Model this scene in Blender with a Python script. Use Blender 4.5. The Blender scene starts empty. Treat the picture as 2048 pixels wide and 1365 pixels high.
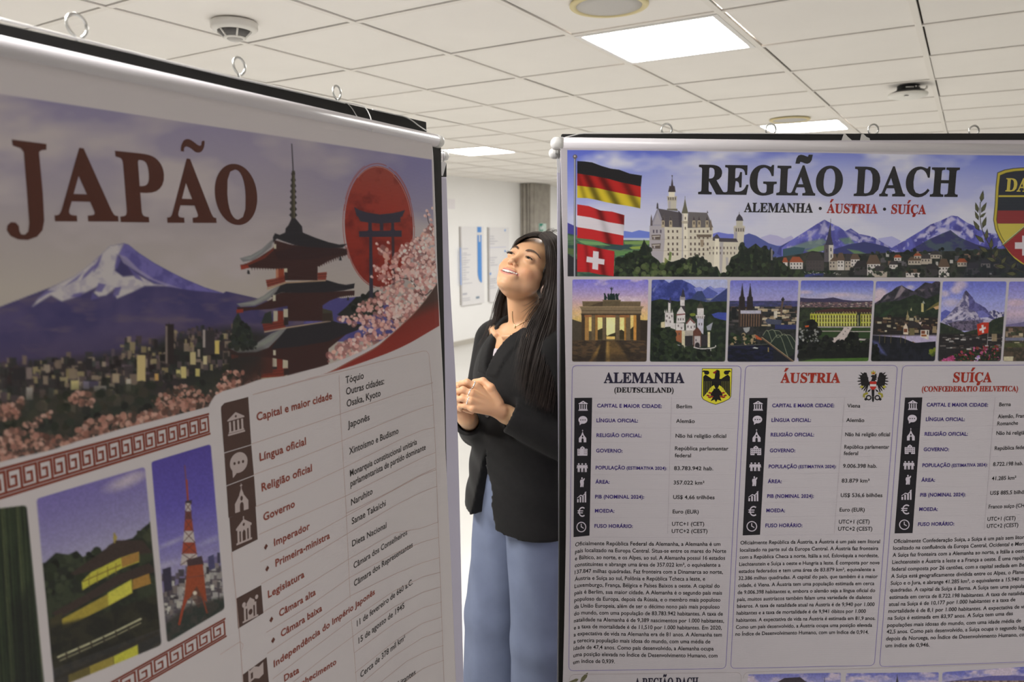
import bpy, math, random
import numpy as np
from mathutils import Vector, Matrix
# ------------------------------------------------------------------ camera, world, lights, exposure
sc = bpy.context.scene
COL = sc.collection
EYE = np.array([0.0, 0.0, 1.69])
FPX, PITCH, ROLL = 1474.37, math.radians(8.3567), math.radians(-.2331)
FWD = np.array([0, math.cos(PITCH), -math.sin(PITCH)])
_up = np.array([0, math.sin(PITCH), math.cos(PITCH)])
RT = np.array([math.cos(ROLL), 0, 0]) + math.sin(ROLL) * _up
UP = -math.sin(ROLL) * np.array([1., 0, 0]) + math.cos(ROLL) * _up
cam = bpy.data.cameras.new('camera')
camo = bpy.data.objects.new('camera', cam)
COL.objects.link(camo)
cam.sensor_width = 36.0
cam.lens = FPX * 36.0 / 2048.0
cam.clip_start = .02
camo.matrix_world = Matrix(((RT[0], UP[0], -FWD[0], EYE[0]), (RT[1], UP[1], -FWD[1], EYE[1]), (RT[2], UP[2], -FWD[2], EYE[2]), (0, 0, 0, 1)))
cam.dof.use_dof = True
cam.dof.focus_distance = 1.72
cam.dof.aperture_fstop = 4.8
sc.camera = camo
world = bpy.data.worlds.new('world')
sc.world = world
world.use_nodes = True
world.node_tree.nodes['Background'].inputs[0].default_value = (.8, .85, 1, 1)
world.node_tree.nodes['Background'].inputs[1].default_value = .02
LAMP_STRENGTH = 34.0
LAMP_TINT = (1.0, .98, .95)
sc.view_settings.view_transform = 'Standard'
sc.view_settings.look = 'None'
sc.view_settings.gamma = 1
sc.view_settings.use_curve_mapping = False
sc.view_settings.exposure = 0.10
sc.cycles.max_bounces = 10
sc.cycles.diffuse_bounces = 6
sc.cycles.sample_clamp_indirect = 6.0
sc.cycles.use_denoising = True

# ------------------------------------------------------------------ helpers
def rays(px):
    px = np.atleast_2d(np.asarray(px, float))
    return FWD + np.outer((px[:, 0] - 1024) / FPX, RT) - np.outer((px[:, 1] - 682.5) / FPX, UP)

def lin(c):
    c = np.asarray(c, float) / 255.0
    return np.where(c <= .04045, c / 12.92, ((c + .055) / 1.055) ** 2.4)

def tag(o, label=None, cat=None, group=None, kind=None):
    for k, v in (('label', label), ('category', cat), ('group', group), ('kind', kind)):
        if v: o[k] = v
    return o

def empty(name, loc, label, cat, group=None, rz=0.0):
    o = bpy.data.objects.new(name, None)
    COL.objects.link(o)
    o.location = loc
    o.rotation_euler = (0, 0, rz)
    o.empty_display_size = .05
    return tag(o, label, cat, group)

def world_of(q):
    L = Matrix.Translation(q.location) @ q.rotation_euler.to_matrix().to_4x4()
    return L if q.parent is None else world_of(q.parent) @ q.matrix_parent_inverse @ L

def link(name, me, mat=None, parent=None, smooth=False):
    o = bpy.data.objects.new(name, me)
    COL.objects.link(o)
    if mat is not None:
        for m in (mat if isinstance(mat, (list, tuple)) else [mat]): me.materials.append(m)
    if smooth: me.polygons.foreach_set('use_smooth', np.ones(len(me.polygons), bool))
    if parent is not None:
        o.parent = parent
        o.matrix_parent_inverse = world_of(parent).inverted()
    return o

class MB:
    """collects vertices and faces in world coordinates; build() links them as one object"""
    def __init__(s): s.v = []; s.f = []; s.m = []; s.n = 0
    def add(s, v, f, m=0):
        v = [tuple(map(float, p)) for p in v]
        s.v += v; s.f += [tuple(i + s.n for i in q) for q in f]; s.m += [m] * len(f); s.n += len(v)
        return s
    def box(s, c, half, ax=None, m=0):
        ax = np.eye(3) if ax is None else np.asarray(ax, float)
        c = np.asarray(c, float)
        v = [c + sx * half[0] * ax[0] + sy * half[1] * ax[1] + sz * half[2] * ax[2] for sx in (-1, 1) for sy in (-1, 1) for sz in (-1, 1)]
        return s.add(v, [(0, 1, 3, 2), (4, 6, 7, 5), (0, 4, 5, 1), (2, 3, 7, 6), (0, 2, 6, 4), (1, 5, 7, 3)], m)
    def tube(s, pts, r, n=8, cap=True, closed=False, m=0):
        P = np.asarray(pts, float); k = len(P)
        r = np.broadcast_to(np.asarray(r, float), (k,))
        T = np.gradient(P, axis=0) if not closed else np.roll(P, -1, 0) - np.roll(P, 1, 0)
        T /= np.linalg.norm(T, axis=1)[:, None] + 1e-12
        a = np.cross(T[0], [0, 0, 1.]); 
        if np.linalg.norm(a) < .1: a = np.cross(T[0], [1., 0, 0])
        a /= np.linalg.norm(a); v = []
        for i in range(k):
            a = a - T[i] * (a @ T[i]); a /= np.linalg.norm(a); b = np.cross(T[i], a)
            v += [P[i] + r[i] * (math.cos(t) * a + math.sin(t) * b) for t in np.arange(n) * 2 * math.pi / n]
        f = []
        for i in range(k if closed else k - 1):
            j = (i + 1) % k
            f += [(i * n + q, i * n + (q + 1) % n, j * n + (q + 1) % n, j * n + q) for q in range(n)]
        if cap and not closed: f += [tuple(range(n))[::-1], tuple(range((k - 1) * n, k * n))]
        return s.add(v, f, m)
    def lathe(s, o, axis, prof, n=32, m=0):
        axis = np.asarray(axis, float); axis /= np.linalg.norm(axis)
        a = np.cross(axis, [1., 0, 0]) if abs(axis[0]) < .8 else np.cross(axis, [0, 1., 0])
        a /= np.linalg.norm(a); b = np.cross(axis, a); o = np.asarray(o, float); v = []
        for (r, h) in prof: v += [o + h * axis + r * (math.cos(t) * a + math.sin(t) * b) for t in np.arange(n) * 2 * math.pi / n]
        f = [(i * n + q, i * n + (q + 1) % n, (i + 1) * n + (q + 1) % n, (i + 1) * n + q) for i in range(len(prof) - 1) for q in range(n)]
        if prof[0][0] > 1e-6: f.append(tuple(range(n))[::-1])
        if prof[-1][0] > 1e-6: f.append(tuple(range((len(prof) - 1) * n, len(prof) * n)))
        return s.add(v, f, m)
    def build(s, name, mat, parent=None, smooth=False, bevel=0):
        me = bpy.data.meshes.new(name)
        me.from_pydata(s.v, [], s.f)
        o = link(name, me, mat, parent, smooth)
        if any(s.m): me.polygons.foreach_set('material_index', s.m)
        me.update()
        if bevel:
            b = o.modifiers.new('bevel', 'BEVEL'); b.width = bevel; b.segments = 2; b.limit_method = 'ANGLE'
        return o

def mat(name, rgb, rough=.5, metal=0., spec=.5, noise=0., nscale=40., bump=0., bscale=300., emit=None, vcol=False, sheen=0., coat=0., sss=0.):
    m = bpy.data.materials.new(name); m.use_nodes = True
    nt = m.node_tree; b = nt.nodes['Principled BSDF']
    b.inputs['Base Color'].default_value = (*rgb, 1)
    b.inputs['Roughness'].default_value = rough
    b.inputs['Metallic'].default_value = metal
    b.inputs['Specular IOR Level'].default_value = spec
    if sheen: b.inputs['Sheen Weight'].default_value = sheen
    if coat: b.inputs['Coat Weight'].default_value = coat; b.inputs['Coat Roughness'].default_value = .25
    if sss:
        b.inputs['Subsurface Weight'].default_value = sss
        b.inputs['Subsurface Radius'].default_value = (.012, .005, .003); b.inputs['Subsurface Scale'].default_value = 1.0
    tc = nt.nodes.new('ShaderNodeTexCoord')
    src = None
    if vcol:
        a = nt.nodes.new('ShaderNodeAttribute'); a.attribute_name = 'Col'; src = a.outputs['Color']
    if noise:
        n = nt.nodes.new('ShaderNodeTexNoise'); n.inputs['Scale'].default_value = nscale; n.inputs['Detail'].default_value = 4
        nt.links.new(tc.outputs['Object'], n.inputs['Vector'])
        r = nt.nodes.new('ShaderNodeMapRange'); r.inputs['To Min'].default_value = 1 - noise; r.inputs['To Max'].default_value = 1 + noise
        r.inputs['From Min'].default_value = .25; r.inputs['From Max'].default_value = .75
        nt.links.new(n.outputs['Fac'], r.inputs['Value'])
        x = nt.nodes.new('ShaderNodeVectorMath'); x.operation = 'SCALE'
        if src is not None: nt.links.new(src, x.inputs[0])
        else: x.inputs[0].default_value = rgb
        nt.links.new(r.outputs['Result'], x.inputs['Scale']); src = x.outputs['Vector']
    if src is not None: nt.links.new(src, b.inputs['Base Color'])
    if bump:
        n = nt.nodes.new('ShaderNodeTexNoise'); n.inputs['Scale'].default_value = bscale; n.inputs['Detail'].default_value = 3
        nt.links.new(tc.outputs['Object'], n.inputs['Vector'])
        u = nt.nodes.new('ShaderNodeBump'); u.inputs['Strength'].default_value = bump; u.inputs['Distance'].default_value = .002
        nt.links.new(n.outputs['Fac'], u.inputs['Height']); nt.links.new(u.outputs['Normal'], b.inputs['Normal'])
    if emit:
        b.inputs['Emission Color'].default_value = (*emit[:3], 1); b.inputs['Emission Strength'].default_value = emit[3]
    return m

# ------------------------------------------------------------------ the room
YAW = math.radians(31.6325)
D1 = np.array([math.sin(YAW), math.cos(YAW), 0.0]); D2 = np.array([math.cos(YAW), -math.sin(YAW), 0.0]); ZZ = np.array([0, 0, 1.0])
AX = np.array([D2, D1, ZZ])
ZC = EYE[2] + .8151
TILE = .625
ORG = np.array([-.2817, 3.572, 0.0])
def cell(i, j, z=ZC): return ORG + TILE * (i * D2 + j * D1) + np.array([0, 0, z])
def c12(c2, c1, z=0.): return c2 * D2 + c1 * D1 + np.array([0, 0, z])

M_ceil = mat('ceiling_tile', (.86, .83, .785), .9, noise=.02, nscale=3, bump=.15, bscale=500)
M_tbar = mat('ceiling_bar', (.82, .785, .73), .6)
M_gap = mat('plenum_dark', (.26, .23, .20), .9)
M_wall = mat('wall_paint', (.90, .895, .885), .85, noise=.015, nscale=2)
M_dim = mat('near_wall_paint', (.28, .27, .26), .8)
M_floor = mat('floor_stone', (.60, .59, .565), .28, noise=.05, nscale=1.5)
M_base = mat('baseboard_grey', (.50, .47, .42), .6)
M_conc = mat('board_marked_concrete', (.34, .315, .275), .9, noise=.18, nscale=9, bump=.4, bscale=120)
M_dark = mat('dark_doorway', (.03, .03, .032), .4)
M_lint = mat('door_lintel', (.42, .41, .39), .6)
M_white = mat('white_plastic', (.80, .785, .76), .35)
M_lamp = mat('lamp_diffuser', (.9, .9, .9), .5, emit=(*LAMP_TINT, LAMP_STRENGTH))

C2L, C2R, C1N, C1F = -6.47, 6.6, -6.3, 15.2
def quad_struct(name, pts, m, kind='structure'):
    me = bpy.data.meshes.new(name); me.from_pydata([tuple(map(float, p)) for p in pts], [], [tuple(range(len(pts)))]); me.update()
    return tag(link(name, me, m), kind=kind)
def wall_box(name, a2, b2, a1, b1, z0, z1, m):
    return tag(MB().box(c12((a2 + b2) / 2, (a1 + b1) / 2, (z0 + z1) / 2), (abs(b2 - a2) / 2, abs(b1 - a1) / 2, (z1 - z0) / 2), AX).build(name, m), kind='structure')
wall_box('floor', C2L - .2, C2R + .2, C1N - .2, C1F + .2, -.1, 0, M_floor)
wall_box('wall_left', C2L - .15, C2L, C1N, 10.80, 0, ZC + .05, M_wall)
wall_box('wall_right', C2R, C2R + .15, C1N, C1F, 0, ZC + .05, M_wall)
wall_box('wall_near', C2L, C2R, C1N - .15, C1N, 0, ZC + .05, M_dim)
wall_box('wall_far', C2L - 1.5, C2R, C1F, C1F + .15, 0, ZC + .05, M_wall)
wall_box('wall_corridor', C2L - .15, C2L, 11.34, C1F, 0, ZC + .05, M_wall)
wall_box('baseboard_left', C2L, C2L + .02, C1N, 10.80, 0, .075, M_base)

# ceiling: recessed tiles hung between T-bars, a shadow gap beside every bar
random.seed(4)
LIGHTS = [(1, 0), (1, 5), (-4, 5), (-4, 10), (1, 10), (6, 5), (-4, 0), (1, -5), (6, -5), (-4, -5), (0, -4), (-4, 15), (1, 15)]  # unseen panels follow the grid; one added off it brightens the woman's face
i0, i1, j0, j1 = -11, 14, -15, 19
def inroom(i, j):
    p = cell(i + .5, j + .5); a2, a1 = p @ D2, p @ D1
    return C2L - .6 < a2 < C2R + .6 and C1N - .6 < a1 < C1F + .6
ce = MB()
for i in range(i0, i1):
    for j in range(j0, j1):
        if not inroom(i, j) or (i, j) in LIGHTS: continue
        g1 = random.choice((.0022, .003, .004, .0065)); g2 = random.choice((.002, .0025, .003, .0055))
        a, b = i * TILE + .012 + g1, (i + 1) * TILE - .012
        c, d = j * TILE + .012, (j + 1) * TILE - .012 - g2
        o = ORG + np.array([0, 0, ZC + .006])
        ce.add([o + a * D2 + c * D1, o + a * D2 + d * D1, o + b * D2 + d * D1, o + b * D2 + c * D1], [(0, 1, 2, 3)], 0)
for i in range(i0, i1 + 1):
    p, q = cell(i, j0), cell(i, j1); ce.box((p + q) / 2 + ZZ * .004, (.012, (j1 - j0) * TILE / 2, .004), AX, 1)
for j in range(j0, j1 + 1):
    p, q = cell(i0, j), cell(i1, j); ce.box((p + q) / 2 + ZZ * .0045, ((i1 - i0) * TILE / 2, .012, .0035), AX, 1)
pc = cell((i0 + i1) / 2, (j0 + j1) / 2)
ce.box(pc + ZZ * .05, ((i1 - i0) * TILE / 2 + .5, (j1 - j0) * TILE / 2 + .5, .01), AX, 2)
tag(ce.build('ceiling', [M_ceil, M_tbar, M_gap]), kind='structure')

# column of board-marked concrete at the end of the left wall, doorway beyond
co = MB()
co.box(c12(C2L + .02, 11.07, ZC / 2), (.25, .27, ZC / 2), AX)
for k, (w, dpt) in enumerate(((.035, .02), (.05, .035), (.03, .015), (.055, .03))):
    co.box(c12(C2L + .03 + k * .066, 10.795, ZC / 2), (w / 2, dpt, ZC / 2), AX)
tag(co.build('column', M_conc), kind='structure')
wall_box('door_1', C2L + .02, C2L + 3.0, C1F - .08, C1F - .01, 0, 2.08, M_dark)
wall_box('trim_1', C2L - .1, C2L + 3.1, C1F - .1, C1F - .01, 2.08, 2.2, M_lint)

# ------------------------------------------------------------------ ceiling fittings
def ceiling_light(i, j, label, group):
    o = empty('ceiling_light', cell(i + .5, j + .5), label, 'ceiling light', group)
    fr = MB(); c = cell(i + .5, j + .5); h = TILE / 2 - .012
    for s in (-1, 1):
        fr.box(c + s * (h - .011) * D2 + ZZ * .004, (.011, h, .006), AX)
        fr.box(c + s * (h - .011) * D1 + ZZ * .004, (h - .022, .011, .006), AX)
    fr.build('frame', M_white, o)
    d = h - .022; cr = .03; pts = []
    for (sx, sy, t0) in ((1, 1, 0), (-1, 1, 90), (-1, -1, 180), (1, -1, 270)):
        for t in (0, 30, 60, 90):
            a = math.radians(t0 + t); pts.append(c + D2 * (sx * (d - cr) + cr * math.cos(a)) + D1 * (sy * (d - cr) + cr * math.sin(a)) + ZZ * .002)
    MB().add(pts, [tuple(range(len(pts)))[::-1]]).build('diffuser', M_lamp, o)
    return o
_ll = {(1, 0): 'large bright square light panel in the ceiling above the right banner, nearest of the lights',
       (1, 5): 'square ceiling light seen just over the top edge of the right black board',
       (-4, 5): 'square ceiling light seen in the gap between the two banner rails',
       (-4, 10): 'farthest square ceiling light, near the concrete column, cut off by the right banner'}
for (i, j) in LIGHTS:
    ceiling_light(i, j, _ll.get((i, j), 'unseen square ceiling light panel added outside the picture or behind the banners'), 'ceiling light panels')

M_smoke = mat('detector_white', (.74, .72, .67), .45)
M_smoked = mat('detector_grey', (.12, .115, .11), .5)
def on_ceiling(px, dz=0.):
    d = rays([px])[0]; t = (ZC + dz - EYE[2]) / d[2]; return EYE + d * t
p = on_ceiling((468, 45)) ; p[2] = ZC
o = empty('smoke_detector', p, 'round white smoke detector with dark grille on the ceiling above the left banner', 'smoke detector')
MB().lathe(p, -ZZ, [(.0, 0), (.085, 0), (.088, .006), (.088, .024), (.080, .032), (.058, .034)], 40).build('base', M_smoke, o, True)
MB().lathe(p, -ZZ, [(.064, .033), (.042, .056), (.030, .056)], 40).build('grille', M_smoked, o, True)
b = MB()
for k in range(6):
    a = k * math.pi / 3; b.tube([p - ZZ * .034 + .066 * np.array([math.cos(a), math.sin(a), 0]), p - ZZ * .058 + .040 * np.array([math.cos(a), math.sin(a), 0])], .004, 6)
b.build('rib', M_smoke, o, True)
MB().lathe(p, -ZZ, [(.0415, .054), (.0415, .060), (.036, .063), (.030, .061)], 40).build('ring', M_smoke, o, True)
MB().lathe(p, -ZZ, [(.030, .056), (.030, .0625), (.022, .068), (0, .069)], 32).build('sensor_cap', mat('detector_sensor', (.45, .43, .40), .4), o, True)

M_spkr = mat('yellowed_ring', (.72, .62, .33), .5)
M_spkg = mat('speaker_grille', (.55, .53, .50), .7, noise=.1, nscale=900)
def speaker(pos, label):
    o = empty('ceiling_speaker', pos, label, 'ceiling speaker', 'ceiling speakers')
    MB().lathe(pos, -ZZ, [(.142, 0), (.142, .006), (.138, .009), (.120, .009), (.118, .004)], 56).build('trim_ring', M_spkr, o, True)
    MB().lathe(pos, -ZZ, [(.119, .0), (.119, .006), (.08, .0075), (0, .008)], 56).build('grille', M_spkg, o, True)
s1 = on_ceiling((1218, 9)); s1[2] = ZC
speaker(s1, 'round ceiling speaker with yellowed ring at the top edge, beside the nearest light panel')
s2 = on_ceiling((1579.5, 239)); s2[2] = ZC
speaker(s2, 'small distant ceiling speaker with yellow ring above the right board')

# wireless access point hanging a little below the ceiling on its clip
w0 = on_ceiling((1817, 172)); w0[2] = ZC
o = empty('access_point', w0, 'round white wireless access point with dark mount under the ceiling, upper right', 'access point')
MB().lathe(w0, -ZZ, [(0, .0), (.058, .0), (.058, .022), (.075, .030)], 40).build('mount', mat('mount_dark', (.02, .02, .022), .5), o, True)
MB().lathe(w0, -ZZ, [(.070, .028), (.098, .040), (.100, .044)], 48).build('vent_skirt', mat('skirt_grey', (.07, .068, .065), .5), o, True)
MB().lathe(w0, -ZZ, [(.101, .042), (.103, .048), (.100, .056), (.085, .064), (.05, .070), (0, .072)], 48).build('cover', mat('ap_white', (.80, .79, .74), .4), o, True)
b = MB()
for k in range(5): b.box(w0 + np.array([-.040 + k * .009, -.057, -.016]), (.003, .003, .003))
b.box(w0 + np.array([.012, -.057, -.012]), (.004, .003, .004)); b.box(w0 + np.array([.035, -.047, -.010]), (.004, .004, .004))
b.build('port_row', M_white, o)
MB().tube([w0 + np.array([.055, 0, -.012]), w0 + np.array([.085, -.01, -.022]), w0 + np.array([.105, 0, -.012]), w0 + np.array([.11, .01, .0])], .005, 8).build('cable', M_white, o, True)
MB().box(w0 + np.array([-.045, -.072, -.066]), (.010, .006, .0012)).build('status_mark', M_smoked, o)

# ------------------------------------------------------------------ things on the far wall
WN = D2  # wall normal
def on_wall(px, off=0.):
    d = rays([px])[0]; t = (C2L + off) / (d @ D2) ; return EYE + d * t
def wall_rect(x0, x1, ytop_l, ybot_l, th, name, m, parent=None, off=0., bevel=0):
    a = on_wall((x0, ytop_l), off); bt = on_wall((x0, ybot_l), off); c = on_wall((x1, ytop_l), off)
    c1a, c1b = a @ D1, c @ D1
    return MB().box(c12(C2L + off + th / 2, (c1a + c1b) / 2, (a[2] + bt[2]) / 2), (th / 2, (c1b - c1a) / 2, (a[2] - bt[2]) / 2), AX).build(name, m, parent, bevel=bevel)
M_sign = mat('sign_white', (.80, .79, .80), .4)
M_blue = mat('sign_blue', (.10, .30, .72), .4)
M_pale = mat('sign_pale_print', (.50, .50, .56), .6)
M_edge = mat('sign_edge', (.32, .30, .28), .5)
def wall_sign(x0, x1, yt, yb, label):
    m = on_wall(((x0 + x1) / 2, yb)); 
    o = empty('wall_sign', m, label, 'wall sign', 'white information signs on the far wall')
    wall_rect(x0, x1, yt, yb, .035, 'board', [M_sign], o)
    return o
o = wall_sign(919.5, 963.5, 453.5, 612, 'white wall sign with a blue stripe, directly right of the left banner')
def strip(o, name, m, xa, xb, ya, yb, k=.037): return wall_rect(xa, xb, ya, yb, .003, name, m, o, k)
strip(o, 'edge', M_edge, 917.6, 919.6, 453.5, 612, .0)
strip(o, 'blue_stripe', M_blue, 954.5, 962.3, 454, 465)
bs = MB()
zt, zb = on_wall((958, 470), .037)[2], on_wall((958, 566), .037)[2]
ca, cb = on_wall((954.8, 500), .037) @ D1, on_wall((963.0, 500), .037) @ D1
pts = [(ca, zt), (cb, zt), (cb, zb)] + [(cb - (cb - ca) * math.sin(t), zb + (cb - ca) * 1.6 * (1 - math.cos(t))) for t in np.linspace(0.1, math.pi / 2, 8)]
f3 = [c12(C2L + .040, a, z) for a, z in pts]
bs.add(f3, [tuple(range(len(f3)))]).build('blue_stripe', M_blue, o)
strip(o, 'letter_bar', M_sign, 955.2, 961.8, 468, 470.5, .041); strip(o, 'letter_stem', M_sign, 957.6, 959.8, 470, 484, .041)
strip(o, 'side_stripe', mat('sign_light_blue', (.30, .45, .85), .4), 919.8, 921.6, 496, 571)
pr = MB()
def prow(pr, xa, xb, y, h=1.2):
    a, b = on_wall((xa, y), .037), on_wall((xb, y), .037); z = on_wall(((xa + xb) / 2, y), .037)[2]
    hh = h * 12.0 / FPX / 2
    pr.box(c12(C2L + .0385, (a @ D1 + b @ D1) / 2, a[2]), (.0012, (b @ D1 - a @ D1) / 2, hh), AX)
random.seed(7)
for y in (498, 507, 510.5, 516, 521.5, 526, 530, 535.5, 541, 546, 551, 556, 560, 568): prow(pr, 925, 925 + random.uniform(6, 22), y, 1.0)
prow(pr, 925, 934, 589, 3.5); prow(pr, 925, 940, 598, 1); prow(pr, 925, 940, 602, 1)
pr.build('print', M_pale, o)
strip(o, 'logo', mat('logo_slate', (.25, .32, .40), .5), 952, 958.5, 593.5, 598)
o = wall_sign(976, 1014.5, 455, 604.5, 'white wall sign with blue tick marks, half hidden by the woman')
strip(o, 'edge', M_edge, 974, 976.1, 455, 604.5, .0)
pr = MB()
for y, w in ((473, 8), (478, 9), (483, 15), (488, 9), (516, 14), (521, 9), (526, 9), (531, 15), (559, 14), (563, 12), (567, 15), (573, 8), (577, 12)): prow(pr, 980, 980 + w, y, 1.1)
pr.build('print', M_pale, o)
strip(o, 'tick_mark', M_blue, 1009, 1011, 459, 463); strip(o, 'tick_mark', M_blue, 1009, 1011.5, 501, 504.5); strip(o, 'tick_mark', M_blue, 979.5, 982, 546, 550)
strip(o, 'rule', mat('rule_pale', (.55, .57, .75), .5), 979, 1012, 495, 496)
o = wall_rect(896.5, 909.5, 398, 418, .004, 'notice', mat('notice_paper', (.83, .80, .83), .7)); tag(o, 'small plain paper notice on the wall just right of the left rail end', 'notice')
# exit sign on the column
c2s = C2L + .272
def on_col(px):
    d = rays([px])[0]; return EYE + d * (c2s / (d @ D2))
a, b = on_col((1077.5, 447)), on_col((1092, 463))
o = empty('exit_sign', (a + b) / 2, 'small green and white exit sign on the concrete column above the woman', 'exit sign')
ca, cb, zt, zb = a @ D1, b @ D1, a[2], b[2]
def crect(name, m, s0, s1, t0, t1, k, parent):
    return MB().box(c12(c2s + k, ca + (cb - ca) * (s0 + s1) / 2, zb + (zt - zb) * (t0 + t1) / 2), (.003, abs(cb - ca) * (s1 - s0) / 2, abs(zt - zb) * (t1 - t0) / 2), AX).build(name, m, parent)
crect('panel', mat('exit_pale', (.55, .68, .62), .4), 0, 1, 0, 1, .004, o)
M_green = mat('exit_green', (.01, .22, .15), .4)
crect('pictogram', M_green, .04, .5, .04, .96, .008, o)
rb = MB()
for (s, t, w, h) in ((.16, .62, .05, .06), (.20, .45, .09, .14), (.13, .28, .08, .05), (.28, .24, .05, .12), (.32, .5, .08, .05), (.42, .5, .05, .38)):
    rb.box(c12(c2s + .012, ca + (cb - ca) * s, zb + (zt - zb) * t), (.002, abs(cb - ca) * w, abs(zt - zb) * h / 1.6), AX)
rb.build('running_figure', M_sign, o)
# ------------------------------------------------------------------ hanging sheets: a plane in the room with a gentle wave
class Sheet:
    def __init__(s, px, dist, az, bend, white, paper):
        a = math.radians(az)
        s.U = np.array([math.sin(a), math.cos(a), 0.]); s.N = np.array([math.cos(a), -math.sin(a), 0.]); s.V = ZZ.copy()
        s.O = EYE + dist * rays([px])[0]; s.bend = bend
        s.white = lin(white); s.paper = np.asarray(paper, float)
    def uv(s, px, off=0.0):
        d = rays(px); k = (s.O - EYE) @ s.N; dn = d @ s.N
        b = np.full(len(d), off)
        for _ in range(6):
            t = (k + b) / dn; P = EYE + d * t[:, None] - s.O
            u, v = P @ s.U, P @ s.V
            b = s.bend(u, v) + off
        return np.stack([u, v], 1)
    def P(s, uv, lift=0.0):
        uv = np.atleast_2d(uv); u, v = uv[:, 0], uv[:, 1]
        return s.O + np.outer(u, s.U) + np.outer(v, s.V) + np.outer(s.bend(u, v) + lift, s.N)
    def px(s, uv):
        P = s.P(uv) - EYE; z = P @ FWD
        return np.stack([1024 + FPX * (P @ RT) / z, 682.5 - FPX * (P @ UP) / z], 1)
    def col(s, c): return np.clip(lin(c) / s.white * s.paper, 0.003, .9)
    def plane(s, px, off):
        d = rays([px])[0]; t = ((s.O - EYE) @ s.N + off) / (d @ s.N); return EYE + d * t

def sstep(a, b, x): t = np.clip((x - a) / (b - a), 0, 1); return t * t * (3 - 2 * t)
def bend_r(u, v):
    return .010 * np.exp(-np.clip(u - .005, 0, 9) / .028) * sstep(-.1, -.7, v) + .0035 * np.sin(u * 7.5 + .6) * sstep(-.25, -.95, v)
def bend_l(u, v):
    return .010 * np.exp(np.clip(u + .01, -9, 0) / .06) * sstep(-.2, -.6, v) + .0025 * np.sin(u * 9) * sstep(-.25, -.9, v)
PAPER_R = (.575, .540, .585); PAPER_L = (.69, .645, .665)
SR = Sheet((1121, 300), 1.50, 88.9, bend_r, (186, 178, 182), PAPER_R)
SL = Sheet((866, 300), 1.50, 27.3, bend_l, (184, 172, 171), PAPER_L)

def vinyl(name, rgb=None):
    m = mat(name, rgb or (.8, .8, .8), .42, spec=.30, vcol=rgb is None)
    nt = m.node_tree; b = nt.nodes['Principled BSDF']
    tc = nt.nodes.new('ShaderNodeTexCoord'); w = nt.nodes.new('ShaderNodeTexWave')
    w.wave_type = 'BANDS'; w.bands_direction = 'Z'; w.inputs['Scale'].default_value = 130; w.inputs['Distortion'].default_value = 1.2; w.inputs['Detail'].default_value = 1
    nt.links.new(tc.outputs['Object'], w.inputs['Vector'])
    u = nt.nodes.new('ShaderNodeBump'); u.inputs['Strength'].default_value = .10; u.inputs['Distance'].default_value = .002
    nt.links.new(w.outputs['Fac'], u.inputs['Height']); nt.links.new(u.outputs['Normal'], b.inputs['Normal'])
    return m
M_print = vinyl('printed_vinyl')
M_paperR = vinyl('white_vinyl', PAPER_R); M_paperL = vinyl('white_vinyl_left', PAPER_L)
EPS = .00012
def color_mesh(o_name, V, F, C, parent, smooth=False, material=None):
    """V verts (n,3), F quads (m,4) or list, C linear rgb per vertex"""
    me = bpy.data.meshes.new(o_name)
    if isinstance(F, np.ndarray):
        k = F.shape[1]
        me.vertices.add(len(V)); me.vertices.foreach_set('co', np.asarray(V, np.float32).ravel())
        me.loops.add(F.size); me.loops.foreach_set('vertex_index', F.astype(np.int32).ravel())
        me.polygons.add(len(F)); me.polygons.foreach_set('loop_start', np.arange(0, F.size, k, dtype=np.int32))
        me.update(calc_edges=True)
    else:
        me.from_pydata([tuple(map(float, v)) for v in V], [], F); me.update()
    at = me.color_attributes.new('Col', 'FLOAT_COLOR', 'POINT')
    C4 = np.ones((len(V), 4), np.float32); C4[:, :3] = C
    at.data.foreach_set('color', C4.ravel())
    return link(o_name, me, material or M_print, parent, smooth)

# ------------------------------------------------------------------ painter: artwork in sheet coordinates
def vnoise(X, Y, sc_, seed):
    r = np.random.RandomState(seed); T = r.rand(64, 64)
    x = X / sc_; y = Y / sc_; i = np.floor(x).astype(int); j = np.floor(y).astype(int); a = x - i; b = y - j
    a = a * a * (3 - 2 * a); b = b * b * (3 - 2 * b)
    g = lambda p, q: T[p & 63, q & 63]
    return (g(i, j) * (1 - a) + g(i + 1, j) * a) * (1 - b) + (g(i, j + 1) * (1 - a) + g(i + 1, j + 1) * a) * b
def fbm(X, Y, sc_, seed, o=4):
    s = 0; w = 0
    for k in range(o): s = s + vnoise(X, Y, sc_ / 2 ** k, seed + k) * .5 ** k; w += .5 ** k
    return s / w
def Q(tf, pts):
    p = np.asarray(pts, float).reshape(-1, 2); return p / tf[2] + np.array(tf[:2])
def bez(pts, n=6):
    """smooth curve through points"""
    p = np.asarray(pts, float); q = np.vstack([2 * p[0] - p[1], p, 2 * p[-1] - p[-2]]); out = []
    for i in range(1, len(q) - 2):
        for t in np.arange(n) / n:
            out.append(.5 * (2 * q[i] + (q[i + 1] - q[i - 1]) * t + (2 * q[i - 1] - 5 * q[i] + 4 * q[i + 1] - q[i + 2]) * t * t + (3 * q[i] - q[i - 1] - 3 * q[i + 1] + q[i + 2]) * t ** 3))
    out.append(p[-1]); return np.array(out)
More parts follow.
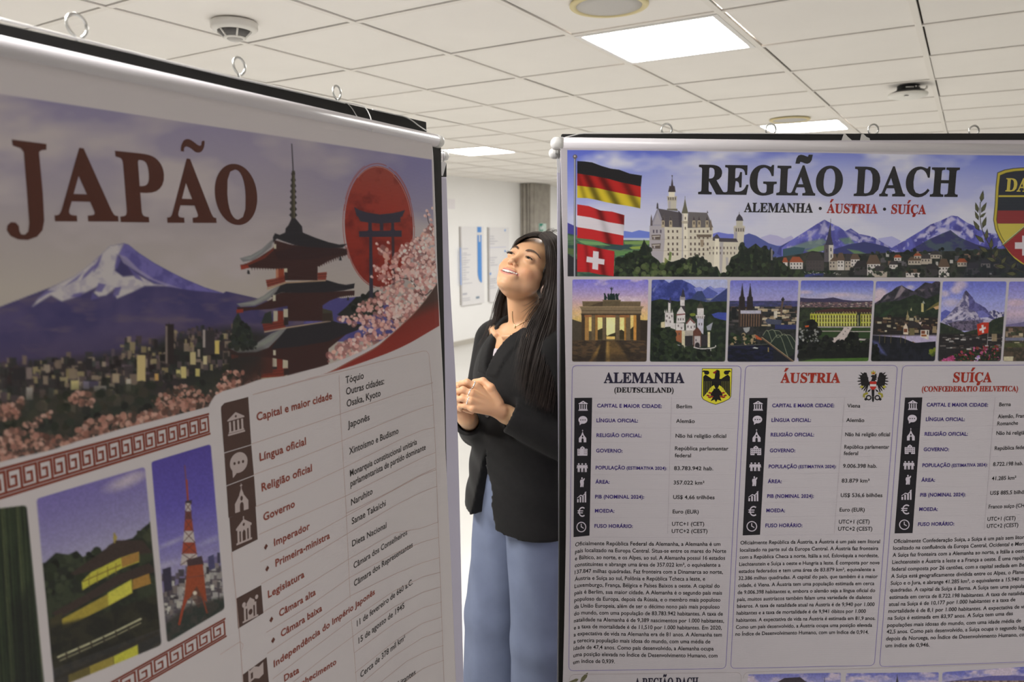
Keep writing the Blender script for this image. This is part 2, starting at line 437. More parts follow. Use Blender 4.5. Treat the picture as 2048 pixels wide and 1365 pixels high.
class Canvas:
    def __init__(s, sheet, pxpts, res, tf=(0, 0, 1)):
        s.s = sheet; uv = sheet.uv(Q(tf, pxpts)); s.u0, s.v0 = uv.min(0); s.u1, s.v1 = uv.max(0); s.res = res; s.tf = tf
        s.W = int((s.u1 - s.u0) / res) + 2; s.H = int((s.v1 - s.v0) / res) + 2
        u = s.u0 + res * np.arange(s.W); v = s.v1 - res * np.arange(s.H)
        s.UV = np.stack(np.meshgrid(u, v), -1).reshape(-1, 2)
        p = sheet.px(s.UV).reshape(s.H, s.W, 2); p = (p - np.array(tf[:2])) * tf[2]
        s.X, s.Y = p[..., 0], p[..., 1]
        s.cell = abs(np.median(np.diff(s.Y, axis=0))) ; s.im = np.zeros((s.H, s.W, 3)); s.keep = np.ones((s.H, s.W), bool)
    def box(s, x0, y0, x1, y1):
        m = (s.X >= x0) & (s.X <= x1) & (s.Y >= y0) & (s.Y <= y1)
        r = np.where(m.any(1))[0]; c = np.where(m.any(0))[0]
        if len(r) == 0 or len(c) == 0: return None
        return slice(max(r[0] - 2, 0), r[-1] + 3), slice(max(c[0] - 2, 0), c[-1] + 3)
    def ibox(s, x, y, r):
        # quick index box round a point (grid is a mild projective map)
        uv = s.s.uv(Q(s.tf, [(x, y)]))[0]; c = (uv[0] - s.u0) / s.res; q = (s.v1 - uv[1]) / s.res
        k = r / s.cell * 1.6 + 2; 
        a, b, e, f = int(q - k), int(q + k) + 2, int(c - k), int(c + k) + 2
        if b < 1 or f < 1 or a >= s.H or e >= s.W: return None
        return slice(max(a, 0), max(b, 0)), slice(max(e, 0), max(f, 0))
    def put(s, sl, a, col):
        X, Y = s.X[sl], s.Y[sl]
        c = col(X, Y) if callable(col) else np.asarray(col, float)
        s.im[sl] = s.im[sl] * (1 - a[..., None]) + c * a[..., None]
    def fill(s, col): s.put((slice(None), slice(None)), np.ones((s.H, s.W)), col)
    def mask(s, sl, p, soft):
        X, Y = s.X[sl], s.Y[sl]; ins = np.zeros(X.shape, bool); d2 = np.full(X.shape, 1e9)
        for (ax, ay), (bx, by) in zip(p, np.roll(p, -1, 0)):
            if ay != by:
                c = ((ay > Y) != (by > Y)) & (X < (bx - ax) * (Y - ay) / (by - ay) + ax); ins ^= c
            ex, ey = bx - ax, by - ay; L = ex * ex + ey * ey + 1e-9
            t = np.clip(((X - ax) * ex + (Y - ay) * ey) / L, 0, 1)
            d2 = np.minimum(d2, (X - ax - t * ex) ** 2 + (Y - ay - t * ey) ** 2)
        d = np.sqrt(d2) * np.where(ins, 1, -1)
        return np.clip(d / soft + .5, 0, 1)
    def poly(s, pts, col, a=1., soft=None):
        p = np.asarray(pts, float).reshape(-1, 2); soft = soft or s.cell * 1.1
        sl = s.box(p[:, 0].min() - soft, p[:, 1].min() - soft, p[:, 0].max() + soft, p[:, 1].max() + soft)
        if sl is not None: s.put(sl, s.mask(sl, p, soft) * a, col)
    def rect(s, x0, y0, x1, y1, col, a=1., soft=None): s.poly([(x0, y0), (x1, y0), (x1, y1), (x0, y1)], col, a, soft)
    def ell(s, x, y, rx, ry, col, a=1., soft=None, rot=0):
        sl = s.ibox(x, y, max(rx, ry) + (soft or 0))
        if sl is None: return
        X, Y = s.X[sl] - x, s.Y[sl] - y; c, q = math.cos(rot), math.sin(rot)
        r = np.sqrt(((X * c + Y * q) / rx) ** 2 + ((-X * q + Y * c) / ry) ** 2)
        s.put(sl, np.clip((1 - r) * min(rx, ry) / (soft or s.cell * 1.1) + .5, 0, 1) * a, col)
    def line(s, pts, w, col, a=1.):
        p = np.asarray(pts, float).reshape(-1, 2)
        sl = s.box(p[:, 0].min() - w, p[:, 1].min() - w, p[:, 0].max() + w, p[:, 1].max() + w)
        if sl is None: return
        X, Y = s.X[sl], s.Y[sl]; d2 = np.full(X.shape, 1e9)
        for (ax, ay), (bx, by) in zip(p[:-1], p[1:]):
            ex, ey = bx - ax, by - ay; t = np.clip(((X - ax) * ex + (Y - ay) * ey) / (ex * ex + ey * ey + 1e-9), 0, 1)
            d2 = np.minimum(d2, (X - ax - t * ex) ** 2 + (Y - ay - t * ey) ** 2)
        s.put(sl, np.clip((w / 2 - np.sqrt(d2)) / s.cell + .5, 0, 1) * a, col)
    def scatter(s, n, region, rfun, cols, seed, a=1., asp=1.):
        """n small blobs inside polygon region"""
        R = np.random.RandomState(seed); p = np.asarray(region, float); lo, hi = p.min(0), p.max(0); k = 0; tries = 0
        while k < n and tries < n * 8:
            tries += 1; x, y = lo + R.rand(2) * (hi - lo); ins = False
            for (ax, ay), (bx, by) in zip(p, np.roll(p, -1, 0)):
                if (ay > y) != (by > y) and x < (bx - ax) * (y - ay) / (by - ay) + ax: ins = not ins
            if not ins: continue
            r = rfun * (.5 + R.rand()); c = np.asarray(cols[R.randint(len(cols))], float) + R.randn() * 6
            s.ell(x, y, r, r * asp * (.7 + .6 * R.rand()), c, a, rot=R.rand() * 3); k += 1
    def blocks(s, n, x0, y0, x1, y1, w, h, cols, seed, slope=0.):
        R = np.random.RandomState(seed); ys = np.sort(R.rand(n))
        for t in ys:
            x = x0 + R.rand() * (x1 - x0); y = y0 + t * (y1 - y0) + slope * (x - x0); k = .5 + R.rand() * .9; q = .4 + R.rand() * 1.1
            s.rect(x, y - h * q, x + w * k, y, np.asarray(cols[R.randint(len(cols))], float) + R.randn() * 8, .9)
    def noise(s, amp, sc_, seed): s.im *= (1 + amp * (2 * fbm(s.X, s.Y, sc_, seed)[..., None] - 1))
    def rounded(s, c4, r, white):
        """paper colour outside the rounded quad"""
        s.outside(rquad(c4, r), white)
    def outside(s, pts, white):
        m = s.mask((slice(None), slice(None)), np.asarray(pts, float), s.cell * 1.1)
        s.im = s.im * m[..., None] + np.asarray(white, float) * (1 - m[..., None]); s.keep &= m > 0
    def build(s, name, parent, layer=1):
        C = s.s.col(s.im.reshape(-1, 3)); V = s.s.P(s.UV, layer * EPS)
        i = np.arange(s.H * s.W).reshape(s.H, s.W)
        k = s.keep; kk = (k[:-1, :-1] | k[1:, :-1] | k[:-1, 1:] | k[1:, 1:]).ravel()
        F = np.stack([i[:-1, :-1], i[1:, :-1], i[1:, 1:], i[:-1, 1:]], -1).reshape(-1, 4)[kk]
        used = np.zeros(len(V), bool); used[F.ravel()] = True; idx = np.cumsum(used) - 1
        return color_mesh(name, V[used], idx[F], C[used], parent)
def rquad(c4, r, n=5):
    """quad corners TL TR BR BL -> rounded outline"""
    c = np.asarray(c4, float); out = []
    for i in range(4):
        p, a, b = c[i], c[i - 1], c[(i + 1) % 4]
        ea = (a - p) / np.linalg.norm(a - p) * r; eb = (b - p) / np.linalg.norm(b - p) * r
        for t in np.linspace(0, 1, n): out.append((1 - t) ** 2 * (p + ea) + 2 * t * (1 - t) * p + t * t * (p + eb))
    return np.array(out)
def vgrad(stops):
    ys = [q[0] for q in stops]; cs = np.array([q[1] for q in stops], float)
    return lambda X, Y: np.stack([np.interp(Y, ys, cs[:, k]) for k in range(3)], -1)
def mixn(f, c2, sc_, seed, lo, hi, sy=1., x2=None):
    def g(X, Y):
        base = f(X, Y) if callable(f) else np.broadcast_to(np.asarray(f, float), X.shape + (3,))
        n = np.clip((fbm(X, Y * sy, sc_, seed) - lo) / (hi - lo), 0, 1)[..., None]
        return base * (1 - n) + np.asarray(c2, float) * n
    return g

# ------------------------------------------------------------------ vector print: lettering, rules, icons
GL = {}
def glyphs(chars):
    """outline of every needed character, once; fonts: s regular, b bold, f serif bold"""
    jobs = []
    for fnt, ch in sorted(chars):
        body = ch
        if fnt == 'f' and 'A' <= ch <= 'Z': body = chr(0x1D400 + ord(ch) - 65)
        for kind, txt in (('m', body), ('a', '|' + body + '|')):
            c = bpy.data.curves.new('glyph', 'FONT'); c.body = txt; c.size = 1; c.resolution_u = 3
            if kind == 'm': c.offset = {'s': .0125, 'b': .025, 'f': .016}[fnt]
            o = bpy.data.objects.new('glyph', c); COL.objects.link(o); jobs.append((fnt, ch, kind, o, c))
    c = bpy.data.curves.new('glyph', 'FONT'); c.body = '||'; c.size = 1
    o = bpy.data.objects.new('glyph', c); COL.objects.link(o); jobs.append(('', '||', 'a', o, c))
    bpy.context.view_layer.update(); dg = bpy.context.evaluated_depsgraph_get(); w = {}
    for fnt, ch, kind, o, c in jobs:
        e = o.evaluated_get(dg)
        if kind == 'm':
            me = e.to_mesh(); v = np.array([q.co[:2] for q in me.vertices]).reshape(-1, 2); f = [tuple(p.vertices) for p in me.polygons]; e.to_mesh_clear(); GL[fnt, ch] = [v, f, 0.]
        else:
            bb = np.array([tuple(q) for q in e.bound_box]); w[fnt, ch] = bb[:, 0].max() - bb[:, 0].min()
    base = w['', '||']
    for (fnt, ch) in list(GL): GL[fnt, ch][2] = w[fnt, ch] - base + (.028 if fnt == 'b' else .008 if fnt == 's' else 0)
    for *_, o, c in jobs: bpy.data.objects.remove(o); bpy.data.curves.remove(c)
ACC = {'Ã': ('A', '˜'), 'Á': ('A', '´'), 'Í': ('I', '´'), 'Ç': ('C', '¸'), 'Œ': ('O', 'E')}
def compose(text, fnt):
    """-> verts (n,2), faces, advance"""
    V, F, n, x = [], [], 0, 0.
    def put(ch, f, dx, dy, sx, sy):
        nonlocal n
        v, fc, _ = GL[f, ch]
        if len(v): V.append(v * np.array([sx, sy]) + np.array([dx, dy])); F.extend([tuple(i + n for i in q) for q in fc]); n += len(v)
    for ch in text:
        if fnt == 'f' and ch in ACC:
            b, a = ACC[ch]; adv = GL['f', b][2]; put(b, 'f', x, 0, 1, 1)
            if a == 'E': put('E', 'f', x + adv * .62, 0, .8, 1); adv *= 1.25
            else:
                va = GL['b', a][0]; bb = GL['f', b][0]; H = GL['f', 'H'][0][:, 1].max()
                k = 1.3 if a == '˜' else 1.35; cxb = (bb[:, 0].min() + bb[:, 0].max()) / 2 + (.04 if a == '´' else 0); cxa = (va[:, 0].min() + va[:, 0].max()) / 2 * k
                put(a, 'b', x + cxb - cxa, (H * (1.075 if a == '˜' else 1.11) - va[:, 1].min() * k) if a != '¸' else .02, k, k)
            x += adv
        else: put(ch, fnt, x, 0, 1, 1); x += GL[fnt, ch][2]
    return (np.vstack(V) if V else np.zeros((0, 2))), F, x
class Print:
    """a stack of printed marks on one sheet, gathered per part name"""
    def __init__(s, sheet): s.s = sheet; s.parts = {}; s.q = []; s.chars = set()
    def _add(s, part, uv, F, col, layer):
        P = s.parts.setdefault(part, [[], [], [], 0])
        P[0].append(s.s.P(uv, layer * EPS)); P[1].extend([tuple(i + P[3] for i in f) for f in F]); P[2].append(np.tile(s.s.col(col), (len(uv), 1))); P[3] += len(uv)
    def poly(s, part, pts, col, layer=2, tf=(0, 0, 1)):
        uv = s.s.uv(Q(tf, pts)); s._add(part, uv, [tuple(range(len(uv)))], col, layer)
    def grid(s, part, c4, col, nx=4, ny=24, layer=2, tf=(0, 0, 1)):
        q = Q(tf, c4); P = []
        for j in np.linspace(0, 1, ny + 1):
            a = q[0] + (q[3] - q[0]) * j; b = q[1] + (q[2] - q[1]) * j; P += [a + (b - a) * i for i in np.linspace(0, 1, nx + 1)]
        w = nx + 1; s._add(part, s.s.uv(P), [(j * w + i, (j + 1) * w + i, (j + 1) * w + i + 1, j * w + i + 1) for j in range(ny) for i in range(nx)], col, layer)
    def line(s, part, pts, w, col, layer=3, tf=(0, 0, 1), closed=False, m=None):
        p = Q(tf, pts)
        if closed: p = np.vstack([p, p[:1]])
        q = [p[0]]
        for a, b in zip(p[:-1], p[1:]):
            k = max(1, int(np.linalg.norm(b - a) / 45)); q += [a + (b - a) * t for t in np.arange(1, k + 1) / k]
        uv = s.s.uv(q); d = np.gradient(uv, axis=0)
        if closed: d[0] = d[-1] = uv[1] - uv[-2]
        d /= np.linalg.norm(d, axis=1)[:, None] + 1e-12; nn = np.stack([-d[:, 1], d[:, 0]], 1)
        e = .5 * (m if m else w / tf[2] * 1.02e-3)
        n = len(uv); V = np.vstack([uv + nn * e, uv - nn * e])
        s._add(part, V, [(i, i + n, i + n + 1, i + 1) for i in range(n - 1)], col, layer)
    def text(s, part, txt, base, cap, col, fnt='s', extra='', tf=(0, 0, 1), layer=4, ref=None):
        s.q.append((part, txt, Q(tf, base), cap / tf[2], col, fnt, extra, layer))
        for ch in txt + extra + 'H':
            if fnt == 'f' and ch in ACC:
                b, a = ACC[ch]; s.chars.add(('f', b)); s.chars.add(('f' if a == 'E' else 'b', a))
            else: s.chars.add((fnt, ch))
    def flush(s, parent):
        for part, txt, base, cap, col, fnt, extra, layer in s.q:
            V, F, _ = compose(txt + extra, fnt); adv = compose(txt, fnt)[2]; v0 = GL[fnt, txt[0]][0] if (fnt, txt[0]) in GL else V
            if not len(V): continue
            x0 = V[:, 0].min(); H = GL[fnt, 'H'][0][:, 1].max()
            w = compose(txt, fnt)[0][:, 0].max() - x0
            uv = s.s.uv(base); cum = np.concatenate([[0], np.cumsum(np.linalg.norm(np.diff(uv, axis=0), axis=1))]); L = cum[-1]
            t = (V[:, 0] - x0) / w * L
            u = np.interp(t, cum, uv[:, 0]); v = np.interp(t, cum, uv[:, 1])
            over = np.clip(t - L, 0, None); d = (uv[-1] - uv[-2]) / (cum[-1] - cum[-2]); u += over * d[0]; v += over * d[1]
            hs = abs(np.diff(s.s.uv([base[0], base[0] - np.array([0, cap])])[:, 1])[0]) / H
            s._add(part, np.stack([u, v + V[:, 1] * hs], 1), F, col, layer)
        for part, (V, F, C, n) in s.parts.items(): color_mesh(part.split('#')[0], np.vstack(V), F, np.vstack(C), parent)
    def icon(s, part, shapes, cx, cy, sx, sy, col, layer=3, shear=(0., 0.), hole=None):
        """shapes: polygons in unit square (y up), placed at px centre with px size; shear = px slope of the horizontals, lean of verticals"""
        for sh in shapes:
            c2 = col; L = layer
            if isinstance(sh, tuple) and len(sh) == 2 and isinstance(sh[0], str): c2 = hole; sh = sh[1]; L = layer + 1
            q = np.asarray(sh, float); x = cx + q[:, 0] * sx + q[:, 1] * shear[1]; y = cy - q[:, 1] * sy + q[:, 0] * sx * shear[0]
            s.poly(part, np.stack([x, y], 1), c2, L)
def circ(x, y, rx, ry=None, n=14, a0=0, a1=360):
    t = np.radians(np.linspace(a0, a1, n, endpoint=a1 - a0 < 360)); return [(x + rx * math.cos(q), y + (ry or rx) * math.sin(q)) for q in t]
def rc(x0, y0, x1, y1): return [(x0, y0), (x1, y0), (x1, y1), (x0, y1)]
H_ = lambda p: ('hole', p)
IC = {
 'temple': [[(-.5, .22), (0, .5), (.5, .22), (.5, .17), (-.5, .17)]] + [rc(x - .055, -.33, x + .055, .12) for x in (-.36, -.12, .12, .36)] + [rc(-.45, -.4, .45, -.33), rc(-.5, -.5, .5, -.42), H_(circ(0, .31, .06))],
 'speech': [circ(0, .08, .5, .42, 22), [(-.38, -.1), (-.1, -.3), (-.36, -.5)]] + [H_(circ(x, .08, .065)) for x in (-.24, 0, .24)],
 'church': [rc(-.02, .3, .02, .5), rc(-.08, .41, .08, .445), [(-.14, .12), (0, .33), (.14, .12), (.14, .0), (-.14, .0)], [(-.45, -.5), (-.45, -.18), (-.15, .08), (.15, .08), (.45, -.18), (.45, -.5)], H_(circ(0, -.04, .09)), H_([(-.13, -.5), (-.13, -.3)] + circ(0, -.3, .13, .13, 7, 180, 0) + [(.13, -.5)])],
 'block': [rc(-.5, -.5, .5, .22), [(-.22, .22), (-.22, .34), (0, .5), (.22, .34), (.22, .22)]] + [H_(rc(x - .045, y - .045, x + .045, y + .045)) for x in (-.36, -.18, 0, .18, .36) for y in (.1, -.1, -.3)] + [H_(circ(0, .3, .05)), H_([(-.12, -.5), (-.12, -.36), (0, -.28), (.12, -.36), (.12, -.5)])],
 'people': sum([[circ(x, .4, .085), [(x - .16, .28), (x + .16, .28), (x + .2, -.08), (x + .13, -.08), (x + .1, .12), (x + .1, -.5), (x + .02, -.5), (x, -.12), (x - .02, -.5), (x - .1, -.5), (x - .1, .12), (x - .13, -.08), (x - .2, -.08)]] for x in (-.34, 0, .34)], []),
 'figure': [circ(-.02, .4, .11), [(-.25, .25), (.15, .28), (.3, .42), (.42, .36), (.34, .2), (.24, .14), (.26, -.12), (.2, -.5), (.04, -.5), (0, -.28), (-.06, -.5), (-.3, -.5), (-.26, -.2), (-.34, .06)]],
 'chart': [rc(-.5, -.5, -.34, -.2), rc(-.22, -.5, -.06, .0), rc(.06, -.5, .22, .08), rc(.32, -.5, .48, .3), [(-.5, -.08), (-.12, .2), (.1, .12), (.36, .36), (.3, .42), (.5, .5), (.46, .28), (.4, .33), (.12, .03), (-.12, .1), (-.5, -.15)]],
}
def ring(x, y, ro, ri, n=26):
    a = circ(x, y, ro, ro, n); b = circ(x, y, ri, ri, n); return [[a[i], a[(i + 1) % n], b[(i + 1) % n], b[i]] for i in range(n)]
IC['clock'] = ring(0, 0, .5, .41) + [rc(-.05, -.02, .03, .3), [(-.05, .0), (.22, -.16), (.25, -.09), (.03, .06)]]
def arc(x, y, ro, ri, a0, a1, n=16):
    a = circ(x, y, ro, ro, n, a0, a1); b = circ(x, y, ri, ri, n, a0, a1); return [[a[i], a[i + 1], b[i + 1], b[i]] for i in range(n - 1)]
IC['euro'] = arc(.12, 0, .5, .37, 52, 308, 20) + [rc(-.5, .05, .22, .15), rc(-.5, -.15, .18, -.05)]
IC['parliament'] = [[(-.5, .2), (0, .5), (.5, .2), (.5, .12), (-.5, .12)], rc(-.03, .45, .03, .62), rc(-.42, -.42, .42, .12), rc(-.5, -.5, .5, -.42), H_(rc(-.3, -.42, -.2, .04)), H_(rc(.2, -.42, .3, .04)), H_([(-.1, -.42), (-.1, -.05), (0, .06), (.1, -.05), (.1, -.42)]), H_(circ(0, .27, .07))]
IC['palace'] = [[(-.22, .3), (.02, .5), (.3, .3), (.3, .2), (-.22, .2)], rc(-.4, -.42, .4, .2), rc(-.5, -.5, .5, -.42), circ(-.38, .3, .12), circ(.44, .38, .1), H_(rc(-.28, -.42, -.18, .08)), H_(circ(.02, -.15, .13)), H_(rc(.2, -.42, .3, .08))]
IC['flag'] = [rc(-.5, -.5, -.42, .5), [(-.42, .42), (-.1, .5), (.2, .38), (.5, .46), (.5, -.02), (.2, -.1), (-.1, .02), (-.42, -.06)], H_([(-.34, .3), (-.2, .32), (-.2, .08), (-.34, .05)])]
NC = iter(range(999))
def uq(n): return n + '#%d' % next(NC)
# ------------------------------------------------------------------ the two display boards with their hanging banners
M_board = mat('black_board', (.012, .0115, .011), .75, noise=.15, nscale=60)
M_rail = mat('white_rail', (.66, .63, .66), .34)
M_cap = mat('white_cap', (.82, .815, .80), .35)
M_steel = mat('zinc_steel', (.62, .62, .60), .28, metal=1.)
M_cord = mat('white_cord', (.78, .77, .76), .5)
M_back = mat('banner_reverse', (.60, .575, .70), .55, bump=.2, bscale=900)
M_flap = mat('white_tie', (.80, .79, .82), .5)
M_foot = mat('board_foot', (.05, .05, .05), .5)
def board(S, edge_px, side, width, label, hooks, rear_px, rear_drop):
    """black display board standing behind the sheet; side=+1: the given edge is its left end"""
    E0 = S.plane(edge_px, -.032); top = E0[2]
    o = empty('display_board', (E0[0] + side * S.U[0] * width / 2, E0[1] + side * S.U[1] * width / 2, 0), label, 'display board')
    ax = np.array([S.U, S.N, ZZ])
    c = E0 + side * S.U * width / 2 - S.N * .010; c[2] = (top + .03) / 2
    MB().box(c, (width / 2, .010, (top - .03) / 2), ax).build('panel', M_board, o, bevel=.0015)
    R0 = S.plane(rear_px, -.056); rt_ = top - rear_drop
    c = R0 + side * S.U * width / 2; c[2] = (rt_ + .03) / 2
    MB().box(c, (width / 2, .006, (rt_ - .03) / 2), ax).build('rear_panel', M_board, o)
    for k in (.2, .8):
        c = E0 + side * S.U * width * k - S.N * .02; c[2] = .016
        MB().box(c, (.03, .22, .016), ax).build('foot', M_foot, o, bevel=.004)
    for hp in hooks:
        P = S.plane(hp[:2], -.042); rr = hp[2]; b = MB()
        t = np.radians(np.linspace(-62, 242, 30))
        pts = [P + rr * (math.cos(q) * S.U + math.sin(q) * ZZ) + S.N * .004 * (q / 4) for q in t]
        pts += [P - ZZ * (rr * 1.25), np.array([P[0], P[1], top - .012])]
        b.tube(pts, .0019, 8).build('eye_hook', M_steel, o, True)
    return o, top
def hanging(S, edge, far_u, vtop, vbot, side, label, rail_a, rail_b, mpaper, cap_len=.006, r=.0127, rear=False, off=0.0, name='banner', ext=1.1):
    """rail + sheet; edge = px trace of the visible side edge, far_u = u of the other edge"""
    A = S.plane(rail_a, off - .008); B = S.plane(rail_b, off - .008); B = A + (B - A) * ext
    o = empty(name, A, label, 'banner')
    d = (A - B) / np.linalg.norm(A - B)
    MB().tube([A, B], r, 28).build('rail', M_rail, o, True)
    for q, s in ((A, 1), (B, -1)):
        MB().lathe(q - d * s * .004, d * s, [(r * 1.03, -.012 if not rear else -.010), (r * 1.06, 0), (r * 1.03, .004), (r * .93, .0075), (r * .62, .0115), (r * .3, .0130), (0, .0135)], 28).build('end_cap', M_cap, o, True)
    uvE = S.uv(edge, off); vs = np.linspace(vtop, vbot, 90); ue = np.interp(-vs, -uvE[:, 1], uvE[:, 0])
    nu = 60; UV = []
    for v, u in zip(vs, ue):
        k = np.linspace(0, 1, nu) ** 1.6; UV += [(u + (far_u - u) * q, v) for q in k]
    V = S.P(np.array(UV), off); i = np.arange(len(UV)).reshape(90, nu)
    F = np.stack([i[:-1, :-1], i[1:, :-1], i[1:, 1:], i[:-1, 1:]], -1).reshape(-1, 4)
    if side < 0: F = F[:, ::-1]
    me = bpy.data.meshes.new('sheet'); me.from_pydata([tuple(map(float, p)) for p in V], [], [tuple(map(int, f)) for f in F]); me.update()
    sh = link('sheet', me, mpaper, o, True)
    m = sh.modifiers.new('thickness', 'SOLIDIFY'); m.thickness = .0006; m.offset = -1
    b0 = S.P([(ue[-1] + (far_u - ue[-1]) * k, vbot) for k in (0, 1)], off - .008)
    MB().tube(b0, r * .9, 20).build('bottom_rail', M_rail, o, True)
    return o, sh
# right: the board and banner seen almost square on
boardR, topR = board(SR, (1123.4, 268), 1, 1.19, 'black display board behind the banner with the three flags, on the right',
                     [(1333, 259.0, .0112), (1541, 259.5, .0112), (1746, 260.0, .0112), (1947, 262.5, .0112)], (1121, 420), .02)
edgeR = [(1118, 283), (1121, 300), (1123, 420), (1127.6, 550), (1131, 730), (1132.5, 900), (1132, 1070), (1129, 1230), (1125.6, 1365), (1120, 1600)]
banR, sheetR = hanging(SR, edgeR, 1.13, .018, -1.55, 1, 'hanging banner about three German-speaking countries, flags at its upper left, on the right', (1110, 287.3), (2048, 299.2), M_paperR, ext=1.17)
rearR, rsR = hanging(SR, [(1114, 316), (1114, 350), (1114.5, 480), (1114, 670), (1116.5, 900), (1117, 1100), (1114, 1365), (1112, 1500)], 1.12, -.015, -1.5, 1,
                     'rear banner of the right board, only its rail end and lavender edge showing', (1106, 307.2), (2048, 316), M_back, r=.0112, rear=True, off=-.085)
# left: the board and banner running towards the camera
boardL, topL = board(SL, (853, 244), -1, 1.16, 'black display board behind the large Japan banner, on the left',
                     [(152, 52, .0135), (477, 133, .0125), (672.5, 186, .0118)], (879, 390), .03)
edgeL = [(862, 280), (866, 300), (872, 450), (880, 640), (891, 900), (902, 1130), (912, 1365), (925, 1650)]
banL, sheetL = hanging(SL, edgeL, -1.03, .022, -1.55, -1, 'hanging banner titled JAPÃO with mountain and pagoda picture, on the left', (878, 283.2), (0, 96), M_paperL, ext=1.13)
rearL, rsL = hanging(SL, [(890, 316), (893, 352), (897, 480), (906, 670), (916, 880), (927, 1365), (932, 1600)], -1.0, -.03, -1.5, -1,
                     'rear banner of the left board, only its rail end and lavender edge showing', (889, 312.5), (0, 130), M_back, r=.0115, rear=True, off=-.085)
def flap(S, pts, off, parent, name='tie', m=None, th=.0012):
    P = [S.plane(p, off) for p in pts]; n = len(P); b = MB()
    b.add(P + [p - S.N * th for p in P], [tuple(range(n)), tuple(range(2 * n - 1, n - 1, -1))] + [(i, i + n, (i + 1) % n + n, (i + 1) % n) for i in range(n)])
    return b.build(name, m or M_flap, parent)
flap(SR, [(1113.5, 318), (1120, 318), (1120, 346), (1114.5, 345)], -.070, rearR)
flap(SL, [(884, 322), (893, 326), (886, 352), (874.5, 350)], -.060, rearL)
flap(SL, [(874, 322), (893, 326), (893, 354), (873, 354)], -.066, rearL, 'clip', M_board, .004)
b = MB(); c0 = SR.plane((1116.6, 307), -.070)
for dx, a0, a1 in ((-.0045, 296, 318), (.002, 296, 318)):
    p, q = SR.plane((1116 + dx * 900, a0), -.0752), SR.plane((1116 + dx * 900, a1), -.0752); b.tube([p, q], .0006, 6)
b.tube([SR.plane((1110.5, 307.5), -.0795), SR.plane((1119.5, 307.5), -.0745)], .0006, 6)
b.build('strap', M_smoked, rearR)
b = MB(); b.tube([SL.plane((886.5, 301), -.0745), SL.plane((887.5, 325), -.0745)], .0006, 6); b.build('strap', M_smoked, rearL)
# cords that hold the banners over the boards
def cord(S, pts, r, label, offs, grp='white cords tying the banners to the boards'):
    P = [S.plane(p, o_) for p, o_ in zip(pts, offs)]
    return tag(MB().tube(bez(P, 6), r, 8).build('cord', M_cord, None, True), label, 'cord', grp)
cord(SR, [(1131, 275), (1146, 271), (1160, 267.8), (1180, 266.6), (1215, 266.3), (1400, 266.8), (1560, 267.2), (1690, 268)], .0011,
     'white cord running along the top of the right board from the rail end', [-.004, -.012, -.026, -.031, -.0315, -.0315, -.0315, -.0315])
cord(SL, [(0, 38), (200, 89), (430, 146), (600, 185), (690, 206)], .0016, 'white cord lying along the top edge of the left board', [-.0315] * 5)
cord(SL, [(690, 205), (712, 209), (730, 215), (740, 232), (744, 250), (744.5, 264)], .0010, 'white cord looped down over the left rail near its right end', [-.031, -.028, -.02, -.012, -.002, .005])
cord(SL, [(694, 206), (704, 217), (712, 230), (721, 243), (728, 249)], .0006, 'thin loose white thread beside the looped cord on the left board', [-.0305, -.029, -.026, -.016, -.01])
cord(SL, [(745, 219), (785, 228), (808, 233), (822, 240), (838, 252), (854, 262.5)], .0013, 'white cord slanting from the top of the left board to its right rail end', [-.0305, -.0305, -.030, -.028, -.022, -.012])
M_tape = mat('torn_tape', (.66, .65, .62), .5)
for k, (pts, lb) in enumerate((([(1682.5, 283.5), (1686, 273), (1688, 268), (1690.5, 267.5), (1696, 274), (1703, 280), (1704.5, 283.5)], 'torn scrap of white tape on the right board, the left one of two'),
                  ([(1720, 283.5), (1723, 268.5), (1727, 268), (1733, 274), (1739, 276.5), (1741, 283.5)], 'torn scrap of white tape on the right board, the right one of two'))):
    o = flap(SR, pts, -.0295, None, 'tape_scrap', M_tape, .0010); tag(o, lb, 'tape', 'scraps of tape on the right board')
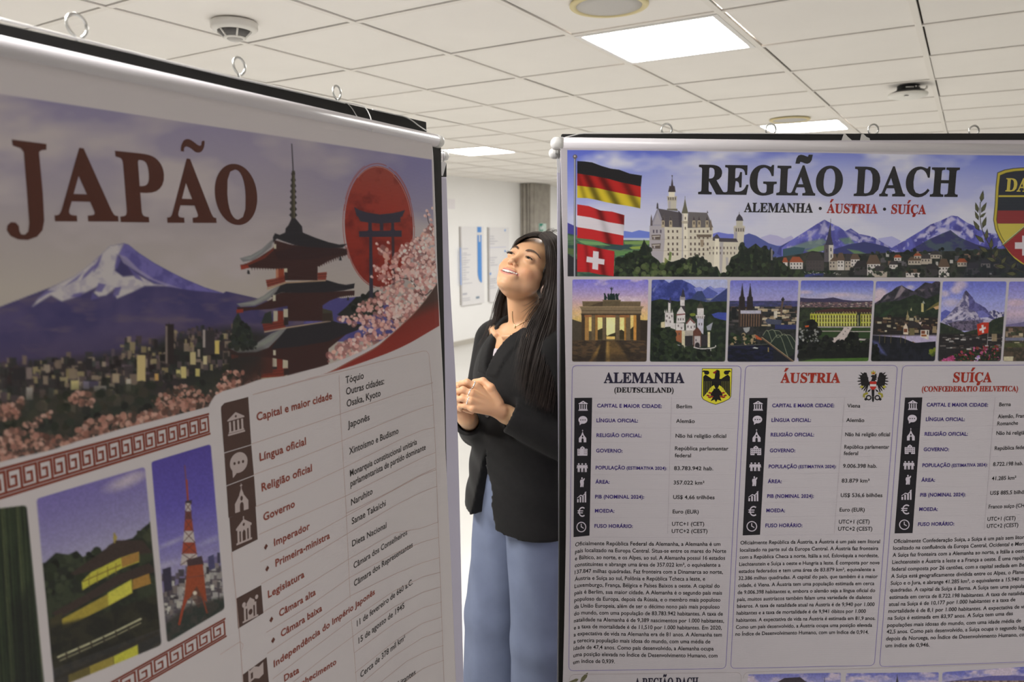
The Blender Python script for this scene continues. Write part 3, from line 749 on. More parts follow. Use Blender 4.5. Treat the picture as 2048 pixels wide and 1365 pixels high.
# ------------------------------------------------------------------ print on the left banner
WL = (184, 172, 171)
PG = (440, 250, 3.69); PH = (400, 480, 3.938); FU = (0, 480, 3.25)
def header_left():
    c = Canvas(SL, [(-30, 180), (-30, 950), (869, 318), (886, 660), (886, 700)], .00125)
    c.fill(mixn(lambda X, Y: vgrad([(180, (126, 116, 146)), (330, (146, 134, 148)), (480, (160, 147, 146)), (600, (168, 155, 146))])(X, Y + (430 - X) * .05) * (1 - .10 * sstep(500, 880, X) * sstep(520, 300, Y))[..., None] + sstep(560, 880, X)[..., None] * sstep(560, 320, Y)[..., None] * np.array([-14., -12., 12.]), (172, 158, 158), 190, 201, .5, .75, 2))
    F = lambda pts, col, a=1., soft=None: c.poly(Q(FU, pts), col, a, soft)
    P = lambda pts, col, a=1., soft=None: c.poly(Q(PG, pts), col, a, soft)
    R = lambda pts, col, a=1., soft=None: c.poly(Q(PH, pts), col, a, soft)
    # the mountain
    out = [(-100, 470), (0, 435), (200, 358), (330, 308), (480, 238), (600, 148), (715, 38), (805, 22), (835, 32), (900, 85), (1000, 150), (1100, 205), (1200, 255), (1330, 310), (1450, 347), (1470, 335), (1560, 355), (1800, 410), (2100, 450), (2100, 900), (-100, 900)]
    F(out, mixn(mixn((76, 66, 100), (60, 54, 92), 70, 202, .35, .65), (92, 78, 98), 60, 203, .55, .8, 3))
    F([(805, 24), (835, 32), (900, 85), (1000, 150), (1100, 205), (1200, 255), (1330, 310), (1450, 347), (1250, 330), (1100, 305), (1000, 280), (900, 215), (830, 150), (770, 90)], mixn((104, 94, 150), (84, 76, 130), 16, 204, .4, .6), 1, 3)
    F([(715, 38), (805, 24), (770, 95), (745, 200), (800, 240), (900, 230), (1000, 285), (1090, 300), (940, 300), (860, 340), (760, 382), (740, 350), (780, 310), (740, 320), (690, 360), (640, 370), (610, 345), (640, 300), (560, 340), (470, 380), (400, 400), (330, 360), (210, 435), (250, 380), (330, 310), (480, 238), (600, 148)], mixn((178, 167, 166), (160, 149, 158), 12, 205, .5, .7), 1, 4)
    F([(770, 95), (800, 150), (860, 190), (960, 250), (1080, 300), (1180, 318), (1000, 255), (900, 190), (820, 110)], (150, 138, 160), .7, 3)
    for p_ in ([(640, 150), (600, 200), (560, 240), (530, 262), (545, 225), (600, 170)], [(665, 95), (640, 170), (605, 215), (615, 170), (650, 105)], [(545, 205), (500, 260), (420, 305), (440, 285), (500, 240)], [(640, 280), (690, 290), (660, 340), (620, 335)], [(745, 310), (790, 305), (770, 360), (735, 370)], [(760, 95), (745, 175), (760, 190), (785, 130)], [(830, 170), (900, 225), (930, 270), (880, 250)], [(360, 330), (310, 350), (230, 400), (300, 330)], [(480, 350), (540, 340), (520, 370), (460, 372)], [(600, 345), (640, 380), (590, 390)]): F(p_, (92, 82, 132), .85, 3)
    F([(-100, 640), (500, 570), (1200, 520), (2000, 560), (2000, 900), (-100, 900)], (86, 70, 86), .35, 60)
    F([(-100, 780), (300, 730), (900, 660), (1200, 590), (1560, 560), (2000, 600), (2000, 760), (-100, 860)], (66, 56, 80), .6, 40)
    # city below it
    F([(-100, 840), (200, 800), (600, 760), (880, 720), (1080, 640), (1320, 590), (1560, 570), (1900, 640), (1900, 1460), (-100, 1460)], mixn((52, 44, 46), (40, 40, 38), 30, 206, .4, .6), 1, 22)
    cols = [(118, 100, 88), (92, 76, 72), (70, 58, 58), (136, 118, 102), (56, 48, 50), (44, 40, 40), (140, 124, 92), (48, 50, 46), (84, 70, 76), (44, 42, 42), (50, 46, 46)]
    c.blocks(230, -20, 735, 330, 800, 11, 12, cols, 207, -.10); c.blocks(160, 240, 690, 480, 770, 9, 12, cols, 208, -.10); c.blocks(90, -20, 770, 260, 850, 13, 16, cols, 209, -.12); c.blocks(60, 330, 668, 480, 700, 6, 8, cols, 210, -.1)
    for (x0, y0, x1, y1, col) in ((1075, 548, 1130, 805, (44, 36, 36)), (1075, 560, 1088, 805, (120, 104, 96)), (890, 750, 945, 918, (182, 160, 112)), (1395, 655, 1425, 742, (188, 164, 96)), (1235, 730, 1272, 812, (176, 158, 116)), (1320, 590, 1395, 745, (52, 46, 48)), (1318, 585, 1334, 700, (150, 136, 130)), (1175, 825, 1210, 900, (184, 166, 110)), (1145, 845, 1172, 892, (180, 166, 110)), (1270, 838, 1298, 888, (176, 160, 100)), (460, 915, 512, 975, (176, 160, 112)), (170, 960, 212, 1040, (158, 146, 140)), (262, 1045, 308, 1112, (164, 146, 112)), (415, 1035, 490, 1125, (160, 140, 118)), (560, 990, 612, 1090, (140, 112, 96)), (170, 830, 208, 905, (120, 104, 100)), (560, 770, 600, 850, (44, 40, 42)), (80, 835, 160, 910, (44, 40, 42)), (820, 905, 850, 985, (170, 158, 146)), (730, 870, 775, 930, (150, 130, 108)), (1320, 755, 1345, 810, (184, 168, 130)), (540, 920, 580, 970, (120, 110, 130)), (580, 920, 640, 960, (74, 66, 92)), (610, 950, 690, 985, (160, 148, 142)), (1005, 870, 1030, 915, (180, 140, 84))): F([(x0, y0), (x1, y0), (x1, y1), (x0, y1)], col, 1, 2)
    F([(1095, 552), (1097, 535), (1100, 552)], (44, 36, 36))
    F([(-100, 1100), (200, 1010), (420, 1000), (620, 950), (900, 990), (1100, 1000), (1560, 840), (1800, 900), (1560, 1010), (1100, 1150), (500, 1320), (-100, 1460)], mixn((46, 48, 42), (58, 54, 46), 26, 211, .4, .6), .82, 34)
    c.scatter(150, Q(FU, [(-60, 1060), (700, 980), (1500, 800), (1560, 930), (1100, 1130), (400, 1300), (-60, 1400)]), 7, [(42, 46, 38), (52, 52, 42), (38, 38, 36), (60, 54, 46)], 212, .8)
    PK = [(160, 112, 98), (174, 128, 112), (138, 92, 80), (178, 138, 124), (112, 78, 68), (92, 66, 58), (70, 56, 50)]
    for reg, n, r, sd in (([(-60, 1250), (160, 1230), (420, 1290), (560, 1180), (700, 1150), (900, 1130), (1100, 1060), (1360, 1010), (1380, 1080), (1000, 1190), (400, 1345), (-60, 1450)], 520, 4.6, 213), ([(980, 1050), (1100, 970), (1200, 940), (1340, 1000), (1300, 1050), (1100, 1110)], 130, 3.4, 214), ([(1350, 1000), (1460, 900), (1560, 890), (1700, 850), (1800, 880), (1560, 1000)], 110, 3.2, 215), ([(-60, 1050), (60, 1080), (140, 1030), (130, 1150), (-60, 1180)], 80, 5, 216), ([(440, 1010), (560, 985), (610, 1060), (600, 1090), (450, 1060)], 36, 4.4, 217), ([(150, 1200), (330, 1120), (340, 1150), (200, 1230)], 36, 3.6, 218)): c.scatter(n, Q(FU, reg), r, PK, sd, .85)
    # hills behind the pagoda on the right
    P([(640, 1300), (760, 1262), (900, 1280), (1060, 1265), (1180, 1300), (1300, 1340), (1300, 1600), (600, 1600)], mixn((92, 84, 138), (72, 66, 116), 30, 219, .4, .6))
    R([(1080, 590), (1150, 530), (1220, 460), (1290, 450), (1330, 400), (1360, 420), (1400, 395), (1440, 430), (1440, 560), (1200, 640)], (42, 42, 40)); c.scatter(50, Q(PH, [(1180, 500), (1320, 410), (1430, 430), (1430, 560), (1200, 620)]), 4.4, [(34, 38, 34), (48, 50, 42), (40, 40, 36)], 220)
    R([(960, 540), (1040, 560), (1050, 640), (960, 640)], (66, 62, 50))
    # red disc and gate
    th = np.radians(np.arange(0, 360, 8)); rx = 252; cxy = (1172, 750)
    disc = [(cxy[0] + rx * math.cos(t) + 14 * math.sin(t), cxy[1] + 448 * math.sin(t)) for t in th]
    P(disc, lambda X, Y: mixn(vgrad([(330, (136, 58, 46)), (420, (142, 48, 36)), (560, (124, 38, 28))]), (108, 34, 28), 18, 221, .5, .8)(X, Y))
    for k, (s_, a0, a1, w) in enumerate(((1.035, 195, 285, 1.6), (1.03, 290, 360, 1.4), (1.05, 150, 200, 1.2), (1.02, 100, 160, 1.6), (.965, 300, 350, .9), (1.04, 0, 30, 1.2), (.985, 235, 300, 1.0), (1.06, 205, 250, .8), (1.05, 300, 335, .8))):
        t = np.radians(np.linspace(a0, a1, 24)); col = (142, 60, 52) if s_ > 1 else (176, 150, 150)
        c.line(Q(PG, np.stack([cxy[0] + rx * s_ * np.cos(t) + 14 * np.sin(t), cxy[1] + 448 * s_ * np.sin(t)], 1)), w, col, .85)
    TO = (50, 46, 58)
    P([(990, 606), (1030, 630), (1090, 648), (1180, 662), (1270, 652), (1330, 640), (1365, 628), (1345, 676), (1332, 682), (1330, 718), (1270, 722), (1180, 728), (1100, 722), (1035, 712), (1020, 680), (1008, 672)], TO)
    for x0, x1, y0, y1 in ((1094, 1120, 720, 792), (1180, 1205, 722, 780), (1263, 1284, 720, 788)): P([(x0, y0), (x1, y0), (x1, y1), (x0, y1)], TO)
    P([(1025, 785), (1340, 780), (1340, 826), (1027, 828)], TO); P([(1080, 790), (1095, 775), (1120, 775), (1132, 792)], TO); P([(1250, 788), (1262, 772), (1286, 772), (1298, 786)], TO)
    P([(1101, 826), (1122, 826), (1130, 1290), (1102, 1290)], TO); P([(1265, 826), (1285, 826), (1292, 1180), (1272, 1180)], (62, 44, 50))
    # pagoda
    K, K2, RB, RL, WI = (40, 37, 40), (52, 46, 46), (58, 36, 34), (118, 48, 36), (176, 160, 132)
    P([(526, 140), (532, 140), (543, 340), (536, 340)], K)
    for y, w in ((362, 15), (408, 19), (450, 22), (492, 24), (534, 25), (576, 27), (622, 28), (666, 30)):
        P([(540 - w, y), (540 - w * .6, y - 15), (540 + w * .6, y - 15), (540 + w, y), (540 + w * .6, y + 13), (540 - w * .6, y + 13)], K)
    P([(530, 340), (552, 340), (556, 740), (524, 740)], (60, 54, 44)); c.line(Q(PG, [(546, 370), (548, 720)]), .8, (130, 120, 84))
    P([(528, 690), (556, 690), (605, 750), (610, 798), (480, 800), (484, 764), (505, 740)], K)
    def roofp(T, top, under, grey, red):
        c.poly(Q(T, under), RB); c.poly(Q(T, top), K); c.poly(Q(T, grey), (116, 112, 112)); c.poly(Q(T, red), (134, 50, 36))
    def body(T, x0, x1, y0, y1, wins, rail, rl):
        c.rect if 0 else None
        c.poly(Q(T, [(x0, y0), (x1, y0), (x1, y1), (x0, y1)]), RB)
        for a, b, q, d, col in wins: c.poly(Q(T, [(a, q), (b, q), (b, d), (a, d)]), col)
        for rr in rail:
            c.poly(Q(T, rr), RL, .9)
        for ln in rl: c.line(Q(T, ln), .9, (70, 34, 30))
    # third (lowest visible) storey
    body(PH, 690, 1010, 850, 1068, [(565, 605, 860, 1000, (170, 158, 140)), (650, 692, 850, 1020, (172, 160, 140)), (605, 650, 870, 1040, (110, 44, 34))], [[(480, 1030), (690, 1010), (690, 1060), (660, 1080), (480, 1092)]], [[(480, 1045), (690, 1025)], [(480, 1068), (690, 1050)]])
    R([(480, 860), (570, 860), (570, 1050), (480, 1060)], (74, 42, 38)); R([(480, 1088), (660, 1078), (690, 1058), (690, 1066), (660, 1090), (480, 1102)], (160, 140, 112)); R([(660, 1015), (700, 1015), (700, 1060), (660, 1070)], (50, 36, 34))
    c.poly(Q(PH, [(220, 855), (330, 890), (480, 880), (560, 810), (640, 720), (690, 690), (1030, 640), (1100, 660), (1272, 668), (1245, 705), (1150, 745), (1010, 860), (1010, 1000), (560, 930), (420, 920), (260, 930)]), RB)
    roofp(PH, [(560, 860), (640, 740), (690, 685), (1030, 635), (1110, 658), (1275, 665), (1240, 712), (1120, 755), (1010, 800), (780, 840), (690, 850)], [(560, 860), (600, 850), (1010, 800), (1010, 860), (600, 900)], [(218, 850), (330, 852), (450, 812), (560, 738), (660, 695), (690, 690), (620, 770), (540, 850), (440, 885), (300, 890)], [(245, 905), (300, 912), (300, 930), (248, 938)])
    R([(230, 852), (440, 830), (560, 760), (640, 712), (560, 800), (440, 862), (300, 882)], (128, 128, 118), .8, 3)
    # second storey
    body(PH, 690, 965, 470, 640, [(578, 612, 560, 650, (170, 158, 140)), (656, 692, 545, 640, (174, 162, 142)), (612, 656, 560, 690, (112, 46, 36))], [[(490, 660), (660, 630), (675, 690), (505, 720)]], [[(495, 680), (670, 648)], [(500, 700), (672, 668)]])
    R([(505, 722), (680, 688), (1030, 636), (1030, 644), (680, 698), (505, 732)], (166, 140, 120)); R([(660, 610), (695, 610), (695, 670), (660, 675)], (46, 36, 34)); R([(965, 580), (1040, 575), (1040, 640), (965, 640)], (56, 44, 38))
    c.poly(Q(PH, [(290, 530), (430, 530), (560, 470), (600, 440), (1216, 400), (1215, 430), (1100, 450), (1020, 480), (960, 520), (690, 520), (560, 545), (400, 555), (300, 570)]), RB)
    roofp(PH, [(560, 450), (590, 400), (640, 340), (1000, 318), (1090, 345), (1150, 355), (1218, 343), (1212, 382), (1130, 400), (980, 415), (780, 418), (640, 415)], [(560, 450), (640, 415), (1215, 402), (1215, 436), (640, 470)], [(288, 505), (420, 480), (500, 440), (560, 395), (600, 372), (640, 345), (600, 410), (540, 470), (430, 520), (320, 528)], [(285, 550), (340, 545), (340, 572), (288, 580)])
    R([(300, 506), (430, 486), (540, 420), (600, 380), (540, 450), (430, 510)], (142, 140, 132), .75, 3)
    for x in range(980, 1210, 16): R([(x, 455 - (x - 980) * .09), (x + 8, 453 - (x - 980) * .09), (x + 4, 470 - (x - 980) * .12)], RB)
    # top storey
    body(PG, 475, 720, 1035, 1148, [(472, 496, 1040, 1088, (178, 168, 146)), (412, 430, 1060, 1130, (170, 110, 84)), (430, 472, 1060, 1150, (134, 60, 40))], [[(338, 1145), (400, 1135), (478, 1110), (482, 1160), (350, 1200)], [(720, 1092), (788, 1086), (782, 1145), (720, 1145)]], [[(342, 1165), (480, 1130)], [(346, 1184), (480, 1148)], [(720, 1105), (788, 1100)], [(720, 1125), (786, 1120)]])
    P([(345, 1205), (480, 1160), (780, 1146), (780, 1154), (490, 1170), (350, 1218)], (160, 132, 108)); P([(478, 1090), (500, 1090), (500, 1145), (478, 1148)], (50, 38, 36))
    P([(150, 1035), (240, 1010), (390, 910), (440, 880), (935, 915), (940, 958), (860, 980), (790, 1010), (730, 1045), (690, 1042), (480, 1060), (400, 1062), (300, 1058), (215, 1055), (158, 1068)], RB)
    roofp(PG, [(390, 870), (390, 830), (405, 800), (440, 812), (480, 795), (610, 795), (700, 832), (800, 866), (880, 884), (938, 878), (905, 905), (800, 912), (680, 908), (560, 890), (470, 860), (420, 840)], [(400, 850), (560, 895), (905, 910), (938, 935), (700, 950), (400, 940)], [(145, 985), (230, 962), (310, 915), (370, 860), (395, 840), (380, 900), (320, 950), (250, 1000), (170, 1012)], [(150, 1035), (205, 1030), (215, 1055), (155, 1070)])
    P([(150, 988), (235, 968), (310, 922), (360, 880), (300, 945), (220, 995)], (138, 138, 136), .8, 3); P([(400, 940), (560, 900), (905, 912), (935, 935), (935, 950), (700, 990), (430, 1000)], (52, 34, 34)); P([(160, 1040), (330, 960), (400, 900), (395, 925), (330, 985), (215, 1035)], (104, 46, 36))
    for x in range(730, 930, 17): P([(x, 1035 - (x - 730) * .4), (x + 9, 1030 - (x - 730) * .4), (x + 5, 1052 - (x - 730) * .42)], RB)
    for x in range(230, 460, 20): P([(x, 1052), (x + 10, 1052), (x + 5, 1072)], RB)
    for T, x, y, w, h in ((PG, 398, 880, 16, 34), (PG, 390, 1255, 20, 44), (PH, 576, 870, 20, 40), (PH, 575, 440, 18, 40)): c.poly(Q(T, [(x, y), (x + w, y), (x + w, y + h), (x, y + h)]), (182, 172, 152))
    for T, x, y in ((PG, 208, 1085), (PG, 888, 985), (PH, 384, 258), (PH, 1105, 150), (PH, 1165, 465)): c.poly(Q(T, [(x - 4, y - 14), (x + 4, y - 14), (x + 9, y + 12), (x - 9, y + 12)]), K)
    # dark trees at its foot
    for tri in ([(240, 850), (260, 640), (300, 570), (330, 640), (400, 690), (430, 850)], [(480, 660), (510, 580), (560, 560), (570, 660)]): R(tri, (44, 48, 42), .95)
    c.scatter(70, Q(PH, [(230, 860), (300, 600), (400, 700), (440, 860)]), 4, [(38, 42, 38), (50, 54, 44), (34, 36, 34)], 222); R([(330, 980), (480, 930), (560, 950), (560, 1030), (480, 1030), (470, 1100), (330, 1150)], (70, 42, 36), .9, 16); R([(240, 870), (480, 880), (480, 1010), (330, 1140), (200, 1000)], (46, 40, 38), .8, 30)
    c.scatter(60, Q(PH, [(200, 1040), (330, 1040), (370, 1080), (300, 1150), (100, 1290), (40, 1330)]), 3.6, PK, 223)
    # blossom branches on the right
    BL = [(206, 160, 152), (198, 146, 138), (188, 130, 124), (214, 178, 170), (172, 112, 106), (202, 154, 140), (210, 168, 160)]
    reg = [(1090, 640), (1130, 600), (1250, 580), (1240, 510), (1300, 470), (1380, 440), (1420, 370), (1500, 350), (1380, 300), (1370, 210), (1470, 200), (1420, 100), (1400, 20), (1450, 70), (1560, 110), (1560, 30), (1640, 40), (1700, 0), (1760, -60), (1840, -140), (1880, -120), (1900, 200), (1880, 320), (1800, 430), (1700, 560), (1600, 670), (1480, 770), (1300, 870), (1150, 940), (1000, 960), (1010, 900), (1150, 800), (1240, 760), (1270, 680), (1130, 665)]
    c.scatter(260, Q(PH, reg), 5.2, [(150, 98, 94), (132, 84, 80), (170, 116, 110)], 224, .75)
    for ln, w in (([(1880, 330), (1760, 440), (1660, 320), (1560, 290), (1480, 180)], 1.6), ([(1760, 440), (1710, 330), (1720, 240)], 1.3), ([(1640, 640), (1500, 620), (1390, 560), (1340, 520)], 1.6), ([(1480, 760), (1340, 740), (1230, 800)], 1.3), ([(1880, 160), (1760, 220), (1780, 60), (1700, -20)], 1.5), ([(1850, -60), (1800, -140), (1790, -220)], 1.2), ([(1880, 20), (1830, -30), (1810, -110)], 1.2)): c.line(bez(Q(PH, ln)), w, (62, 40, 40))
    c.scatter(560, Q(PH, reg), 3.1, BL, 225, .92); c.scatter(180, Q(PH, [(1600, 60), (1860, -150), (1890, 260), (1700, 540), (1560, 640), (1440, 560), (1420, 420)]), 2.6, [(214, 182, 176), (206, 170, 160), (218, 190, 182)], 226)
    for x, y in ((1390, 30), (1405, 70), (1430, 90), (1370, 205), (1400, 225), (1440, 250), (1350, 290), (1440, 325), (1480, 20), (1590, 45), (1250, 510), (1280, 525), (1160, 610), (1785, -230), (1800, -200), (1815, -160), (1770, -190), (1690, 10), (1655, 60), (1830, -250)): c.ell(*Q(PH, [(x, y)])[0], 2.6, 2.8, (212, 176, 168)); c.ell(*Q(PH, [(x + 9, y + 6)])[0], 1.8, 2.0, (196, 150, 144))
    # sweeping ribbon under the picture
    rib = bez([(1895, 300), (1800, 440), (1700, 562), (1600, 660), (1480, 768), (1380, 848), (1200, 945), (1000, 1050), (800, 1122), (600, 1172), (450, 1206)]); low = bez([(1895, 672), (1780, 740), (1650, 815), (1500, 885), (1300, 960), (1150, 1010), (900, 1082), (700, 1142), (450, 1207)])
    bot = [(803, 650), (768, 678), (717, 706), (654, 730), (603, 744), (567, 753), (522, 759), (484, 772), (446, 783), (430, 792), (422, 804), (417, 814), (338, 835), (246, 858), (154, 884), (105, 900), (0, 925), (-60, 940)]
    wh = np.vstack([bez(bot[:9], 4), np.array(bot[9:]), [(-60, 1100), (900, 1100), (900, 560)], bez(Q(PH, [(1895, 300), (1800, 440), (1700, 562), (1590, 668)]), 4)])
    c.poly(wh, WL)
    c.poly(np.vstack([Q(PH, rib), Q(PH, low)[::-1]]), lambda X, Y: np.stack([np.interp(Y - (880 - X) * .38, [560, 596, 622, 650], [64, 70, 118, 128]), np.interp(Y - (880 - X) * .38, [560, 596, 622, 650], [46, 44, 42, 44]), np.interp(Y - (880 - X) * .38, [560, 596, 622, 650], [40, 38, 34, 36])], -1) + 0 * X[..., None])
    c.poly(np.vstack([Q(PH, rib), Q(PH, rib - np.array([6, -14]))[::-1]]), (150, 120, 104), .5)
    # keep only the picture and ribbon
    allp = np.vstack([[(-28, 184), (0, 188.5), (120, 206.5), (260, 227.5), (400, 249.5), (520, 267), (700, 294.5), (863.2, 319.5)], [(866, 420), (871, 520), (877, 610), (878.5, 652)], Q(PH, low)[1:], np.array(bot[8:])])
    c.outside(allp, WL)
    return c.build('printed_panorama', sheetL)
TI = (0, 800, 2.4167)
def photoL(quad, r, paint):
    q = Q(TI, quad); c = Canvas(SL, quad, .0013, TI); paint(c); c.noise(.08, 9, 88); c.outside(rquad(quad, r * TI[2]), WL); return c.build('printed_photo', sheetL)
def pl_bamboo(c):
    c.fill(mixn((40, 46, 34), (30, 34, 28), 60, 301, .35, .65, .3)); R_ = np.random.RandomState(5)
    for k in range(16): x = -120 + k * 18 + R_.randn() * 4; c.line([(x, 480), (x + 60, 1500)], 7 + 4 * R_.rand(), [(74, 82, 54), (58, 66, 44), (46, 54, 38), (92, 96, 62)][k % 4], .7)
    c.poly([(60, 1000), (140, 900), (220, 1500), (60, 1500)], (26, 26, 26), .6, 60)
def pl_gold(c):
    c.fill(lambda X, Y: vgrad([(330, (104, 90, 150)), (500, (116, 104, 152)), (640, (132, 122, 158)), (740, (146, 138, 162))])(X, Y + (X - 440) * .3))
    c.ell(600, 400, 80, 26, (176, 160, 168), .85, 34, -.35); c.ell(655, 370, 50, 22, (170, 154, 166), .7, 26, -.3)
    c.poly([(180, 830), (215, 790), (270, 740), (330, 750), (370, 730), (400, 760), (450, 750), (520, 720), (560, 690), (640, 670), (690, 620), (730, 590), (760, 640), (790, 1100), (260, 1300), (200, 1100)], mixn((52, 56, 42), (38, 40, 34), 40, 302, .4, .6)); c.scatter(60, [(190, 830), (270, 745), (400, 755), (560, 700), (560, 800), (220, 960)], 16, [(44, 48, 36), (58, 62, 46), (34, 36, 30)], 303); c.scatter(20, [(640, 680), (730, 590), (760, 700), (660, 720)], 14, [(60, 62, 46), (44, 46, 36)], 304)
    D, Yl = (58, 46, 42), (176, 166, 62)
    c.poly([(340, 840), (500, 730), (560, 680), (690, 680), (720, 720), (740, 740), (600, 760), (430, 830), (360, 850)], D); c.line([(553, 690), (553, 648)], 9, (140, 120, 60)); c.ell(556, 668, 9, 14, (150, 130, 64))
    c.poly([(395, 880), (440, 835), (580, 765), (670, 735), (672, 785), (590, 815), (440, 895), (398, 922)], Yl); c.poly([(585, 765), (670, 735), (672, 780), (590, 812)], (150, 110, 56)); c.line([(400, 880), (440, 862), (580, 800)], 5, (110, 90, 40))
    for x in (430, 470, 520, 560): c.line([(x, 850 - (x - 430) * .45), (x, 905 - (x - 430) * .5)], 4, (120, 100, 44))
    c.poly([(250, 1030), (400, 950), (560, 850), (720, 790), (760, 830), (600, 880), (420, 980), (280, 1060)], D)
    c.poly([(300, 1060), (410, 1000), (520, 940), (635, 870), (640, 935), (520, 1000), (400, 1060), (300, 1115)], (150, 130, 54)); c.poly([(520, 935), (635, 870), (638, 932), (524, 995)], (186, 176, 70)); c.poly([(640, 870), (720, 840), (730, 890), (640, 920)], (150, 110, 54)); c.poly([(240, 1060), (300, 1030), (300, 1110), (240, 1140)], (62, 56, 40))
    c.poly([(230, 1100), (480, 1040), (760, 940), (790, 1210), (560, 1300), (260, 1400)], mixn((48, 44, 36), (38, 36, 32), 40, 305, .4, .6), .9, 20)
    c.line([(280, 1245), (440, 1175), (560, 1120), (680, 1060)], 9, (170, 162, 130)); c.line([(290, 1262), (440, 1195), (560, 1140), (680, 1080)], 6, (130, 122, 96))
    for x in range(320, 680, 60): c.line([(x, 1235 - (x - 300) * .43), (x + 4, 1260 - (x - 300) * .43)], 8, (56, 48, 40))
    c.poly([(550, 1240), (665, 1185), (670, 1255), (552, 1315)], (176, 168, 60)); c.poly([(430, 1290), (548, 1240), (552, 1315), (440, 1380)], (140, 122, 56)); c.poly([(330, 1330), (430, 1290), (440, 1390), (330, 1420)], (96, 84, 48)); c.line([(250, 1360), (760, 1130)], 14, (50, 44, 38), .7)
def pl_tower(c):
    c.fill(lambda X, Y: vgrad([(220, (76, 62, 134)), (500, (88, 76, 150)), (680, (112, 102, 158)), (850, (150, 140, 164))])(X, Y + (X - 900) * .2)); c.ell(830, 690, 70, 10, (160, 150, 172), .7, 16, -.4); c.ell(1020, 680, 60, 12, (150, 142, 170), .6, 18, -.4); c.ell(800, 800, 60, 14, (164, 154, 172), .6, 20, -.3)
    c.poly([(770, 870), (840, 850), (900, 820), (960, 790), (1060, 750), (1090, 740), (1090, 1180), (780, 1180)], (96, 84, 118), .7, 10); c.poly([(780, 940), (880, 880), (1070, 800), (1090, 1180), (790, 1180)], mixn((76, 68, 74), (104, 96, 96), 16, 306, .4, .6), 1, 10); c.blocks(120, 780, 860, 1085, 1050, 22, 26, [(150, 142, 138), (176, 168, 158), (84, 74, 78), (60, 54, 58), (120, 108, 104)], 307, -.2)
    c.poly([(785, 820), (825, 808), (832, 920), (795, 930)], (52, 46, 62)); c.poly([(1005, 760), (1032, 748), (1040, 815), (1010, 825)], (70, 66, 96)); c.rect(1050, 740, 1064, 790, (60, 56, 72))
    c.poly([(800, 1080), (900, 1000), (1090, 950), (1090, 1180), (800, 1180)], mixn((46, 50, 46), (60, 56, 52), 26, 308, .4, .6), 1, 20)
    O, W = (140, 62, 44), (172, 158, 152)
    c.line([(893, 320), (908, 490)], 5, (120, 70, 66)); c.line([(902, 390), (908, 490)], 9, O); c.poly([(896, 490), (926, 485), (926, 505), (898, 508)], (56, 44, 50))
    xs = lambda y: (908 + (y - 490) * .028, 13 + (max(y - 490, 0) / 300.) ** 1.6 * 30)
    ys = [500, 540, 580, 635, 690, 745, 800]
    for k, (a, b) in enumerate(zip(ys[:-1], ys[1:])):
        (ca, wa), (cb, wb) = xs(a), xs(b); c.poly([(ca - wa, a), (ca + wa, a), (cb + wb, b), (cb - wb, b)], (W, (96, 56, 52), O, W, O, W)[k]); c.line([(ca - wa, a), (cb + wb, b)], 3, (84, 52, 52)); c.line([(ca + wa, a), (cb - wb, b)], 3, (84, 52, 52))
    c.poly([(902, 775), (975, 755), (985, 800), (908, 815)], (66, 48, 50)); (ca, wa) = xs(800); c.poly([(905, 805), (980, 795), (1000, 980), (980, 960), (940, 940), (905, 970), (870, 1060), (890, 960)], (136, 64, 40)); c.poly([(920, 950), (950, 900), (980, 960), (960, 1010)], (80, 56, 48), .7); c.line([(895, 960), (866, 1085)], 12, (140, 60, 40)); c.line([(975, 940), (1000, 1030)], 9, (120, 60, 44)); c.line([(910, 860), (985, 850)], 5, (110, 60, 50)); c.ell(942, 935, 10, 10, (190, 176, 160))
header_left()
photoL([(-130, 540), (128, 510), (215, 1390), (-60, 1470)], 8, pl_bamboo)
photoL([(176, 478), (700, 324), (781, 1186), (262, 1400)], 8, pl_gold)
photoL([(730, 300), (1018, 214), (1086, 1012), (808, 1176)], 7, pl_tower)

PL = Print(SL)
L1, L2 = (400, 700, 3.79), (400, 1020, 3.864)
RUST, INKL, BRN = (124, 56, 42), (44, 38, 36), (72, 52, 46)
# title, letter by letter
def big(ch, quad):
    PL.text('title_lettering', ch, [quad[0], quad[1]], quad[2], (74, 40, 32), 'f')
TT = (0, 250, 3.657)
for ch, x0, y0, x1, y1, cap in (('A', 400, 694, 865, 696, 530), ('P', 880, 700, 1222, 704, 506), ('A', 1222, 706, 1582, 707, 462), ('O', 1583, 712, 1890, 716, 430)):
    PL.text('title_lettering', ch, [(x0, y0), (x1, y1)], cap, (74, 40, 32), 'f', tf=TT)
J = [(85, 108), (338, 140), (338, 182), (300, 186), (284, 200), (312, 500), (322, 700), (310, 770), (270, 818), (200, 842), (130, 838), (75, 812), (48, 772), (52, 735), (78, 712), (112, 714), (136, 740), (140, 775), (152, 800), (180, 804), (205, 780), (212, 720), (196, 500), (172, 200), (150, 170), (92, 152)]
PL.poly('title_lettering', bez(J[:3], 1).tolist() + J[3:], (74, 40, 32), 4, TT)
PL.poly('title_lettering', bez([(1320, 192), (1325, 150), (1345, 112), (1378, 104), (1412, 122), (1450, 150), (1470, 148), (1474, 122), (1494, 118), (1490, 165), (1468, 198), (1432, 200), (1395, 172), (1360, 158), (1345, 172), (1345, 196)], 3), (74, 40, 32), 4, TT)
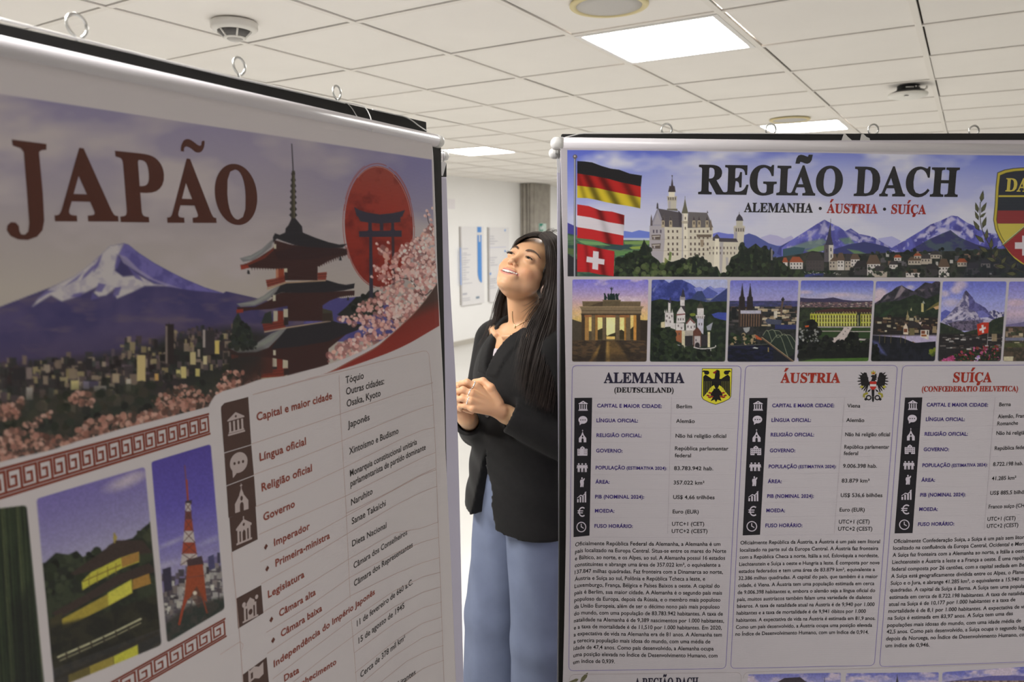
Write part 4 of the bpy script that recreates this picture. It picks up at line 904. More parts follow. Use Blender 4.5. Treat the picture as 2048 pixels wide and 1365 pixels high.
# meander bands
def fret(a0, a1, b0, b1, n):
    """a: px of the upper edge (left, right), b: px of the lower edge"""
    A = SL.uv([a0, a1]); B = SL.uv([b0, b1]); h = A[1, 1] - B[1, 1]
    U0, U1 = A[0, 0], A[1, 0]
    f = lambda x, y: np.array([U1 - x * h, (A[1, 1] + (A[0, 1] - A[1, 1]) * (x * h) / (U1 - U0)) - (1 - y) * (h + ((A[0, 1] - B[0, 1]) - h) * (x * h) / (U1 - U0))])
    def ln(pts, w):
        for p, q in zip(pts[:-1], pts[1:]):
            p, q = np.array(p, float), np.array(q, float); d = (q - p) / np.linalg.norm(q - p) * w / 2; nn = np.array([-d[1], d[0]])
            uv = np.array([f(*(p - d + nn)), f(*(q + d + nn)), f(*(q + d - nn)), f(*(p - d - nn))]); PL._add('meander_band#%d' % n, uv, [(0, 1, 2, 3)], (118, 56, 42), 3)
    L = (U1 - U0) / h
    for k in range(12):
        x0, x1 = L * k / 12, L * (k + 1) / 12; ln([(x0, .95), (x1, .95)], .09); ln([(x0, .05), (x1, .05)], .09)
    w = L / n
    for k in range(n):
        g = lambda x, y: (w * (k + x), .16 + .68 * y)
        ln([g(.06, 0), g(.06, 1), g(.86, 1), g(.86, .22), g(.38, .22), g(.38, .66), g(.62, .66)], .085); ln([g(.06, 0), g(1.06, 0)], .085)
fret((-25, 942.5), (416.2, 826.5), (-25, 1008), (419, 870.5), 17)
fret((200, 1376), (449, 1236.5), (200, 1422), (455, 1273.5), 8)
PL.line('table_outline', [(484, 1300), (486, 1290), (480, 1284), (440, 1310)], .9, (176, 150, 144))
# facts table
TC = (168, 140, 132)
PL.line('table_outline', [(505, 790), (600, 764), (700, 739), (800, 713.5), (846, 702.6), (853, 703), (857.5, 709), (861, 745), (866, 805), (871, 905), (876, 1045), (882, 1200), (888, 1365), (892, 1500)], .95, TC)
PL.line('table_outline', [(677.8, 751), (680.5, 829), (692, 1020), (693.5, 1055), (700, 1197)], .9, TC); PL.line('table_outline', [(702.5, 1240), (710, 1330), (716, 1420)], .9, TC); PL.line('table_outline', [(463, 1105), (478, 1260), (486, 1365), (494, 1450)], .9, TC)
for pts in ([(390, 715), (700, 612), (1065, 487), (1600, 300), (1765, 250)], [(405, 948), (700, 842), (1078, 690), (1500, 510), (1700, 436), (1770, 418)], [(420, 1190), (700, 1078), (1093, 893), (1550, 665), (1700, 604), (1778, 590)], [(446, 1402), (700, 1287), (1104, 1110), (1500, 912), (1700, 812), (1785, 780)], [(1110, 1240), (1450, 1072), (1650, 960), (1785, 898)]): PL.line('table_rule', pts, 3.4, TC, tf=L1)
for pts in ([(463, 405), (800, 232), (1128, 50), (1480, -142), (1700, -260), (1826, -310)], [(470, 575), (800, 392), (1135, 188), (1500, -28), (1700, -130), (1832, -182)], [(490, 790), (800, 602), (1145, 385), (1500, 180), (1700, 146), (1840, 96)], [(512, 950), (850, 740), (1152, 528), (1500, 340), (1720, 250), (1845, 214)], [(520, 1112), (850, 890), (1160, 668), (1500, 500), (1720, 410), (1852, 370)], [(560, 1310), (850, 1090), (1170, 850), (1500, 628), (1720, 520), (1858, 484)], [(720, 1333), (950, 1150), (1180, 980), (1500, 752), (1720, 640), (1862, 598)], [(1190, 1108), (1500, 880), (1720, 760), (1866, 714)], [(1196, 1262), (1500, 1020), (1720, 878), (1870, 830)], [(1204, 1380), (1500, 1130), (1720, 990), (1875, 935)], [(1390, 1340), (1600, 1170), (1760, 1090), (1880, 1050)], [(1560, 1352), (1720, 1230), (1884, 1164)]): PL.line('table_rule', pts, 3.4, TC, tf=L2)
# icon column
PL.poly(uq('icon_column'), Q(L1, [(158, 452), (160, 430), (185, 404), (365, 358), (388, 718), (182, 780)]), BRN); PL.poly(uq('icon_column'), Q(L1, [(183, 786), (388, 724), (408, 950), (199, 1030)]), BRN); PL.poly(uq('icon_column'), Q(L1, [(200, 1036), (409, 956), (425, 1187), (216, 1276)]), BRN); PL.poly(uq('icon_column'), Q(L2, [(226, 63), (428, -30), (445, 230), (246, 328)]), BRN)
PL.poly(uq('icon_column'), [(278, 688), (472, 583), (489, 800), (294, 920)], BRN, 2, L2); PL.poly(uq('icon_column'), [(330, 1276), (514, 1140), (532, 1340), (345, 1480)], BRN, 2, L2)
ICL = (168, 150, 146)
for n, x, y, w, h, sl, le, tf in (('temple', 272, 555, 128, 165, -.28, 8, L1), ('speech', 293, 870, 134, 185, -.24, 8, L1), ('church', 313, 1118, 112, 210, -.32, 6, L1), ('parliament', 338, 162, 120, 180, -.42, 6, L2), ('palace', 386, 765, 120, 170, -.5, 6, L2), ('flag', 432, 1300, 116, 190, -.6, 6, L2)):
    q = Q(tf, [(x, y)])[0]; PL.icon(uq('icon'), IC[n], q[0], q[1], w / tf[2], h / tf[2], ICL, shear=(sl, -le / tf[2]), hole=BRN)
for t, x0, y0, x1, y1, f, cap, tf in (('Capital e maior cidade', 430, 540, 1000, 372, 'b', 62, L1), ('Língua oficial', 452, 845, 803, 718, 'b', 62, L1), ('Religião oficial', 467, 1075, 848, 920, 'b', 62, L1), ('Governo', 480, 1300, 718, 1190, 'b', 60, L1), ('Imperador', 572, 282, 848, 148, 'b', 58, L2), ('Primeira-ministra', 583, 442, 1002, 220, 'b', 58, L2), ('Legislatura', 525, 684, 805, 520, 'b', 58, L2), ('Câmara alta', 612, 830, 893, 656, 'b', 56, L2), ('Câmara baixa', 625, 987, 942, 780, 'b', 56, L2), ('Independência do Império Japonês', 570, 1220, 1350, 652, 'b', 55, L2), ('Data', 650, 1330, 765, 1258, 'b', 53, L2), ('Reconhecimento', 655, 1448, 1052, 1192, 'b', 52, L2)):
    PL.text(uq('label_lettering'), t, [(x0, y0), (x1, y1)], cap, RUST, f, tf=tf)
for t, x0, y0, x1, y1, cap, tf in (('Tóquio', 1103, 257, 1240, 218, 54, L1), ('Outras cidades:', 1107, 343, 1395, 260, 54, L1), ('Osaka, Kyoto', 1112, 435, 1368, 350, 54, L1), ('Japonês', 1120, 594, 1285, 532, 52, L1), ('Xintoísmo e Budismo', 1130, 796, 1503, 634, 52, L1), ('Monarquia constitucional unitária', 1137, 963, 1643, 716, 50, L1), ('parlamentarista de partido dominante', 1140, 1040, 1710, 756, 50, L1), ('Naruhito', 1145, 1182, 1307, 1092, 50, L1), ('Sanae Takaichi', 1150, 1326, 1407, 1182, 50, L1), ('Dieta Nacional', 1175, 287, 1440, 139, 48, L2), ('Câmara dos Conselheiros', 1187, 457, 1600, 192, 48, L2), ('Câmara dos Representantes', 1190, 596, 1643, 287, 48, L2), ('11 de fevereiro de 660 a.C.', 1212, 905, 1643, 574, 48, L2), ('15 de agosto de 1945', 1225, 1037, 1578, 759, 48, L2), ('Cerca de 378 mil km²', 1240, 1302, 1585, 1005, 48, L2), ('habitantes', 1490, 1402, 1665, 1272, 46, L2)):
    PL.text(uq('value_lettering'), t, [(x0, y0), (x1, y1)], cap, INKL, 's', tf=tf)
for x, y in ((508, 287), (518, 456), (550, 850), (564, 1010)): PL.poly(uq('bullet'), [(x - 15, y + 8), (x + 2, y - 24), (x + 15, y - 8), (x - 2, y + 24)], (92, 50, 40), 4, L2)
# ------------------------------------------------------------------ print on the right banner
WR = (186, 178, 182)
HDR = (1100, 290, 4.267)
def header_right():
    c = Canvas(SR, [(1134.4, 299), (2112, 312), (1135, 553.2), (2112, 557)], .00092)
    c.fill(mixn(vgrad([(298, (92, 104, 196)), (330, (112, 124, 204)), (380, (146, 152, 210)), (430, (176, 178, 214)), (475, (196, 196, 216)), (560, (190, 190, 212))]), (205, 203, 218), 120, 3, .48, .72, 2.2))
    # pale bank of cloud round the title
    for x, y, rx, ry, a in ((1655, 375, 330, 60, .55), (1420, 360, 120, 50, .35), (1230, 470, 120, 45, .5), (1400, 430, 60, 26, .55), (1470, 420, 50, 25, .5), (1500, 480, 70, 25, .45), (1290, 425, 60, 30, .4), (1840, 470, 120, 60, .3)):
        c.ell(x, y, rx, ry, (207, 203, 217), a, soft=ry * 1.1)
    T = HDR; P = lambda pts, col, a=1., soft=None: c.poly(Q(T, pts), col, a, soft)
    # far blue hills and fields on the left
    P([(150, 665), (200, 690), (300, 740), (640, 735), (700, 745), (760, 728), (860, 745), (860, 800), (150, 800)], (108, 124, 200))
    P([(150, 665), (230, 700), (230, 800), (150, 800)], (70, 66, 140))
    P([(225, 792), (860, 795), (860, 812), (225, 812)], (180, 186, 206))
    P([(150, 755), (300, 790), (640, 812), (860, 815), (860, 1130), (150, 1130)], mixn((92, 118, 84), (50, 74, 66), 26, 5, .4, .6, 3))
    for p_, col in (([(630, 825), (860, 818), (860, 850), (640, 848)], (120, 146, 84)), ([(660, 870), (780, 865), (770, 890), (700, 890)], (140, 158, 74)), ([(550, 910), (730, 905), (700, 935), (560, 950)], (92, 130, 78)), ([(230, 815), (420, 830), (520, 860), (300, 850)], (110, 150, 96)), ([(440, 880), (650, 850), (700, 870), (600, 900)], (52, 74, 78)), ([(150, 880), (220, 890), (220, 940), (150, 930)], (82, 100, 62))): P(p_, col)
    P([(150, 930), (232, 980), (232, 1125), (150, 1125)], (44, 44, 48))
    # mountains on the right half
    T2 = (1568, 290, 4.267); R = lambda pts, col, a=1., soft=None: c.poly(Q(T2, pts), col, a, soft)
    R([(-720, 745), (-640, 770), (-560, 745), (-480, 760), (-440, 760), (-300, 800), (0, 820), (0, 960), (-760, 960)], (112, 118, 196))
    R([(-200, 790), (-120, 765), (-60, 775), (0, 800), (60, 775), (80, 790), (60, 860), (-150, 860)], (178, 172, 206))
    R([(-420, 800), (-300, 755), (-240, 775), (-130, 840), (0, 880), (0, 960), (-450, 930)], (82, 90, 152))
    R([(-40, 870), (60, 815), (120, 800), (100, 900), (0, 960), (-60, 930)], (66, 70, 130))
    R([(800, 800), (920, 780), (1000, 820), (940, 880), (860, 870)], (168, 166, 208))
    m1 = [(-20, 880), (60, 815), (180, 740), (280, 675), (345, 638), (400, 668), (470, 700), (520, 737), (570, 713), (640, 760), (760, 785), (850, 838), (930, 885), (930, 940), (-20, 950)]
    R(m1, mixn(mixn((106, 106, 186), (78, 78, 150), 22, 8, .4, .6, .7), (150, 146, 190), 9, 21, .56, .66))
    for p_ in ([(345, 645), (320, 690), (300, 760), (350, 770), (375, 720)], [(250, 730), (200, 790), (240, 780), (290, 720)], [(520, 740), (560, 800), (640, 830), (580, 760)], [(640, 770), (700, 830), (760, 820), (700, 785)], [(560, 730), (600, 740), (620, 760), (580, 745)]): R(p_, (184, 178, 205), .75, 5)
    R([(60, 870), (200, 825), (330, 800), (370, 830), (300, 870), (150, 900), (60, 900)], (112, 132, 118), .8, 4)
    R([(470, 800), (560, 790), (600, 840), (520, 850)], (100, 128, 106), .8, 4)
    R([(180, 905), (300, 865), (350, 855), (345, 900), (250, 925)], (116, 146, 84), .9, 3)
    R([(-10, 890), (90, 870), (180, 880), (160, 930), (-10, 960)], (60, 84, 96))
    R([(430, 890), (560, 848), (690, 828), (800, 850), (940, 890), (1010, 910), (700, 950), (420, 950)], (58, 62, 110))
    R([(540, 890), (640, 905), (700, 930), (600, 930)], (104, 134, 88), .9, 3)
    m2 = [(900, 890), (1060, 798), (1160, 738), (1250, 680), (1330, 650), (1430, 603), (1482, 610), (1560, 663), (1620, 690), (1720, 750), (1800, 758), (2400, 850), (2400, 960), (960, 940)]
    R(m2, mixn(mixn((96, 96, 176), (70, 68, 138), 20, 12, .4, .62, .7), (150, 148, 196), 8, 31, .57, .66))
    for p_ in ([(1430, 607), (1380, 650), (1350, 690), (1400, 680), (1440, 650), (1470, 640)], [(1480, 620), (1470, 670), (1520, 700), (1540, 680), (1500, 650)], [(1250, 690), (1210, 740), (1260, 740), (1300, 700)], [(1160, 760), (1130, 800), (1190, 790), (1240, 750)], [(1420, 720), (1440, 770), (1500, 775), (1520, 745), (1470, 735)], [(1560, 700), (1550, 750), (1600, 800), (1620, 760)], [(1300, 720), (1340, 760), (1400, 730), (1370, 710)], [(1280, 770), (1240, 800), (1290, 790), (1330, 765)]): R(p_, (196, 188, 212), .85, 4)
    R([(1080, 895), (1250, 800), (1420, 728), (1500, 790), (1640, 850), (1800, 890), (2400, 900), (2400, 960), (1080, 930)], mixn((58, 58, 100), (72, 84, 96), 24, 14, .45, .6, 2))
    # town
    R([(-60, 960), (150, 930), (240, 905), (420, 930), (700, 930), (1000, 915), (1500, 905), (2400, 860), (2400, 1150), (-60, 1150)], mixn((40, 44, 42), (62, 62, 56), 12, 15, .4, .65))
    x0, x1 = 1690, 2110
    c.blocks(90, x0, 508, x1, 552, 9, 7, [(190, 184, 178), (120, 92, 78), (96, 92, 96), (58, 60, 58), (160, 150, 140), (38, 44, 40), (44, 48, 46), (36, 40, 36)], 16)
    c.scatter(90, Q(T2, [(640, 925), (1500, 880), (2400, 850), (2400, 960), (640, 980)]), 3.2, [(36, 44, 40), (44, 54, 46), (30, 36, 36)], 17)
    def house(x, y, w, h, wall, roof, side=.0):
        R([(x, y), (x + w, y), (x + w, y + h), (x, y + h)], wall)
        R([(x - 8, y + 3), (x + w * .2, y - h * .75), (x + w * .75, y - h * .75), (x + w + 8, y + 3)], roof)
        for i in range(max(1, int(w / 26))):
            for j in range(max(1, int(h / 30))): R([(x + 8 + i * 26, y + 10 + j * 30), (x + 18 + i * 26, y + 10 + j * 30), (x + 18 + i * 26, y + 24 + j * 30), (x + 8 + i * 26, y + 24 + j * 30)], (64, 60, 62))
    W_, W2 = (200, 192, 186), (172, 160, 146); BR, DK, RD = (96, 78, 66), (62, 58, 60), (150, 78, 52)
    for h in ((-10, 1000, 40, 50, W_, RD), (50, 1000, 110, 60, W_, RD), (190, 985, 150, 90, (74, 68, 68), (62, 58, 58)), (385, 990, 70, 80, W2, BR), (455, 985, 60, 85, W_, BR), (520, 990, 70, 80, W2, DK), (570, 975, 75, 60, W_, BR), (600, 1040, 130, 70, DK, (48, 46, 48)), (710, 1015, 110, 100, W_, BR), (760, 1075, 120, 55, W2, DK), (900, 1020, 70, 40, W_, DK), (1060, 985, 110, 40, W2, BR), (1040, 1090, 120, 40, W_, BR), (1170, 970, 90, 50, W2, DK), (1320, 1040, 90, 90, W_, BR), (1210, 1060, 110, 60, DK, (50, 48, 50)), (1480, 1000, 80, 40, W2, RD), (1560, 1050, 110, 60, (90, 84, 82), DK), (1680, 1010, 80, 40, W2, DK), (940, 960, 60, 30, W_, RD), (1250, 935, 80, 36, W2, DK), (1110, 945, 60, 25, W2, RD)): house(*h)
    R([(342, 850), (385, 830), (385, 1000), (342, 1000)], (88, 82, 88)); R([(382, 830), (420, 850), (420, 960), (382, 1000)], (196, 188, 178))
    R([(352, 855), (372, 780), (398, 655), (402, 780), (422, 855)], (60, 58, 76)); c.line(Q(T2, [(398, 660), (398, 632)]), .8, (60, 58, 76))
    for x, y in ((396, 880), (398, 935), (360, 890)): R([(x, y), (x + 9, y), (x + 9, y + 28), (x, y + 28)], (62, 56, 62))
    R([(-80, 1080), (150, 1085), (340, 1100), (330, 1135), (-80, 1135)], mixn((60, 66, 120), (42, 46, 58), 10, 19, .4, .6, 3)); R([(90, 1100), (150, 1100), (150, 1130), (90, 1130)], (150, 140, 70), .7)
    c.scatter(60, Q(T2, [(-80, 1075), (420, 1075), (420, 1095), (-80, 1092)]), 2.0, [(34, 46, 34), (44, 58, 40)], 20); c.scatter(16, Q(T2, [(160, 1075), (520, 1095), (520, 1120), (160, 1112)]), 1.2, [(190, 186, 180)], 21, asp=.3)
    c.scatter(120, Q(T2, [(560, 1040), (1500, 1060), (2200, 1000), (2200, 1135), (560, 1135)]), 3.4, [(34, 42, 34), (42, 52, 38), (28, 32, 30)], 22, .85)
    R([(1560, 1000), (1760, 930), (2400, 900), (2400, 1140), (1500, 1140)], (44, 46, 60), .55, 20)
    # castle
    L_, L2, SH = (204, 194, 176), (222, 212, 192), (168, 160, 164); RF, RF2 = (84, 78, 82), (104, 98, 98)
    P([(1572, 690), (1660, 690), (1652, 850), (1610, 960), (1560, 950)], L_); P([(1572, 700), (1600, 700), (1592, 900), (1572, 880)], SH)
    P([(1566, 700), (1664, 700), (1660, 745), (1570, 745)], (186, 176, 162)); P([(1590, 645), (1645, 645), (1645, 702), (1590, 702)], (190, 182, 166)); P([(1586, 648), (1594, 618), (1615, 588), (1640, 618), (1650, 648)], (62, 58, 66)); c.line(Q(T, [(1615, 590), (1615, 575)]), .7, (70, 66, 70))
    for x in (1590, 1610, 1630, 1650): P([(x - 5, 712), (x + 4, 712), (x + 4, 740), (x - 5, 740)], (84, 76, 74))
    P([(1335, 800), (1400, 790), (1600, 825), (1570, 960), (1540, 1110), (1465, 1110), (1440, 1080), (1395, 1060), (1335, 1000)], L_)
    P([(1380, 800), (1425, 760), (1450, 795), (1590, 800), (1605, 830), (1460, 828), (1375, 815)], (74, 68, 74)); P([(1408, 800), (1442, 800), (1448, 1080), (1396, 1060)], L2); P([(1448, 830), (1480, 830), (1466, 1100), (1446, 1080)], SH, .8)
    P([(1500, 960), (1520, 960), (1530, 1110), (1505, 1110)], SH, .8)
    P([(975, 700), (1390, 700), (1388, 905), (1345, 985), (1190, 975), (1120, 1000), (960, 1030), (972, 850)], L_)
    P([(850, 690), (975, 690), (980, 800), (960, 1030), (910, 990), (848, 930)], SH)
    P([(920, 543), (1105, 575), (1130, 705), (980, 700)], RF); P([(1180, 573), (1340, 580), (1392, 704), (1170, 710)], RF2); P([(1095, 560), (1135, 600), (1140, 705), (1100, 690)], (70, 64, 70))
    P([(858, 692), (917, 543), (978, 692)], (150, 144, 156)); P([(880, 680), (917, 580), (955, 680)], SH, .8)
    c.line(Q(T, [(917, 548), (860, 690)]), .8, (92, 86, 92)); P([(908, 545), (911, 505), (917, 492), (923, 505), (926, 545)], (70, 66, 70)); P([(1338, 582), (1343, 560), (1350, 582)], (70, 66, 70))
    for x, y in ((865, 600), (973, 590), (1372, 640)): P([(x - 9, y + 90), (x - 7, y + 30), (x, y - 6), (x + 7, y + 30), (x + 10, y + 90)], (92, 82, 84) if x < 1000 else (120, 104, 92))
    for x in (1030, 1228, 1272, 1340, 965): P([(x - 14, 705), (x - 12, 640), (x, 605), (x + 12, 640), (x + 14, 705)], (176, 160, 134)); P([(x - 13, 645), (x, 605), (x + 13, 645)], (74, 68, 72)); P([(x - 4, 655), (x + 5, 655), (x + 5, 680), (x - 4, 680)], (70, 62, 60))
    # tall tower and stair turret
    P([(1003, 470), (1080, 470), (1075, 556), (1008, 556)], (190, 182, 168)); P([(1010, 480), (1030, 480), (1030, 550), (1010, 550)], SH, .8); P([(998, 438), (1082, 438), (1078, 478), (1004, 478)], (178, 168, 152)); P([(1012, 396), (1066, 396), (1064, 445), (1014, 445)], L2)
    for x in (1012, 1030, 1050, 1070): P([(x - 4, 448), (x + 4, 448), (x + 4, 470), (x - 4, 470)], (92, 82, 76))
    P([(1008, 402), (1020, 350), (1032, 352), (1042, 275), (1052, 350), (1064, 352), (1072, 402)], (66, 56, 58)); c.line(Q(T, [(1042, 280), (1042, 260)]), .8, (66, 60, 62)); c.ell(*Q(T, [(1042, 264)])[0], 1.2, 1.2, (66, 60, 70)); P([(1000, 545), (1085, 545), (1090, 565), (1040, 560), (998, 556)], (110, 104, 92))
    P([(1127, 585), (1174, 585), (1176, 985), (1120, 995)], L2); P([(1127, 590), (1140, 590), (1136, 985), (1122, 990)], SH, .8); P([(1122, 585), (1140, 520), (1152, 452), (1164, 520), (1180, 585)], (104, 100, 84)); c.line(Q(T, [(1152, 455), (1152, 440)]), .7, (80, 76, 70)); P([(1122, 650), (1180, 650), (1176, 672), (1126, 672)], (176, 164, 146))
    for y in (615, 700, 780, 860, 940): P([(1150, y), (1159, y), (1159, y + 22), (1150, y + 22)], (96, 84, 76))
    WN_ = (92, 78, 72)
    for row, y in enumerate((728, 782, 835, 882, 922)):
        for x in list(range(1004, 1115, 38)) + list(range(1195, 1375, 36)):
            if row == 4 and x > 1330: continue
            P([(x, y), (x + 13, y), (x + 13, y + 22), (x, y + 22)], WN_)
    for x in (884, 912, 945): P([(x - 6, 725), (x + 6, 725), (x + 6, 752), (x - 6, 752)], (88, 80, 92))
    for y in (770, 845): P([(866, y), (945, y - 4), (940, y + 42), (872, y + 40)], (96, 84, 78)); P([(872, y + 8), (938, y + 4), (936, y + 14), (874, y + 18)], (180, 170, 160)); P([(885, y + 16), (897, y + 16), (897, y + 36), (885, y + 36)], SH)
    c.line(Q(T, [(850, 805), (975, 805), (1390, 800)]), .5, (150, 138, 120)); c.line(Q(T, [(848, 895), (975, 905), (1385, 900)]), .5, (150, 138, 120))
    P([(1250, 765), (1380, 765), (1375, 790), (1255, 790)], (110, 96, 84)); P([(1282, 810), (1312, 810), (1308, 870), (1286, 870)], (150, 132, 112))
    for x in range(1360, 1590, 30): P([(x, 870), (x + 9, 870), (x + 9, 890), (x, 890)], WN_); P([(x, 915), (x + 8, 915), (x + 8, 935), (x, 935)], WN_)
    # forest under the castle
    fr = [(545, 1140), (556, 965), (600, 975), (640, 945), (700, 920), (735, 900), (765, 905), (785, 850), (803, 808), (825, 850), (850, 880), (870, 945), (925, 985), (960, 1035), (1000, 985), (1040, 1000), (1100, 980), (1180, 990), (1250, 952), (1320, 975), (1350, 1010), (1400, 1070), (1425, 1035), (1455, 1100), (1500, 1105), (1545, 960), (1600, 930), (1640, 850), (1690, 885), (1755, 842), (1800, 880), (1830, 858), (1870, 900), (1885, 870), (1905, 960), (1960, 980), (2048, 1060), (2160, 1085), (2160, 1140)]
    P(fr, mixn((34, 40, 34), (48, 56, 40), 9, 30, .4, .65))
    c.scatter(330, Q(T, fr), 4.0, [(30, 36, 30), (40, 50, 36), (54, 66, 42), (26, 30, 28), (36, 42, 32)], 31, .85)
    c.scatter(46, Q(T, [(600, 1040), (760, 1000), (1000, 1040), (1250, 1000), (1300, 1130), (600, 1135)]), 4.2, [(84, 94, 58), (70, 84, 50)], 32, .8)
    for x, y in ((800, 815), (1420, 1040), (1640, 862), (1755, 850), (1690, 890), (1830, 868), (1885, 880), (1940, 990), (1230, 960)):
        P([(x - 26, y + 130), (x - 12, y + 40), (x, y - 4), (x + 13, y + 45), (x + 28, y + 130)], (30, 38, 32))
    P([(1885, 890), (1900, 890), (1900, 985), (1885, 985)], (150, 140, 140), .8)
    P([(980, 960), (1010, 990), (975, 1030)], (110, 120, 60), .8); P([(1020, 910), (1040, 920), (1030, 990), (1010, 985)], (100, 118, 62), .9)
    # flagpole and the three flags, printed with their folds
    c.line(Q(T, [(213, 110), (211, 1122)]), 4.2, (92, 90, 98)); c.line(Q(T, [(210, 110), (208, 1122)]), 1.3, (196, 194, 200)); c.ell(*Q(T, [(214, 101)])[0], 4.4, 4.4, (104, 92, 90)); c.ell(*Q(T, [(211, 97)])[0], 1.8, 1.8, (190, 180, 178))
    def fold(base, xs, T=T):
        def g(X, Y):
            x = (X - T[0]) * T[2]; y = (Y - T[1]) * T[2]; k = np.ones(X.shape)
            for (xc, sl, w, a) in xs: k = k * (1 - a * np.exp(-((x - xc - sl * (y - 300)) / w) ** 2))
            return np.asarray(base, float) * k[..., None]
        return g
    f1 = [(330, .45, 34, .5), (455, .55, 38, .5), (630, .5, 36, .42), (250, .3, 22, .25)]
    P([(232, 138), (300, 142), (360, 150), (440, 180), (520, 203), (590, 212), (680, 245), (784, 262), (775, 358), (600, 320), (500, 292), (400, 272), (232, 245)], (32, 30, 32))
    P([(232, 243), (400, 270), (500, 290), (600, 318), (775, 355), (775, 450), (640, 422), (520, 397), (400, 370), (232, 349)], fold((176, 36, 32), f1))
    P([(232, 347), (400, 368), (520, 395), (640, 420), (775, 448), (770, 542), (660, 520), (560, 505), (480, 490), (400, 470), (320, 455), (232, 452)], fold((206, 180, 46), f1))
    f2 = [(345, .3, 30, .45), (500, .35, 34, .42)]
    P([(232, 508), (330, 522), (430, 560), (530, 570), (635, 600), (632, 684), (500, 662), (350, 622), (232, 604)], fold((182, 40, 42), f2))
    P([(232, 602), (350, 620), (500, 660), (632, 682), (628, 777), (500, 752), (350, 722), (232, 704)], fold((208, 198, 204), [(345, .3, 30, .12), (500, .35, 34, .12)]))
    P([(232, 702), (350, 720), (500, 750), (628, 775), (625, 857), (500, 845), (370, 810), (232, 795)], fold((182, 40, 42), f2))
    P([(232, 843), (320, 858), (430, 885), (550, 908), (543, 1122), (420, 1106), (330, 1086), (232, 1084)], fold((180, 36, 40), [(300, .2, 26, .4), (470, .2, 30, .35), (250, .1, 18, .25)]))
    P([(368, 905), (416, 912), (410, 1068), (360, 1060)], (206, 196, 200)); P([(314, 952), (466, 978), (462, 1024), (310, 1000)], (206, 196, 200))
    # laurel sprig and shield at the right edge
    c.line(bez(Q(T2, [(1675, 490), (1672, 600), (1690, 720), (1750, 850), (1850, 980), (1980, 1060), (2160, 1130)])), 1.6, (62, 60, 48))
    for x, y, an, ln in ((1690, 440, 80, 52), (1645, 535, 105, 46), (1705, 535, 62, 50), (1645, 605, 112, 42), (1698, 600, 40, 34), (1642, 690, 120, 52), (1710, 662, 72, 52), (1668, 800, 140, 52), (1728, 765, 82, 50), (1702, 893, 150, 52), (1768, 845, 85, 52), (1768, 978, 160, 52), (1812, 925, 72, 50), (1845, 1038, 172, 54), (1875, 985, 55, 46), (1940, 1100, 175, 54), (1960, 1030, 50, 44)):
        a = math.radians(an); d = np.array([math.cos(a), -math.sin(a)]); n_ = np.array([d[1], -d[0]]); p0 = np.array([x, y], float)
        lf = [p0 - d * ln, p0 - d * ln * .3 + n_ * ln * .36, p0 + d * ln * .35 + n_ * ln * .24, p0 + d * ln, p0 + d * ln * .35 - n_ * ln * .24, p0 - d * ln * .3 - n_ * ln * .36]
        R(lf, (46, 46, 38)); R([p0 + (q - p0) * .78 for q in lf], (92, 92, 64)); c.line(Q(T2, [p0 - d * ln, p0 + d * ln * .7]), .6, (58, 58, 42))
    def sh(k):
        pts = [(2087, 190), (1960, 198), (1880, 212), (1820, 236), (1806, 350), (1797, 520), (1785, 640), (1800, 722), (1830, 790), (1872, 860), (1915, 920), (1965, 975), (2020, 1015), (2087, 1050)]
        h = [(2087 + (x - 2087) * (1 - k / 300.), 620 + (y - 620) * (1 - k / 430.)) for x, y in pts]; return h + [(2 * 2087 - x, y) for x, y in h[::-1]]
    R(sh(0), (54, 52, 40)); R(sh(6), (182, 164, 62)); R(sh(26), (40, 40, 34)); i_ = sh(30)
    R(i_, (46, 48, 58)); clip = [(x, y) for x, y in i_]
    def band(y0, y1, col):
        pts = [(x, y) for x, y in clip]; xs = [x for x, y in pts if y0 - 40 <= y <= y1 + 40]; 
        L = [(x, y) for x, y in i_[:14] if y0 < y < y1]; xi = lambda yy: float(np.interp(yy, [q[1] for q in i_[:14]], [q[0] for q in i_[:14]]))
        l = [(xi(y0), y0)] + L + [(xi(y1), y1)]; R(l + [(2 * 2087 - x, y) for x, y in l[::-1]], col)
    band(430, 446, (190, 172, 66)); band(446, 560, (46, 50, 58)); band(560, 672, (132, 52, 54)); band(672, 860, (190, 174, 78)); band(858, 1046, (142, 48, 52))
    R([(1876, 856), (2087, 676), (2300, 856), (2230, 940), (2087, 1044), (1945, 940)], (142, 48, 52)); c.line(Q(T2, [(1866, 852), (2087, 668)]), 3, (70, 92, 60)); c.line(Q(T2, [(1866, 848), (2087, 664)]), 1.4, (206, 196, 150))
    R([(2032, 775), (2105, 775), (2105, 945), (2032, 945)], (200, 190, 196)); R([(1970, 832), (2170, 832), (2170, 888), (1970, 888)], (200, 190, 196))
    c.outside(Q((0, 0, 1), [(1134.4, 300.3), (1348, 302.2), (1560, 304.5), (1800, 308.8), (2048, 311.6), (2112, 312.4), (2112, 556.3), (2048, 556), (1580, 554.6), (1135.2, 553.2)]), WR)
    return c.build('printed_panorama', sheetR)

